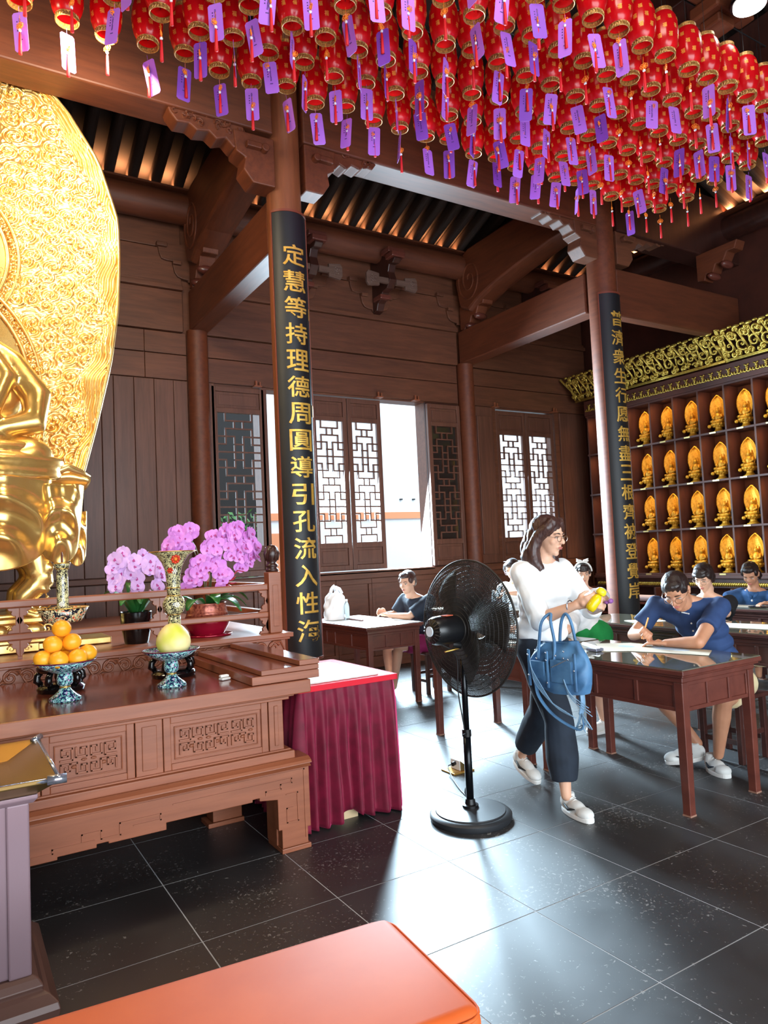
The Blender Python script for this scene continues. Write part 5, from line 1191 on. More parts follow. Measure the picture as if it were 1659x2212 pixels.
m3 = MB(); ringmold(m3, [(0.325, 0.775), (0.325, 0.790), (0.20, 0.745), (0.12, 0.735), (0.12, 0.728), (0.26, 0.730)], -0.70, 0.232, 2.80, 3.28); m3.build('funnel', 'brass_dull', db, bevel=0.003)
MB().box(-0.62, 0.14, 2.90, 3.18, 0.733, 0.737).build('slot_plate', 'brass_dull', db)
m4 = MB(); 
for pts in ([(-0.70, 2.81, 0.775), (0.30, 2.71, 0.782)], [(0.322, 2.74, 0.783), (0.322, 3.36, 0.783)]): m4.tube(pts, 0.008, 8)
m4.build('rim_tube', 'steel_edge', db, smooth=True)
MB().tube([(0.285, 2.708, 0.783), (0.345, 2.702, 0.783)], 0.016, 10).build('corner_cap', 'steel_edge', db, smooth=True)
MB().tube([(0.30, 3.35, 0.785), (0.335, 3.38, 0.795)], 0.012, 10).build('corner_cap', 'steel_edge', db, smooth=True)
# ================================================================ orange padded bench
mottled('orange_leather', (196, 84, 32), (206, 94, 40), 5, 0.62, 0, 0.05); M['orange_leather'].node_tree.nodes['Principled BSDF'].inputs['Specular IOR Level'].default_value = 0.25
be = empty('kneeling_bench', (0.3, 1.62, 0), 'orange leather padded bench in the foreground', 'bench')
def pad():
    W, D, T = 1.60, 0.50, 0.14; m = MB(); n = 24; vs = []
    m.cbox((0, 0, 0), (W, D, T)); me = m.mesh('pad', 'orange_leather', smooth=True)
    o = link('pad', me, be, (0.0, 0, 0.385)); b = o.modifiers.new('b', 'BEVEL'); b.width = 0.035; b.segments = 5; b.limit_method = 'NONE'
    pp = MB()
    for z in (0.052, -0.052):
        P = []; r = 0.05
        for (cx_, cy_, a0) in ((W/2-r, D/2-r, 0), (-W/2+r, D/2-r, 90), (-W/2+r, -D/2+r, 180), (W/2-r, -D/2+r, 270)):
            for k in range(6): a = math.radians(a0+90*k/5); P.append((cx_+r*math.cos(a), cy_+r*math.sin(a), z))
        pp.tube(P, 0.0045, 6, closed=True)
    o = link('piping', pp.mesh('piping', 'orange_leather', smooth=True), be, (0, 0, 0.385))
    fr = MB().cbox((0, 0, 0.29), (1.5, 0.42, 0.05)); link('frame', fr.mesh('frame', 'dark_wood'), be)
    for x in (-0.70, 0.70):
        for y in (-0.17, 0.17): link('leg', MB().cbox((x, y, 0.1325), (0.05, 0.05, 0.265)).mesh('leg', 'dark_wood'), be)
pad(); be.location = (0.262, 1.668, 0); be.rotation_euler = (0, 0, -0.09)
# ================================================================ pedestal fan
plain('fan_black', (16, 16, 18), 0.32); plain('fan_wire', (40, 36, 34), 0.5, 0.2); plain('fan_base', (44, 46, 50), 0.45, 0.2); plain('fan_pole', (22, 24, 28), 0.2, 0.6)
fa = empty('pedestal_fan', (2.475, 3.296, 0), 'large black industrial pedestal fan seen from behind, standing on the lit floor', 'fan'); bx, by = 2.475, 3.296
MB().lathe([(0, 0), (0.222, 0), (0.228, 0.012), (0.228, 0.030), (0.215, 0.042), (0.196, 0.044), (0.192, 0.050), (0.10, 0.060), (0.04, 0.066), (0, 0.066)], 56, (2.478, 3.268, 0)).build('base', 'fan_base', fa, auto=True)
MB().lathe([(0.045, 0.062), (0.045, 0.078), (0.03, 0.082), (0.026, 0.11)], 24, (2.478, 3.268, 0)).build('collar', 'fan_black', fa, auto=True)
bx, by = 2.478, 3.268
MB().tube([(bx, by, 0.07), (bx, by, 0.48)], 0.0215, 20).build('lower_pole', 'fan_pole', fa, smooth=True)
MB().tube([(bx, by, 0.46), (bx, by, 0.94)], 0.017, 20).build('upper_pole', 'fan_pole', fa, smooth=True)
MB().tube([(bx, by, 0.45), (bx, by, 0.49)], 0.026, 16).tube([(bx-0.02, by-0.02, 0.47), (bx-0.05, by-0.04, 0.47)], 0.007, 8).build('height_clamp', 'fan_black', fa, auto=True)
AX = Vector((0.995, 0.09, -0.02)).normalized(); GC = Vector((2.545, 3.295, 1.045))
uu = Vector((-AX.y, AX.x, 0)).normalized(); vv = AX.cross(uu).normalized()
def gp(r, a, h): return GC+uu*(r*math.cos(a))+vv*(r*math.sin(a))+AX*h
def dish(r, s): # guard profile: distance along the axis at radius r
    R = 0.385; t = r/R; return s*(0.085*(1-t**4)+0.0)
gr = MB(); nr = 200
for s, nm in ((-1, 'rear_guard'), (1, 'front_guard')):
    g_ = MB()
    for k in range(nr):
        a = 2*PI*k/nr+(0.02 if s > 0 else 0)
        g_.tube([gp(r, a+0.5*(r-0.08)*(1 if s > 0 else -1), dish(r, s)) for r in (0.075, 0.14, 0.20, 0.26, 0.32, 0.36, 0.385)], 0.0019, 3, caps=False)
    for r in (0.075, 0.10, 0.125, 0.15, 0.175, 0.20, 0.225, 0.25, 0.275, 0.30, 0.325, 0.35): g_.tube([gp(r, 2*PI*k/64, dish(r, s)+s*0.002) for k in range(64)], 0.0016 if r not in (0.075,) else 0.005, 4, closed=True)
    o = g_.build(nm, 'fan_wire', fa, smooth=True, fix=False)
MB().tube([gp(0.385, 2*PI*k/72, 0) for k in range(72)], 0.006, 6, closed=True).build('guard_rim', 'fan_wire', fa, smooth=True)
bl = MB()
for k in range(3):
    a0 = 2*PI*k/3+0.5
    def bf(u, v):
        a = a0+(u-0.5)*1.25*(1-0.35*v)+0.5*v; r = 0.05+0.28*v; return tuple(gp(r, a, (u-0.5)*-0.075*(1-0.4*v)))
    b = MB().grid(bf, 8, 10).build('blade', 'fan_wire', fa, smooth=True, fix=False); s_ = b.modifiers.new('t', 'SOLIDIFY'); s_.thickness = 0.003
MB().tube([GC-AX*0.05, GC+AX*0.04], 0.05, 20).build('hub', 'fan_black', fa, auto=True)
mo = MB(); pr = [(0.055, -0.07), (0.078, -0.095), (0.082, -0.15), (0.082, -0.20), (0.078, -0.245), (0.068, -0.268), (0.04, -0.282)]
pts = [GC+AX*h for r, h in pr]; mo.tube(pts, [r for r, h in pr], 28); mo.build('motor_housing', 'fan_black', fa, auto=True)
vt = MB()
for k in range(18):
    a = 2*PI*k/18; vt.tube([gp(0.045, a, -0.281), gp(0.070, a, -0.264)], 0.0035, 4)
vt.build('motor_vent', 'fan_wire', fa)
MB().tube([GC+AX*-0.282, GC+AX*-0.288], 0.028, 20).build('motor_badge', plain('badge', (214, 226, 240), 0.3) and 'badge', fa)
MB().cbox(GC+AX*-0.17+Vector((0, -0.02, 0.082)), (0.055, 0.045, 0.004), Matrix.Rotation(0.2, 3, 'Z')).build('warning_label', plain('label_red', (200, 90, 60), 0.5) and 'label_red', fa)
MB().tube([GC+AX*-0.13+Vector((0, 0, -0.08)), Vector((bx, by, 0.955))], [0.03, 0.022], 12).build('tilt_bracket', 'fan_black', fa, auto=True)
MB().tube([Vector((bx, by, 0.93))+AX*-0.13, Vector((bx, by, 0.945))+AX*0.05], 0.005, 8).tube([(bx, by-0.035, 0.90), (bx, by+0.035, 0.90)], 0.008, 8).build('tilt_lever', 'rim_gold', fa, smooth=True)
MB().tube([GC+AX*-0.10, GC+AX*-0.07], 0.075, 24).build('guard_plate', 'fan_black', fa, auto=True)
cd_ = [GC+AX*-0.20+Vector((0, 0, -0.08)), (bx-0.045, by, 0.90), (bx-0.04, by+0.005, 0.70), (bx-0.022, by-0.01, 0.50), (bx+0.02, by+0.015, 0.30), (bx+0.035, by+0.03, 0.22), (bx+0.02, by+0.07, 0.12), (bx+0.10, by+0.12, 0.03), (bx+0.16, by+0.2, 0.008), (bx+0.24, by+0.42, 0.008), (bx+0.33, by+0.62, 0.02), (2.86, 4.0, 0.045), (2.90, 4.005, 0.05)]
def smooth_path(P, n=6):
    P = [Vector(p) for p in P]; out = []
    for i in range(len(P)-1):
        a = P[max(0, i-1)]; b = P[i]; c = P[i+1]; d = P[min(len(P)-1, i+2)]
        for k in range(n):
            t = k/n; out.append(0.5*((2*b)+(c-a)*t+(2*a-5*b+4*c-d)*t*t+(3*b-a-3*c+d)*t**3))
    return out+[P[-1]]
MB().tube(smooth_path(cd_), 0.0038, 6).build('power_cord', 'fan_black', fa, smooth=True)
MB().tube([(2.90, 4.0, 0.052), (2.925, 4.005, 0.055)], 0.014, 10).build('plug', 'fan_black', fa)
# floor socket
so = empty('floor_socket', (2.945, 4.01, 0), 'small brass pop-up floor socket with the fan plugged into it', 'socket')
MB().box(2.86, 3.03, 3.93, 4.08, 0.0, 0.012).build('plate', 'rim_gold', so, bevel=0.003)
MB().prism([(2.93, 0.012), (3.01, 0.012), (2.935, 0.075)], 3.95, 4.06, 'y').build('hood', 'brass_dull', so, bevel=0.002)
MB().cbox((2.928, 4.005, 0.045), (0.004, 0.10, 0.062)).build('socket_face', 'white', so)
# ================================================================ writing desks
t = NT('desk_glass'); t.col(srgb(96, 92, 76)); t.set(Roughness=0.05); t.b.inputs['IOR'].default_value = 1.5; t.b.inputs['Coat Weight'].default_value = 1.0; t.b.inputs['Coat Roughness'].default_value = 0.02; M['desk_glass'] = t.m
plain('paper', (196, 184, 164), 0.8); plain('wash_blue', (166, 184, 204), 0.85); plain('worn_edge', (150, 110, 92), 0.7)
def desk(x0, x1, y0, y1, label, m='desk_wood', glass=True, h=0.79):
    e = empty('writing_desk', ((x0+x1)/2, (y0+y1)/2, 0), label, 'desk', 'dark wooden writing desks in rows')
    MB().box(x0, x1, y0, y1, h-0.032, h-0.004).box(x0+0.012, x1-0.012, y0+0.012, y1-0.012, h-0.045, h-0.032).box(x0+0.03, x1-0.03, y0+0.03, y1-0.03, h-0.075, h-0.045).build('top', m, e, bevel=0.005)
    if glass: MB().box(x0+0.004, x1-0.004, y0+0.004, y1-0.004, h-0.004, h+0.002).build('glass_top', 'desk_glass', e)
    i = 0.035; L = 0.055
    for x in (x0+i, x1-i-L):
        for y in (y0+i, y1-i-L):
            l = MB(); a, b = x+L/2, y+L/2
            vs = []
            for z, s in ((h-0.075, 1.0), (0.30, 0.94), (0.05, 0.86), (0, 0.90)):
                vs += [(a-L/2*s, b-L/2*s, z), (a+L/2*s, b-L/2*s, z), (a+L/2*s, b+L/2*s, z), (a-L/2*s, b+L/2*s, z)]
            l.add(vs, [(4*k+j, 4*k+(j+1) % 4, 4*k+4+(j+1) % 4, 4*k+4+j) for k in range(3) for j in range(4)]+[(3, 2, 1, 0), (12, 13, 14, 15)])
            lg = l.build('leg', m, e, bevel=0.004)
            MB().box(a-L/2*0.92, a+L/2*0.92, b-L/2*0.92, b+L/2*0.92, 0.0, 0.009).build('worn_tip', 'worn_edge', lg)
    za, zb = h-0.235, h-0.075
    def apron(ax, a0, a1, c):
        p = MB(); n = 4 if a1-a0 > 0.8 else 3; W = a1-a0
        def bx(u0, u1, d0, d1, z0, z1):
            if ax == 'x': p.box(u0, u1, min(c+d0, c+d1), max(c+d0, c+d1), z0, z1)
            else: p.box(min(c+d0, c+d1), max(c+d0, c+d1), u0, u1, z0, z1)
        bx(a0, a1, -0.003, 0.003, za, zb)
        for z0, z1 in ((za, za+0.022), (zb-0.022, zb)): bx(a0, a1, -0.013, 0.013, z0, z1)
        cuts = [0, 0.26, 0.56, 0.72, 1.0] if n == 4 else [0, 0.33, 0.69, 1.0]
        for k in cuts: u = a0+W*k; bx(max(a0, u-0.013), min(a1, u+0.013), -0.0128, 0.0128, za+0.02, zb-0.02)
        p.build('apron', m, e, bevel=0.003)
        # small stepped corner under the apron
    apron('x', x0+i+L, x1-i-L, y0+i+0.02); apron('x', x0+i+L, x1-i-L, y1-i-0.02); apron('y', y0+i+L, y1-i-L, x0+i+0.02); apron('y', y0+i+L, y1-i-L, x1-i-0.02)
    return e
desk(3.355, 4.085, 2.50, 3.69, 'nearest writing desk, with the blue-shirted man leaning over it')
desk(3.355, 4.085, 3.73, 4.92, 'writing desk behind the walking woman and the fan', m='desk_wood')
desk(3.42, 4.085, 6.00, 7.36, 'writing desk with the white plastic bag, near the bright window', glass=False)
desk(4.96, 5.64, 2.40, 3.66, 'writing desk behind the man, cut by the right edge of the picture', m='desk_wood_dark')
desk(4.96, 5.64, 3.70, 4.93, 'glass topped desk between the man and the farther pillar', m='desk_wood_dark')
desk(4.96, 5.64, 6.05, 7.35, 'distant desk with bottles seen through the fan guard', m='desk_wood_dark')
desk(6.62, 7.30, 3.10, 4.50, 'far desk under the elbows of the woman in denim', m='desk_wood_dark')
def stool(x, y, label, s=0.34, h=0.44, m='desk_wood_dark'):
    e = empty('stool', (x, y, 0), label, 'stool', 'wooden stools at the desks')
    MB().box(x-s/2, x+s/2, y-s/2, y+s/2, h-0.03, h).build('seat', m, e, bevel=0.006)
    for a in (-1, 1):
        for b in (-1, 1): MB().box(x+a*(s/2-0.035)-0.018, x+a*(s/2-0.035)+0.018, y+b*(s/2-0.035)-0.018, y+b*(s/2-0.035)+0.018, 0, h-0.03).build('leg', m, e, bevel=0.003)
    for a in (-1, 1): MB().box(x+a*(s/2-0.035)-0.009, x+a*(s/2-0.035)+0.009, y-s/2+0.05, y+s/2-0.05, 0.12, 0.15).build('stretcher', m, e)
    for b in (-1, 1): MB().box(x-s/2+0.05, x+s/2-0.05, y+b*(s/2-0.035)-0.009, y+b*(s/2-0.035)+0.009, 0.17, 0.20).build('stretcher', m, e)
    return e
# ---- papers and things on the desks
def sheet(P, z, label, th=0.0015, m='paper', name='paper_sheet'):
    a = sum((P[i][0]*P[(i+1) % len(P)][1]-P[(i+1) % len(P)][0]*P[i][1]) for i in range(len(P)))
    if a < 0: P = P[::-1]
    o = MB().prism(P, z, z+th, 'z').build(name, m, org=(P[0][0], P[0][1], z)); return tag(o, label, 'paper')
o = sheet([(3.86, 3.56), (4.03, 3.40), (4.06, 3.10), (4.055, 2.80), (3.87, 2.695), (3.80, 2.95), (3.72, 3.16), (3.60, 3.27)], 0.794, 'long cream paper sheet with grey wash stains under the man\'s arms')
s1 = []; s2 = []
for k in range(18):
    a = 2*PI*k/18; s1.append((3.96+0.055*math.cos(a)*(1+0.1*math.sin(3*a)), 3.03+0.14*math.sin(a))); s2.append((3.88+0.035*math.cos(a), 3.31+0.07*math.sin(a)*(1+0.2*math.cos(2*a))))
MB().prism(s1, 0.7956, 0.7959, 'z').build('wash_stain', 'wash_blue', o); MB().prism(s2, 0.7956, 0.7959, 'z').build('wash_stain', 'wash_blue', o)
wr = empty('paper_roller', (3.62, 3.38, 0.793), 'small white roll with a clear clip at the far end of the nearest desk', 'roll')
MB().tube([(3.70, 3.52, 0.812), (3.60, 3.30, 0.812)], 0.014, 10).build('roll', 'white', wr, auto=True)
MB().cbox((3.60, 3.33, 0.803), (0.07, 0.09, 0.018)).build('clip', 'box_panel', wr, bevel=0.004)
sheet([(5.42, 3.60), (5.54, 3.05), (5.20, 3.00), (5.14, 3.50)], 0.794, 'cream paper sheet on the desk behind the man')
sheet([(5.05, 4.2), (5.30, 4.05), (5.38, 4.25), (5.15, 4.40)], 0.794, 'small white paper sheet on the glass topped desk behind the pencil')
sheet([(6.72, 4.42), (6.92, 4.44), (6.94, 3.80), (6.70, 3.78)], 0.794, 'white paper sheet in front of the woman in denim')
ph = MB().box(6.70, 6.80, 4.02, 4.20, 0.7965, 0.806).build('phone', 'black_gloss', bevel=0.003, org=(6.75, 4.1, 0.7965)); tag(ph, 'black phone lying on the far desk', 'phone')
sheet([(3.50, 4.00), (3.50, 4.45), (3.80, 4.50), (3.80, 4.02)], 0.794, 'white paper sheet on the desk behind the fan')
sheet([(3.44, 6.03), (4.07, 6.03), (4.07, 7.30), (3.44, 7.20)], 0.788, 'large white paper sheet covering the desk near the bright window', th=0.0025, m='paper_white')
rl = MB().cbox((3.72, 6.76, 0.800), (0.035, 0.34, 0.016), Matrix.Rotation(-0.03, 3, 'Z')).build('wooden_ruler', 'desk_wood', bevel=0.005, org=(3.72, 6.76, 0.792)); tag(rl, 'dark wooden paperweight bar on the white sheet', 'paperweight')
# plastic bag
plain('plastic_white', (238, 240, 244), 0.45); M['plastic_white'].node_tree.nodes['Principled BSDF'].inputs['Transmission Weight'].default_value = 0.0
bg_ = MB(); bc = (3.63, 7.02)
def bagf(u, v):
    a = 2*PI*u; w = 0.135*(1-0.35*max(0, v-0.45)/0.55-0.28*max(0, v-0.8)/0.2)*(1+0.07*math.sin(a*5+v*9)+0.04*math.sin(a*9-v*14)); d = 0.62
    z = 0.795+0.30*v+0.018*math.sin(a*3)*v
    return (bc[0]+w*math.cos(a), bc[1]+w*d*math.sin(a), z)
bg_.grid(bagf, 48, 20); e = empty('plastic_bag', (3.63, 7.02, 0.792), 'white plastic carrier bag standing on the desk near the bright window', 'bag')
bg_.build('bag_body', 'plastic_white', e, smooth=True)
hd = MB()
for s in (-1, 1): hd.tube([(bc[0]+s*0.045-0.025, bc[1]+s*0.02, 1.08), (bc[0]+s*0.03-0.02, bc[1]+s*0.02, 1.13), (bc[0]+s*0.025, bc[1]+s*0.02, 1.16-0.02*(s > 0)), (bc[0]+s*0.03+0.035, bc[1]+s*0.02, 1.12), (bc[0]+s*0.03+0.05, bc[1], 1.07)], [0.022, 0.02, 0.016, 0.018, 0.02], 8, flat=0.5)
hd.build('handle', 'plastic_white', e, smooth=True)
def bottle(x, y, z, label, mat='bottle_clear', h=0.2, r=0.03, cap_='white'):
    if mat not in M:
        g = NT(mat); g.col(srgb(214, 226, 232)); g.set(Roughness=0.08); g.b.inputs['Transmission Weight'].default_value = 0.75; g.b.inputs['IOR'].default_value = 1.2; M[mat] = g.m
    e = empty('water_bottle', (x, y, z), label, 'bottle')
    MB().lathe([(0, 0), (r*0.9, 0), (r, 0.008), (r, h*0.25), (r*0.92, h*0.30), (r, h*0.35), (r, h*0.62), (r*0.75, h*0.78), (r*0.40, h*0.88), (r*0.40, h*0.92)], 20, (x, y, z)).build('body', mat, e, smooth=True)
    MB().lathe([(r*0.46, h*0.90), (r*0.46, h), (0, h)], 16, (x, y, z)).build('cap', cap_, e, auto=True); return e
bottle(3.70, 6.90, 0.7915, 'clear water bottle beside the white plastic bag', h=0.22)
bottle(5.30, 6.35, 0.793, 'clear bottle with white cap on the distant desk, left of the pair', h=0.22)
bottle(5.40, 6.28, 0.793, 'clear bottle with white cap on the distant desk, right of the pair', h=0.20)
sheet([(5.0, 6.4), (5.0, 7.2), (5.4, 7.2), (5.4, 6.45)], 0.794, 'white sheet on the distant desk behind the fan guard')
# ================================================================ people
def skin_mat(nm, c1, c2):
    t = NT(nm); v = t.tex('Object'); t.col(t.ramp(t.noise(v, 9, 3), [(0.3, srgb(*c1)), (0.7, srgb(*c2))])); t.set(Roughness=0.5)
    t.b.inputs['Subsurface Weight'].default_value = 0.12; t.b.inputs['Subsurface Radius'].default_value = (0.02, 0.008, 0.004); t.b.inputs['Subsurface Scale'].default_value = 0.5; M[nm] = t.m
skin_mat('skin_light', (214, 164, 136), (226, 178, 150)); skin_mat('skin_tan', (184, 128, 98), (200, 144, 112))
def fabric(nm, c1, c2, sc=8, rough=0.85, bump=0.25):
    t = NT(nm); v = t.tex('Object'); n = t.noise(v, sc, 4); t.col(t.ramp(n, [(0.35, srgb(*c1)), (0.65, srgb(*c2))])); t.set(Roughness=rough); t.bump(n, bump, 0.01); M[nm] = t.m
fabric('shirt_white', (232, 232, 232), (244, 244, 244)); fabric('trouser_navy', (22, 30, 42), (32, 42, 56)); fabric('polo_blue', (34, 56, 98), (42, 68, 114)); fabric('khaki', (196, 176, 136), (208, 190, 150))
fabric('blouse_dark', (28, 36, 50), (38, 48, 64)); fabric('top_black', (14, 14, 18), (24, 24, 28)); fabric('denim', (30, 66, 108), (48, 88, 136)); fabric('green_cloth', (18, 130, 60), (26, 148, 72)); fabric('skirt_magenta', (120, 14, 70), (136, 20, 84)); fabric('sneaker', (214, 214, 210), (232, 232, 230)); fabric('bag_blue', (58, 98, 138), (84, 132, 174), 9, 0.55, 0.6); fabric('strap_blue', (110, 146, 178), (134, 170, 198), 9, 0.55, 0.3)
t = NT('hair_dark'); v = t.tex('Object', (60, 60, 4)); n = t.noise(v, 3, 5); t.col(t.ramp(n, [(0.3, srgb(20, 13, 12)), (0.75, srgb(52, 34, 30))])); t.set(Roughness=0.38); t.bump(n, 0.6, 0.004); M['hair_dark'] = t.m
t = NT('hair_brown'); v = t.tex('Object', (60, 60, 4)); n = t.noise(v, 3, 5); t.col(t.ramp(n, [(0.3, srgb(44, 26, 24)), (0.75, srgb(84, 54, 48))])); t.set(Roughness=0.38); t.bump(n, 0.6, 0.004); M['hair_brown'] = t.m
plain('eye_white', (226, 220, 214), 0.3); plain('iris', (30, 18, 14), 0.2); plain('lip', (190, 112, 102), 0.5); plain('brow_hair', (50, 36, 32), 0.7); plain('glasses_metal', (150, 120, 96), 0.3, 0.7); plain('glasses_pink', (214, 170, 176), 0.3); plain('pencil_orange', (240, 150, 30), 0.4)
def unit(v): return Vector(v).normalized()
def head_mat(c, yaw, pitch=0, roll=0, s=1.0):
    # local: +Y is the way the face looks, X to its right; yaw: 0 faces +Y world, counter-clockwise
    return Matrix.Translation(Vector(c)) @ Matrix.Rotation(yaw, 4, 'Z') @ Matrix.Rotation(pitch, 4, 'X') @ Matrix.Rotation(roll, 4, 'Y') @ Matrix.Scale(s, 4)
def X(m, mb):
    # apply matrix to a whole MB
    mb.v = [tuple(m @ Vector(v)) for v in mb.v]; return mb
def merge(dst, src):
    n = len(dst.v); dst.v += src.v; dst.f += [tuple(i+n for i in f) for f in src.f]; dst.mi += src.mi
def head_skin():
    m = MB()
    m.ball((0, -0.012, 0.034), (0.073, 0.092, 0.078), 20, 14).ball((0, 0.022, -0.018), (0.060, 0.066, 0.080), 20, 14).ball((0, 0.030, -0.066), (0.044, 0.046, 0.040), 16, 10)
    m.ball((0, 0.062, -0.090), (0.020, 0.017, 0.017), 12, 8)
    m.tube([(0, 0.084, 0.014), (0, 0.094, -0.004), (0, 0.106, -0.022)], [0.0075, 0.0095, 0.012], 10).ball((0, 0.104, -0.024), (0.0125, 0.012, 0.010), 10, 8)
    for s in (-1, 1):
        m.ball((s*0.011, 0.096, -0.026), (0.008, 0.009, 0.007), 8, 6).ball((s*0.034, 0.058, -0.022), (0.024, 0.021, 0.022), 12, 8).ball((s*0.030, 0.074, 0.024), (0.022, 0.012, 0.008), 10, 6)
        m.ball((s*0.074, -0.006, -0.004), (0.009, 0.019, 0.030), 10, 8).ball((s*0.078, -0.012, 0.006), (0.009, 0.014, 0.018), 8, 6)
    m.ball((0, 0.082, -0.052), (0.021, 0.012, 0.006), 12, 6).ball((0, 0.080, -0.061), (0.018, 0.012, 0.006), 12, 6)
    m.tube([(0, -0.014, -0.03), (0, -0.018, -0.10), (0, -0.026, -0.14)], [0.052, 0.050, 0.054], 16)
    return m
def face_parts(par, H, open_=1.0, glasses=None, lens=False):
    e = MB(); i = MB()
    for s in (-1, 1):
        e.ball((s*0.030, 0.0765, 0.003), (0.0135, 0.007, 0.0052*open_), 12, 8); i.ball((s*0.030, 0.0815, 0.002), (0.0050, 0.003, 0.0045*open_), 8, 6)
    X(H, e).build('eye', 'eye_white', par, smooth=True); X(H, i).build('iris', 'iris', par, smooth=True)
    b = MB()
    for s in (-1, 1):
        b.tube([(s*0.013, 0.088, 0.024), (s*0.030, 0.088, 0.029), (s*0.048, 0.074, 0.024)], [0.003, 0.0032, 0.0018], 6)
        b.tube([(s*0.016, 0.083, 0.008), (s*0.030, 0.086, 0.0105), (s*0.045, 0.074, 0.007)], [0.0012, 0.0018, 0.0012], 5)
    X(H, b).build('eyebrow', 'brow_hair', par, smooth=True)
    l = MB(); l.ball((0, 0.0905, -0.0525), (0.020, 0.006, 0.0042), 12, 6).ball((0, 0.0885, -0.0600), (0.017, 0.006, 0.0048), 12, 6); X(H, l).build('lips', 'lip', par, smooth=True)
    if glasses:
        g = MB()
        for s in (-1, 1):
            g.tube([(s*0.032+0.021*math.cos(a*PI/10), 0.100-0.10*abs(0.021*math.cos(a*PI/10)*0.8)*(1 if s*math.cos(a*PI/10) > 0 else 0), -0.001+0.017*math.sin(a*PI/10)) for a in range(20)], 0.0016, 5, closed=True)
            g.tube([(s*0.052, 0.098, 0.006), (s*0.074, 0.06, 0.007), (s*0.080, 0.0, 0.006)], 0.0014, 5)
        g.tube([(-0.011, 0.102, 0.003), (0, 0.106, 0.006), (0.011, 0.102, 0.003)], 0.0014, 5)
        X(H, g).build('glasses', glasses, par, smooth=True)
def hair_short(H, par, mat, front=0.0, vox=0.006, extra=None, big=1.0):
    h = MB()
    h.ball((0, -0.024, 0.044), (0.080*big, 0.094, 0.081*big), 20, 14).ball((0, -0.060, 0.010), (0.072*big, 0.060, 0.075), 16, 12)
    for s in (-1, 1): h.ball((s*0.062, 0.012, 0.034), (0.020, 0.044, 0.040), 12, 8)
    h.ball((0, 0.040, 0.082), (0.060, 0.046, 0.034), 14, 8)
    if extra: extra(h)
    X(H, h); o = fuse(h, 'hair', mat, par, vox, 3); ripple(o, 0.0035, 38, 1)
def hand(mb, wrist, dirv, palm_n, side, curl=0.5, size=1.0, thumb_out=0.6):
    # wrist position, pointing direction, palm normal, side=+1: thumb towards dirv x palm_n
    w = Vector(wrist); d = unit(dirv); n = unit(palm_n); n = (n-d*n.dot(d)).normalized(); t = d.cross(n)*side; S = size
    pc = w+d*0.045*S
    for k in range(4):
        o = (1.5-k)*0.0195*S; cap(mb, w+t*o*0.7+d*0.005, w+t*o+d*0.080*S, 0.0135*S, 0.0115*S, 10, 3)
    mb.ball(pc, 0.024*S, 10, 8)
    L = (0.034, 0.040, 0.036, 0.028)
    for k in range(4):
        o = (1.5-k)*0.0205*S; b = w+t*o*1.03+d*0.083*S; a = 0.0; cur = b
        for j, f in enumerate((1.0, 0.72, 0.55)):
            a += curl*(0.55, 0.95, 0.75)[j]*1.15; nd = d*math.cos(a)+n*math.sin(a); nx = cur+nd*L[k]*f*S
            cap(mb, cur, nx, (0.0092-0.0007*j)*S, (0.0086-0.0008*j)*S, 8, 2); cur = nx
    b = w+t*0.026*S+d*0.020*S; k1 = b+(t*thumb_out+d*0.75+n*0.25).normalized()*0.036*S; k2 = k1+(t*0.15+d*0.8+n*0.5*curl+n*0.15).normalized()*0.030*S; k3 = k2+(d*0.8+n*0.6*curl-t*0.1).normalized()*0.022*S
    cap(mb, b-t*0.010*S, k1, 0.014*S, 0.0115*S, 10, 3); cap(mb, k1, k2, 0.0110*S, 0.0100*S, 8, 2); cap(mb, k2, k3, 0.0098*S, 0.0084*S, 8, 2)
def shoe(par, heel, toe, up=(0, 0, 1), mat='sneaker', sole='white', w=0.047, name='shoe', h=1.0, stripe=None):
    he, to = Vector(heel), Vector(toe); d = (to-he).normalized(); u = unit(up); u = (u-d*u.dot(d)).normalized(); s = d.cross(u); L = (to-he).length
    Mx = Matrix((( s.x, d.x, u.x, he.x), (s.y, d.y, u.y, he.y), (s.z, d.z, u.z, he.z), (0, 0, 0, 1)))
    b = MB(); b.ball((0, L*0.18, 0.055*h), (w*0.80, L*0.22, 0.048*h), 16, 10).ball((0, L*0.48, 0.045*h), (w*0.85, L*0.30, 0.040*h), 16, 10).ball((0, L*0.76, 0.036*h), (w*0.95, L*0.24, 0.032*h), 16, 10)
    b.tube([(0, L*0.20, 0.05*h), (0, L*0.19, 0.108*h)], [0.040, 0.036], 14); X(Mx, b); up_ = fuse(b, name, mat, par, 0.006, 3)
    so = MB(); P = []
    for k in range(28):
        a = 2*PI*k/28; y = L*0.5-0.5*L*math.cos(a); ww = w*(0.80+0.22*math.sin(min(1, y/L)*PI*0.9))*abs(math.sin(a))**0.6*(1 if math.sin(a) >= 0 else -1); P.append((ww, y))
    so.prism(P[::-1], 0.0, 0.026*h, 'z'); X(Mx, so).build('sole', sole, up_, bevel=0.005)
    la = MB()
    for k in range(5):
        y = L*(0.36+0.075*k); z = (0.098-0.010*k)*h; la.tube([(-0.020, y, z-0.012), (0, y+0.004, z), (0.020, y, z-0.012)], 0.003, 5)
    X(Mx, la).build('laces', 'white', up_, smooth=True)
    if stripe:
        q = MB()
        for s_ in (-1, 1): q.tube([(s_*w*0.90, L*0.26, 0.060*h), (s_*w*0.98, L*0.42, 0.040*h), (s_*w*0.94, L*0.66, 0.056*h)], [0.004, 0.009, 0.003], 6)
        X(Mx, q).build('side_stripe', stripe, up_, smooth=True)
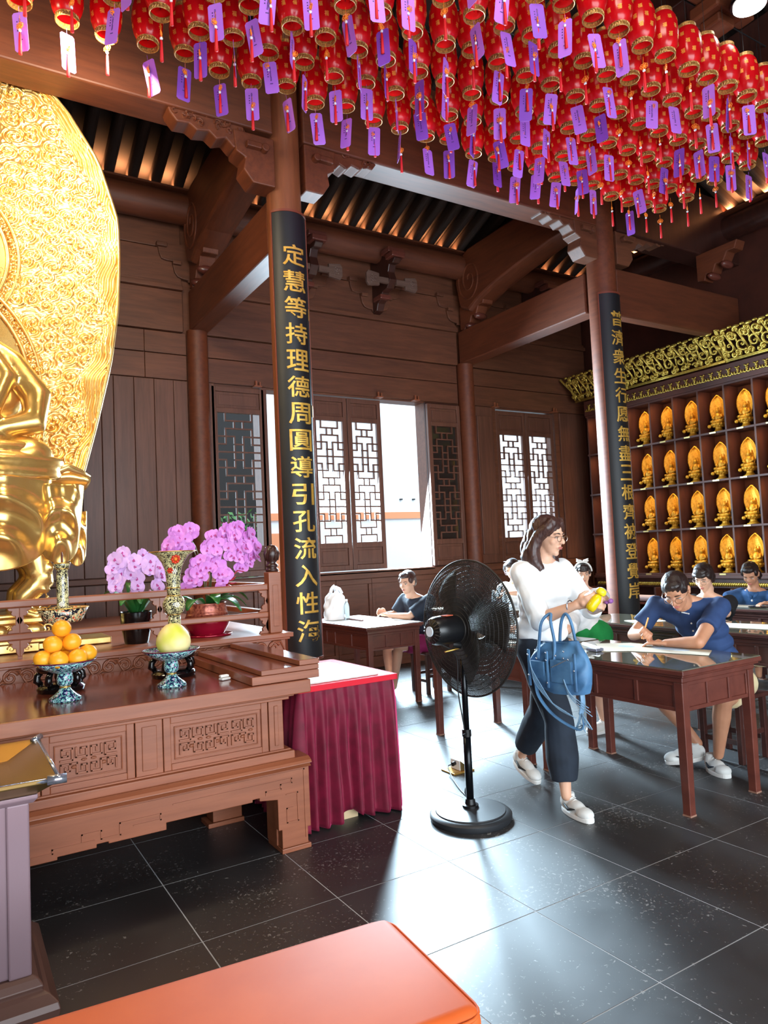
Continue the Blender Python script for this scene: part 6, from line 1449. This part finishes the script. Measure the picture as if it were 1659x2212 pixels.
def ripple(ob, amp=0.004, sc=9.0, seed=0):
    me = ob.data; n = len(me.vertices); co = np.empty(n*3); me.vertices.foreach_get('co', co); co = co.reshape(-1, 3)
    nr = np.array([v.normal[:] for v in me.vertices]); off = Vector((seed*3.1, seed*1.7, 0))
    f = np.array([noise.noise(Vector((c[0]*sc, c[1]*sc, c[2]*sc*0.55))+off)+0.5*noise.noise(Vector((c[0]*sc*2.1, c[1]*sc*2.1, c[2]*sc*1.2))+off) for c in co])
    co += nr*(f*amp)[:, None]; me.vertices.foreach_set('co', co.ravel()); me.update()
def torso(mb, pelvis, chest, neck, shL, shR, g=0.0, belly=0.0, w=1.0):
    P, Cc, N, A, B = map(Vector, (pelvis, chest, neck, shL, shR)); ax = unit(A-B); up = unit(Cc-P); fr = ax.cross(up)
    R = Matrix((ax, up.cross(ax)*1.0, up)).transposed()
    for t, rx, ry in ((0.0, 0.150, 0.110), (0.2, 0.142, 0.105), (0.42, 0.132, 0.100), (0.65, 0.140, 0.104), (0.85, 0.150, 0.108), (1.0, 0.155, 0.100)):
        mb.ball(P.lerp(Cc, t), ((rx+g)*w, ry+g+belly*(1-t), 0.085), 18, 8, rot=R)
    for s in (A, B): cap(mb, s.lerp(Cc, 0.12), Cc.lerp(s, 0.35), 0.058+g, 0.085+g, 14, 3)
    cap(mb, Cc.lerp(N, 0.3), N, 0.085+g*0.6, 0.055+g*0.4, 14, 3)
    cap(mb, A.lerp(N, 0.1), N.lerp(A, 0.1), 0.048+g, 0.050+g*0.4, 12, 3); cap(mb, B.lerp(N, 0.1), N.lerp(B, 0.1), 0.048+g, 0.050+g*0.4, 12, 3)
def person(J, label, cfg):
    base = J['pelvis']; e = empty('person', (base[0], base[1], 0), label, 'person')
    vox = cfg.get('vox', 0.007); sk = cfg.get('skin', 'skin_light'); K = cfg.get('k', 1.0); b = MB()
    H = head_mat(J['head'], *J['hrot'], s=cfg.get('hs', 1.03))
    hs = head_skin(); X(H, hs); merge(b, hs)
    nb = H @ Vector((0, -0.024, -0.11)); cap(b, nb, J['neck'], 0.052*K, 0.056*K, 14, 3)
    torso(b, J['pelvis'], J['chest'], J['neck'], J['shL'], J['shR'], -0.018, w=K)
    for s in 'LR':
        sh, el, wr = J['sh'+s], J['el'+s], J['wr'+s]
        cap(b, sh, el, 0.048*K, 0.038*K, 12); cap(b, el, Vector(el).lerp(Vector(wr), 0.35), 0.038*K, 0.036*K, 12, 3); cap(b, Vector(el).lerp(Vector(wr), 0.35), wr, 0.036*K, 0.024*K, 12)
        hd = J['hand'+s]; hand(b, wr, hd[0], hd[1], hd[2], hd[3], cfg.get('hand', 0.95))
        if 'kn'+s in J:
            hp, kn, an = J['hp'+s], J['kn'+s], J['an'+s]
            cap(b, hp, kn, 0.080*K, 0.052*K, 14); kk = Vector(kn); aa = Vector(an)
            cap(b, kn, kk.lerp(aa, 0.3), 0.050*K, 0.052*K, 14, 3); cap(b, kk.lerp(aa, 0.3), kk.lerp(aa, 0.62), 0.052*K, 0.040*K, 14, 3); cap(b, kk.lerp(aa, 0.62), an, 0.040*K, 0.030*K, 12)
            if 'toe'+s in J: cap(b, an, Vector(J['toe'+s])+Vector((0, 0, 0.02)), 0.030*K, 0.020*K, 10)
    fuse(b, 'body', sk, e, vox, 4)
    face_parts(e, H, cfg.get('eye', 0.8), cfg.get('glasses'))
    # upper garment
    tp = MB(); g = cfg.get('ease', 0.012)
    torso(tp, Vector(J['pelvis'])-Vector((0, 0, cfg.get('hem', 0.0))), J['chest'], Vector(J['neck'])-Vector((0, 0, cfg.get('neckdrop', 0.045))), J['shL'], J['shR'], g, cfg.get('belly', 0.0), w=K)
    sl = cfg.get('sleeve', 0.6); sr = cfg.get('sleeve_r', 0.066)
    for s in 'LR':
        sh, el, wr = map(Vector, (J['sh'+s], J['el'+s], J['wr'+s]))
        if sl <= 1: tp.tube([sh, sh.lerp(el, sl*0.5), sh.lerp(el, sl)], [sr*1.02, sr, sr*0.98], 14); tp.ball(sh, sr, 12, 8)
        else:
            cap(tp, sh, el, sr, sr*0.92, 14); tp.tube([el, el.lerp(wr, (sl-1)*0.6), el.lerp(wr, sl-1)], [sr*0.92, sr*0.85, sr*0.70], 14)
    o = fuse(tp, cfg.get('topname', 'shirt'), cfg['top'], e, max(vox, 0.009), 5); ripple(o, cfg.get('wrinkle', 0.006), 11, len(label) % 7)
    # lower garment
    if 'bottom' in cfg:
        bt = MB(); ln = cfg.get('leg', 2.0); lr = cfg.get('leg_r', 0.10)
        bt.ball(J['pelvis'], (0.165*K, 0.13*K, 0.11), 18, 10)
        for s in 'LR':
            hp, kn, an = map(Vector, (J['hp'+s], J['kn'+s], J['an'+s]))
            bt.ball(hp, lr*1.05, 14, 10)
            if ln <= 1: bt.tube([hp, hp.lerp(kn, ln*0.5), hp.lerp(kn, ln)], [lr*1.05, lr, lr*0.86], 16)
            else: cap(bt, hp, kn, lr*1.05, lr*0.86, 16); bt.tube([kn, kn.lerp(an, 0.5), kn.lerp(an, ln-1)], [lr*0.86, lr*0.90, lr*cfg.get('flare', 0.92)], 16)
        o = fuse(bt, cfg.get('botname', 'trousers'), cfg['bottom'], e, max(vox, 0.009), 5); ripple(o, 0.008, 8, 3)
    if cfg.get('collar'):
        cl = MB(); N = Vector(J['neck']); f = (H.to_3x3() @ Vector((0, 1, 0))); f.z = 0; f.normalize(); r = Vector((f.y, -f.x, 0))
        for s in (-1, 1): cl.tube([N-f*0.055+Vector((0, 0, 0.005)), N+r*s*0.060+Vector((0, 0, -0.005)), N+f*0.050+r*s*0.03+Vector((0, 0, -0.055)), N+f*0.075+r*s*0.012+Vector((0, 0, -0.085))], [0.016, 0.019, 0.018, 0.008], 8, flat=0.45)
        cl.build('collar', cfg['top'], e, smooth=True)
    cfg['hair'](H, e)
    return e, H
V3 = Vector
def seated(x, y, z_head, face, yaw, pitch, lean=0.20, handz=0.81, reach=0.42, spread=0.16, twist=0.0, sit=0.50, knee=True):
    # face: unit 2D direction the sitter faces; x, y: place of the head
    f = unit((face[0], face[1], 0)); r = V3((f.y, -f.x, 0)); hd = V3((x, y, z_head)); J = {}
    nk = hd+V3((0, 0, -0.155))-f*0.045; ch = nk-f*0.07+V3((0, 0, -0.145)); pv = ch-f*(lean*0.7)+V3((0, 0, sit+0.06-ch.z))
    J['head'] = hd; J['hrot'] = (yaw, pitch, 0); J['neck'] = nk; J['chest'] = ch; J['pelvis'] = pv
    for s, k in (('L', -1), ('R', 1)):
        sh = ch+r*k*0.165+V3((0, 0, 0.075)); J['sh'+s] = sh
        wr = V3((ch.x, ch.y, 0))+f*reach+r*k*spread*0.6+V3((0, 0, handz+0.03)); el = sh.lerp(wr, 0.45)+r*k*0.07-V3((0, 0, 0.12)); el.z = max(el.z, handz+0.015)
        J['el'+s] = el; J['wr'+s] = wr; J['hand'+s] = (f*0.8-r*k*0.45, V3((0, 0, -1)), k*1, 0.5)
        J['hp'+s] = pv+r*k*0.09-V3((0, 0, 0.02)); J['kn'+s] = pv+r*k*0.10+f*0.40+V3((0, 0, 0.0)); J['an'+s] = V3((pv.x, pv.y, 0.09))+r*k*0.09+f*0.42
    return J
# ---------------------------------------------------------------- the walking woman
def hair_long(H, e):
    h = MB()
    h.ball((0, -0.022, 0.044), (0.085, 0.100, 0.086), 22, 14).ball((0, -0.066, -0.01), (0.080, 0.060, 0.100), 18, 12)
    for s in (-1, 1):
        h.tube([(s*0.030, 0.045, 0.100), (s*0.064, 0.030, 0.056), (s*0.076, -0.016, 0.0), (s*0.084, -0.040, -0.08), (s*0.092, -0.015, -0.15), (s*0.080, 0.030, -0.19)], [0.030, 0.034, 0.036, 0.042, 0.040, 0.020], 12)
        h.tube([(s*0.06, -0.06, -0.05), (s*0.085, -0.07, -0.13), (s*0.095, -0.05, -0.19)], [0.045, 0.045, 0.024], 12)
    h.tube([(0, -0.10, 0.02), (0, -0.115, -0.08), (0, -0.11, -0.17)], [0.05, 0.06, 0.045], 14); h.ball((-0.05, -0.10, -0.14), (0.06, 0.05, 0.06), 12, 8)
    h.tube([(-0.09, -0.06, -0.08), (-0.13, -0.08, -0.10), (-0.15, -0.07, -0.06)], [0.02, 0.014, 0.006], 8)
    X(H, h); o = fuse(h, 'hair', 'hair_brown', e, 0.006, 2); ripple(o, 0.004, 34, 2)
W = dict(head=(3.085, 3.165, 1.545), hrot=(PI+0.22, -0.16, 0.0), neck=(3.08, 3.205, 1.405), chest=(3.08, 3.225, 1.24), pelvis=(3.07, 3.255, 0.925),
         shL=(3.235, 3.215, 1.335), shR=(2.915, 3.225, 1.335), elL=(3.30, 3.06, 1.10), wrL=(3.13, 2.83, 1.135), elR=(2.885, 3.06, 1.075), wrR=(2.955, 2.845, 1.160),
         handL=((-0.55, -0.75, 0.25), (-0.75, 0.4, 0.2), -1, 0.85), handR=((0.30, -0.92, 0.25), (0.75, 0.35, 0.30), 1, 0.75),
         hpL=(3.16, 3.26, 0.88), knL=(3.13, 3.34, 0.485), anL=(3.165, 3.60, 0.15), hpR=(2.985, 3.24, 0.88), knR=(2.955, 3.03, 0.50), anR=(2.935, 2.99, 0.10))
wm, HW = person(W, 'woman in white blouse and navy trousers walking with a blue handbag on her arm', dict(vox=0.006, top='shirt_white', topname='blouse', bottom='trouser_navy', sleeve=1.25, sleeve_r=0.073, ease=0.020, hem=-0.04, leg=1.80, leg_r=0.100, flare=0.74, glasses='glasses_metal', eye=0.75, hair=hair_long, wrinkle=0.010, belly=0.018, hand=0.92, neckdrop=0.055))
shoe(wm, (2.975, 3.055, 0.0), (2.925, 2.800, 0.0), stripe='black_matte'); shoe(wm, (3.185, 3.695, 0.085), (3.155, 3.445, 0.0), up=(0, 0.45, 1), stripe='black_matte')
# bracelet
MB().tube([V3((2.945, 2.885, 1.152))+V3((0.030*math.cos(a), 0.006*math.cos(a), 0.031*math.sin(a))) for a in [k*PI/8 for k in range(16)]], 0.004, 6, closed=True).build('bracelet', 'steel_edge', wm, smooth=True)
# handbag hanging on her right forearm
def handbag():
    e = empty('handbag', (2.85, 2.93, 0.70), 'blue leather handbag with studded straps hanging from the walking woman\'s forearm', 'bag')
    o = V3((2.835, 2.875, 0.845)); yv = V3((0.12, -0.99, 0)).normalized(); xv = V3((0.99, 0.12, 0))
    b = MB(); W_, Hh, D = 0.185, 0.125, 0.062
    def f(u, v):
        a = 2*PI*u; z = -Hh+2*Hh*v; k = 1-0.30*max(0, (v-0.55)/0.45)**1.3-0.10*max(0, (0.2-v)/0.2)
        c, s = math.cos(a), math.sin(a); sx = abs(c)**0.7*(1 if c > 0 else -1); sy = abs(s)**0.7*(1 if s > 0 else -1)
        w = W_*(k+0.10*(0.5-abs(v-0.45))); d = D*(1-0.65*max(0, v-0.35)/0.65)
        cr = 0.006*math.sin(a*4+v*11)+0.005*math.sin(a*7-v*17)
        return tuple(o+yv*(w*sx)+xv*((d+cr)*sy)+V3((0, 0, z-0.02*(1-abs(sx))*(v < 0.3)+0.05*sx*(v-0.5)*0.5)))
    b.grid(f, 56, 26); b.add([tuple(o+yv*(W_*0.88*math.cos(2*PI*k/24))+xv*(D*math.sin(2*PI*k/24))+V3((0, 0, -Hh+0.004))) for k in range(24)], [tuple(range(24))])
    b.add([tuple(o+yv*(W_*0.70*math.cos(2*PI*k/24))+xv*(D*0.36*math.sin(2*PI*k/24))+V3((0, 0, Hh-0.004))) for k in range(24)], [tuple(range(24))])
    b.build('bag_body', 'bag_blue', e, smooth=True)
    st = MB()
    for s, off in ((-1, -0.034), (1, 0.030)):
        P0 = o+xv*s*0.030*-1+yv*off
    for (ya, yb, sx) in ((-0.105, 0.00, -1), (-0.02, 0.085, 1)):
        p = [o+yv*ya+xv*sx*0.050+V3((0, 0, 0.03)), o+yv*ya+xv*sx*0.036+V3((0, 0, 0.12)), o+yv*(ya*0.8+yb*0.2)+xv*sx*0.032+V3((0, 0, 0.23)), o+yv*(ya+yb)/2+xv*(0.02+sx*0.012)+V3((0, 0, 0.272)), o+yv*(ya*0.2+yb*0.8)+xv*sx*0.032+V3((0, 0, 0.23)), o+yv*yb+xv*sx*0.036+V3((0, 0, 0.12)), o+yv*yb+xv*sx*0.050+V3((0, 0, 0.03))]
        st.tube(smooth_path(p, 6), 0.0085, 8)
    st.build('handle', 'bag_blue', e, smooth=True)
    pk = MB()
    for (ya, yb, za, zb) in ((-0.015, 0.125, -0.085, 0.035), (-0.150, -0.055, -0.075, 0.02)):
        pk.cbox(o+yv*(ya+yb)/2-xv*0.060+V3((0, 0, (za+zb)/2)), (0.020, yb-ya, zb-za), Matrix.Rotation(0.12, 3, 'Z'))
    for ya in (-0.035, -0.160, 0.145): pk.cbox(o+yv*ya-xv*0.066+V3((0, 0, -0.02)), (0.010, 0.018, 0.20), Matrix.Rotation(0.12, 3, 'Z'))
    pk.build('pocket', 'bag_blue', e, bevel=0.006)
    sd = MB()
    for ya, z in ((-0.035, 0.07), (-0.035, 0.03), (-0.160, 0.05), (-0.160, -0.06), (0.08, 0.05), (0.145, -0.01), (-0.035, -0.09), (0.03, 0.06), (0.11, 0.045), (-0.10, 0.035), (-0.105, 0.08), (0.085, 0.085)): sd.ball(o+yv*ya-xv*0.0725+V3((0, 0, z)), 0.0055, 8, 6)
    sd.build('stud', 'steel_edge', e, smooth=True)
    zp = MB().tube([o+yv*0.0-xv*0.073+V3((0, 0, -0.005)), o+yv*0.10-xv*0.074+V3((0, 0, 0.042))], 0.003, 6); zp.build('zip', 'steel_edge', e)
    fr = MB()
    for k in range(4):
        p = [o+yv*-0.145-xv*0.075+V3((0, 0, 0.02-0.01*k)), o+yv*(-0.11+0.01*k)-xv*0.085+V3((0, 0, -0.09)), o+yv*(-0.02+0.015*k)-xv*0.09+V3((0, 0, -0.175-0.01*k)), o+yv*(0.09+0.02*k)-xv*0.085+V3((0, 0, -0.225-0.008*k))]
        fr.tube(smooth_path(p, 6), 0.0035, 5, flat=0.4)
    for k in range(3):
        p = [o+yv*0.075-xv*0.072+V3((0, 0, -0.06)), o+yv*(0.12)-xv*0.08+V3((0, 0, -0.13-0.01*k)), o+yv*(0.22+0.01*k)-xv*0.07+V3((0, 0, -0.19-0.02*k))]
        fr.tube(smooth_path(p, 6), 0.0035, 5, flat=0.4)
    fr.build('fringe_lace', 'strap_blue', e, smooth=True)
    lp = MB(); p = [o+yv*-0.14-xv*0.04+V3((0, 0, -0.08)), o+yv*-0.12-xv*0.05+V3((0, 0, -0.17)), o+yv*-0.03-xv*0.05+V3((0, 0, -0.26)), o+yv*0.10-xv*0.04+V3((0, 0, -0.315)), o+yv*0.15-xv*0.03+V3((0, 0, -0.30)), o+yv*0.13-xv*0.02+V3((0, 0, -0.18)), o+yv*0.14-xv*0.02+V3((0, 0, -0.06))]
    lp.tube(smooth_path(p, 8), 0.013, 8, flat=0.35); lp.build('shoulder_strap', 'bag_blue', e, smooth=True)
    tl = MB(); q_ = random.Random(4)
    tl.tube(smooth_path([o+yv*0.13-xv*0.01+V3((0, 0, -0.08)), o+yv*0.15-xv*0.02+V3((0, 0, -0.17)), o+yv*0.14-xv*0.03+V3((0, 0, -0.24))], 6), 0.018, 8, flat=0.3)
    for k in range(9): a = o+yv*0.14-xv*0.03+V3((0, 0, -0.23)); tl.tube([a, a+yv*q_.uniform(-0.03, 0.05)+V3((0, 0, -0.05)), a+yv*q_.uniform(-0.05, 0.09)+V3((0, 0, -0.09+q_.uniform(-0.02, 0.02)))], [0.006, 0.004, 0.002], 5)
    tl.build('tassel', 'strap_blue', e, smooth=True)
handbag()
bt = empty('yellow_bottle', (3.02, 2.76, 1.17), 'small yellow drink bottle with a round yellow cap in the walking woman\'s hands', 'bottle')
plain('bottle_yellow', (226, 196, 20), 0.2); plain('cap_yellow', (250, 226, 40), 0.35)
R_b = Matrix.Translation((3.005, 2.745, 1.190)) @ Matrix.Rotation(0.55, 4, 'Y') @ Matrix.Rotation(0.35, 4, 'X')
X(R_b, MB().lathe([(0, -0.075), (0.024, -0.07), (0.028, -0.05), (0.028, 0.0), (0.018, 0.022), (0.012, 0.028)], 18)).build('body', 'bottle_yellow', bt, smooth=True)
X(R_b, MB().lathe([(0.013, 0.028), (0.026, 0.032), (0.028, 0.048), (0.022, 0.064), (0, 0.070)], 18)).build('cap', 'cap_yellow', bt, smooth=True)
pf = MB().ball((3.085, 2.72, 1.175), (0.018, 0.014, 0.014), 10, 8).ball((3.075, 2.74, 1.168), (0.012, 0.016, 0.010), 8, 6).build('purple_charm', plain('charm_purple', (140, 80, 150), 0.5) and 'charm_purple', smooth=True, org=(3.08, 2.72, 1.17)); tag(pf, 'small purple item pinched in the walking woman\'s far hand', 'charm')
# ---------------------------------------------------------------- man in the blue polo shirt
def hair_crop(H, e):
    h = MB(); h.ball((0, -0.018, 0.040), (0.080, 0.096, 0.080), 22, 14).ball((0, -0.058, 0.010), (0.072, 0.056, 0.070), 16, 12).ball((0, 0.038, 0.076), (0.058, 0.046, 0.030), 14, 8)
    for s in (-1, 1): h.ball((s*0.068, 0.006, 0.028), (0.011, 0.030, 0.030), 10, 8)
    X(H, h); o = fuse(h, 'hair', 'hair_dark', e, 0.006, 2); ripple(o, 0.003, 45, 3)
Mn = dict(head=(4.10, 3.06, 1.155), hrot=(PI*0.5+0.40, -0.62, 0.10), neck=(4.26, 3.13, 1.085), chest=(4.37, 3.11, 0.945), pelvis=(4.56, 3.04, 0.56),
          shR=(4.26, 3.345, 1.035), shL=(4.40, 2.955, 1.035), elR=(4.135, 3.46, 0.835), wrR=(4.02, 3.28, 0.872), elL=(4.035, 2.875, 0.84), wrL=(4.00, 3.09, 0.822),
          handR=((-0.45, -0.75, 0.25), (-0.7, 0.1, -0.6), 1, 1.05), handL=((-0.35, 0.92, 0.0), (0, 0, -1), -1, 0.3),
          hpR=(4.50, 3.17, 0.52), knR=(4.14, 3.33, 0.47), anR=(4.21, 3.06, 0.15), hpL=(4.52, 2.92, 0.52), knL=(4.13, 2.80, 0.475), anL=(4.17, 2.885, 0.12))
mn, HM = person(Mn, 'man with glasses in a blue polo shirt bending over the nearest desk with a pencil', dict(vox=0.006, skin='skin_tan', top='polo_blue', topname='polo_shirt', bottom='khaki', botname='shorts', sleeve=0.62, sleeve_r=0.068, ease=0.010, leg=0.72, leg_r=0.098, glasses='glasses_metal', eye=0.45, hair=hair_crop, belly=0.03, k=1.08, hand=1.03, hs=1.06, collar=True, wrinkle=0.008, hem=0.03))
shoe(mn, (4.20, 2.985, 0.0), (4.115, 2.79, 0.0), up=(0, 0, 1), w=0.052, stripe='trouser_navy', h=1.05); shoe(mn, (4.235, 3.02, 0.055), (4.10, 3.235, 0.0), up=(0.0, -0.3, 1), w=0.052, stripe='trouser_navy', h=1.05)
pc = MB().tube([(3.935, 3.225, 0.845), (4.00, 3.215, 0.98)], 0.005, 6).build('pencil', 'pencil_orange', org=(3.94, 3.225, 0.845)); tag(pc, 'orange pencil held by the man in blue', 'pencil')
sb = MB()
for (p, m_) in (((4.235, 3.06, 0.93), 0), ((4.24, 3.055, 0.88), 0)): sb.ball(p, (0.006, 0.006, 0.006), 8, 6)
sb.build('button', 'white', mn, smooth=True)
MB().tube([(4.175, 3.03, 1.00), (4.195, 3.10, 1.005)], 0.004, 6).build('placket_trim', 'white', mn)
stool(4.58, 3.04, 'dark stool under the man in the blue polo shirt')
# ---------------------------------------------------------------- seated woman by the bright window
def hair_bun(H, e):
    def ex(h):
        h.ball((0.0, -0.115, -0.035), (0.030, 0.035, 0.034), 12, 8)
        for k in range(5): h.tube([(0, -0.12, -0.03), (0.02*math.sin(k), -0.15, -0.02+0.02*math.cos(k*2)), (0.03*math.sin(k*1.7), -0.165, -0.01+0.03*math.cos(k*2))], [0.008, 0.005, 0.003], 5)
    hair_short(H, e, 'hair_brown', extra=ex)
S = dict(head=(4.14, 6.35, 1.170), hrot=(PI*0.5+0.42, -0.18, 0.0), neck=(4.20, 6.37, 1.035), chest=(4.28, 6.37, 0.885), pelvis=(4.42, 6.40, 0.55),
         shR=(4.22, 6.545, 0.975), shL=(4.30, 6.20, 0.970), elR=(4.13, 6.60, 0.83), wrR=(3.98, 6.55, 0.845), elL=(4.10, 6.28, 0.825), wrL=(3.97, 6.46, 0.835),
         handR=((-0.75, 0.1, 0.35), (0.0, -0.9, -0.3), 1, 0.6), handL=((-0.65, 0.6, 0.30), (-0.1, 0.0, -1), -1, 0.6),
         hpR=(4.38, 6.50, 0.52), knR=(4.04, 6.66, 0.50), anR=(4.06, 6.66, 0.10), hpL=(4.38, 6.32, 0.52), knL=(4.05, 6.44, 0.51), anL=(4.03, 6.53, 0.08), toeL=(3.93, 6.50, 0.02), toeR=(3.96, 6.63, 0.02))
sw, HS = person(S, 'woman in dark blouse with tied-back hair sitting at the desk near the bright window', dict(vox=0.007, top='blouse_dark', topname='blouse', bottom='skirt_magenta', botname='skirt', sleeve=0.85, sleeve_r=0.074, ease=0.012, leg=0.75, leg_r=0.10, eye=0.8, hair=hair_bun, hand=0.9, wrinkle=0.008, neckdrop=0.075))
for x, y in ((4.05, 6.52), (4.08, 6.66)): pass
stool(4.42, 6.40, 'dark stool under the woman near the bright window')
MB().tube([V3((4.05, 6.575, 0.84))+V3((0.012*math.cos(a), 0.026*math.cos(a), 0.028*math.sin(a))) for a in [k*PI/8 for k in range(16)]], 0.004, 6, closed=True).build('bracelet', 'rim_gold', sw, smooth=True)
# ---------------------------------------------------------------- woman in black behind the man
def hair_bob(H, e):
    def ex(h):
        h.ball((0, -0.07, -0.02), (0.078, 0.052, 0.07), 14, 10)
        for s in (-1, 1): h.ball((s*0.074, -0.005, 0.0), (0.016, 0.035, 0.05), 10, 8)
        h.ball((0, 0.060, 0.056), (0.060, 0.032, 0.026), 12, 8)
    hair_short(H, e, 'hair_dark', extra=ex, big=1.04)
J = seated(5.85, 4.07, 1.135, (-1, -0.15), PI*0.5+0.25, -0.45, reach=0.36)
person(J, 'woman with short black hair and a black top writing just behind the man', dict(vox=0.009, top='top_black', topname='top', bottom='trouser_navy', sleeve=0.9, sleeve_r=0.07, glasses='glasses_metal', eye=0.5, hair=hair_bob, leg=1.85, leg_r=0.09, neckdrop=0.08))
stool(J['pelvis'].x, J['pelvis'].y, 'dark stool under the woman in black')
# ---------------------------------------------------------------- woman in denim at the far right
def hair_ear(H, e):
    def ex(h):
        h.tube([(0.06, -0.05, 0.0), (0.07, -0.055, -0.06), (0.06, -0.05, -0.09)], [0.03, 0.024, 0.010], 8); h.tube([(-0.06, -0.05, 0.0), (-0.07, -0.055, -0.06), (-0.06, -0.05, -0.09)], [0.03, 0.024, 0.010], 8)
        h.ball((0, -0.075, -0.03), (0.07, 0.045, 0.06), 12, 8)
    hair_short(H, e, 'hair_dark', extra=ex)
J = seated(7.12, 4.41, 1.095, (-1, -0.1), PI*0.5+0.32, -0.55, reach=0.40, handz=0.80, spread=0.5)
dn, _h = person(J, 'woman in a blue denim shirt leaning over the far desk at the picture\'s right edge', dict(vox=0.009, skin='skin_tan', top='denim', topname='denim_shirt', bottom='khaki', sleeve=0.75, sleeve_r=0.078, eye=0.4, hair=hair_ear, leg=1.8, leg_r=0.09, collar=True, neckdrop=0.06))
c = J['chest']; bb = MB()
for dy, dz in ((-0.02, 0.03), (0.10, -0.03), (-0.09, -0.04)): bb.ball((c.x-0.135, c.y+dy, c.z+dz), (0.008, 0.012, 0.012), 8, 6)
bb.build('button', 'white', dn, smooth=True)
stool(J['pelvis'].x, J['pelvis'].y, 'dark stool under the woman in denim')
# ---------------------------------------------------------------- woman looking at her phone
def hair_mid(H, e):
    def ex(h):
        for s in (-1, 1): h.tube([(s*0.05, 0.03, 0.08), (s*0.078, 0.01, 0.01), (s*0.082, -0.01, -0.07)], [0.03, 0.03, 0.02], 10)
        h.tube([(0, -0.09, 0.0), (0.0, -0.10, -0.10)], [0.06, 0.04], 12)
    hair_short(H, e, 'hair_dark', extra=ex)
J = seated(5.78, 6.56, 1.225, (-1, -0.35), PI*0.5+0.45, -0.42, reach=0.34, handz=0.93, spread=0.1)
person(J, 'woman in white T-shirt and pink glasses looking down at her phone', dict(vox=0.009, top='shirt_white', topname='t_shirt', bottom='trouser_navy', sleeve=0.6, sleeve_r=0.078, glasses='glasses_pink', eye=0.4, hair=hair_mid, leg=1.85, leg_r=0.09))
wr = (J['wrL']+J['wrR'])/2
o = MB().cbox(wr+V3((-0.11, -0.04, 0.03)), (0.012, 0.07, 0.14), Matrix.Rotation(0.5, 3, 'Y')).build('phone', 'black_gloss', bevel=0.004, org=wr); tag(o, 'phone held up by the woman in the white T-shirt', 'phone')
stool(J['pelvis'].x, J['pelvis'].y, 'dark stool under the woman with the phone')
# ---------------------------------------------------------------- girl with the white headband
def hair_band(H, e):
    def ex(h):
        h.ball((0, 0.066, 0.052), (0.056, 0.026, 0.022), 12, 8); h.ball((0, -0.11, 0.02), (0.035, 0.04, 0.04), 12, 8)
    hair_short(H, e, 'hair_dark', extra=ex)
    b = MB(); b.tube([(0.088*math.cos(k*PI/14), 0.012, 0.030+0.100*math.sin(k*PI/14)) for k in range(15)], 0.010, 8, flat=1.2)
    for s in (-1, 1): b.ball((s*0.034, 0.010, 0.142), (0.030, 0.014, 0.016), 10, 6); b.tube([(s*0.03, 0.01, 0.145), (s*0.062, 0.01, 0.165)], [0.012, 0.004], 6)
    X(H, b).build('headband', 'white', e, smooth=True)
J = seated(5.86, 5.52, 1.165, (-0.75, -0.66), PI-0.72, -0.12, reach=0.30, handz=0.86, spread=0.25)
person(J, 'girl with a white bow headband and white T-shirt beside the farther pillar', dict(vox=0.009, top='shirt_white', topname='t_shirt', bottom='khaki', sleeve=0.6, sleeve_r=0.075, eye=0.7, hair=hair_band, leg=1.6, leg_r=0.09))
stool(J['pelvis'].x, J['pelvis'].y, 'dark stool under the girl with the headband')
# ---------------------------------------------------------------- person in green shorts, mostly hidden behind the walking woman
J = seated(4.10, 4.30, 1.12, (-1, 0.0), PI*0.5, -0.5, reach=0.44, handz=0.80, lean=0.34, spread=0.3, sit=0.50)
J['pelvis'] = V3((4.44, 4.17, 0.79)); J['chest'] = V3((4.24, 4.25, 0.985))
J['hpL'] = V3((4.46, 4.08, 0.76)); J['hpR'] = V3((4.46, 4.25, 0.76)); J['knL'] = V3((4.38, 4.08, 0.45)); J['knR'] = V3((4.36, 4.36, 0.45)); J['anL'] = V3((4.44, 4.06, 0.09)); J['anR'] = V3((4.20, 4.50, 0.09))
J['wrL'] = V3((3.86, 4.15, 0.825)); J['elL'] = V3((4.06, 4.02, 0.84)); J['handL'] = (V3((-0.9, 0.15, 0.1)), V3((0, 0.3, -1)), -1, 0.9)
gp_, _h = person(J, 'person in white T-shirt and green shorts writing, mostly hidden behind the walking woman', dict(vox=0.009, top='shirt_white', topname='t_shirt', bottom='green_cloth', botname='shorts', sleeve=0.9, sleeve_r=0.078, eye=0.5, hair=hair_bob, leg=0.85, leg_r=0.115, belly=0.03))
shoe(gp_, J['anL']+V3((0.06, 0, -0.09)), J['anL']+V3((-0.19, 0, -0.09)))
shoe(gp_, J['anR']+V3((0.06, 0, -0.09)), J['anR']+V3((-0.19, 0, -0.09)))
pc = MB().tube([(3.775, 4.16, 0.80), (3.80, 4.165, 0.93)], 0.0045, 6).build('pencil', 'pencil_orange', org=(3.775, 4.16, 0.80)); tag(pc, 'orange pencil in the hand of the person in green shorts', 'pencil')
nb = MB().cbox((3.70, 4.22, 0.806), (0.20, 0.30, 0.016), Matrix.Rotation(0.1, 3, 'Z')).build('notebook', 'black_matte', bevel=0.003, org=(3.7, 4.22, 0.797)); tag(nb, 'black notebook under the writing hand behind the fan guard', 'notebook')
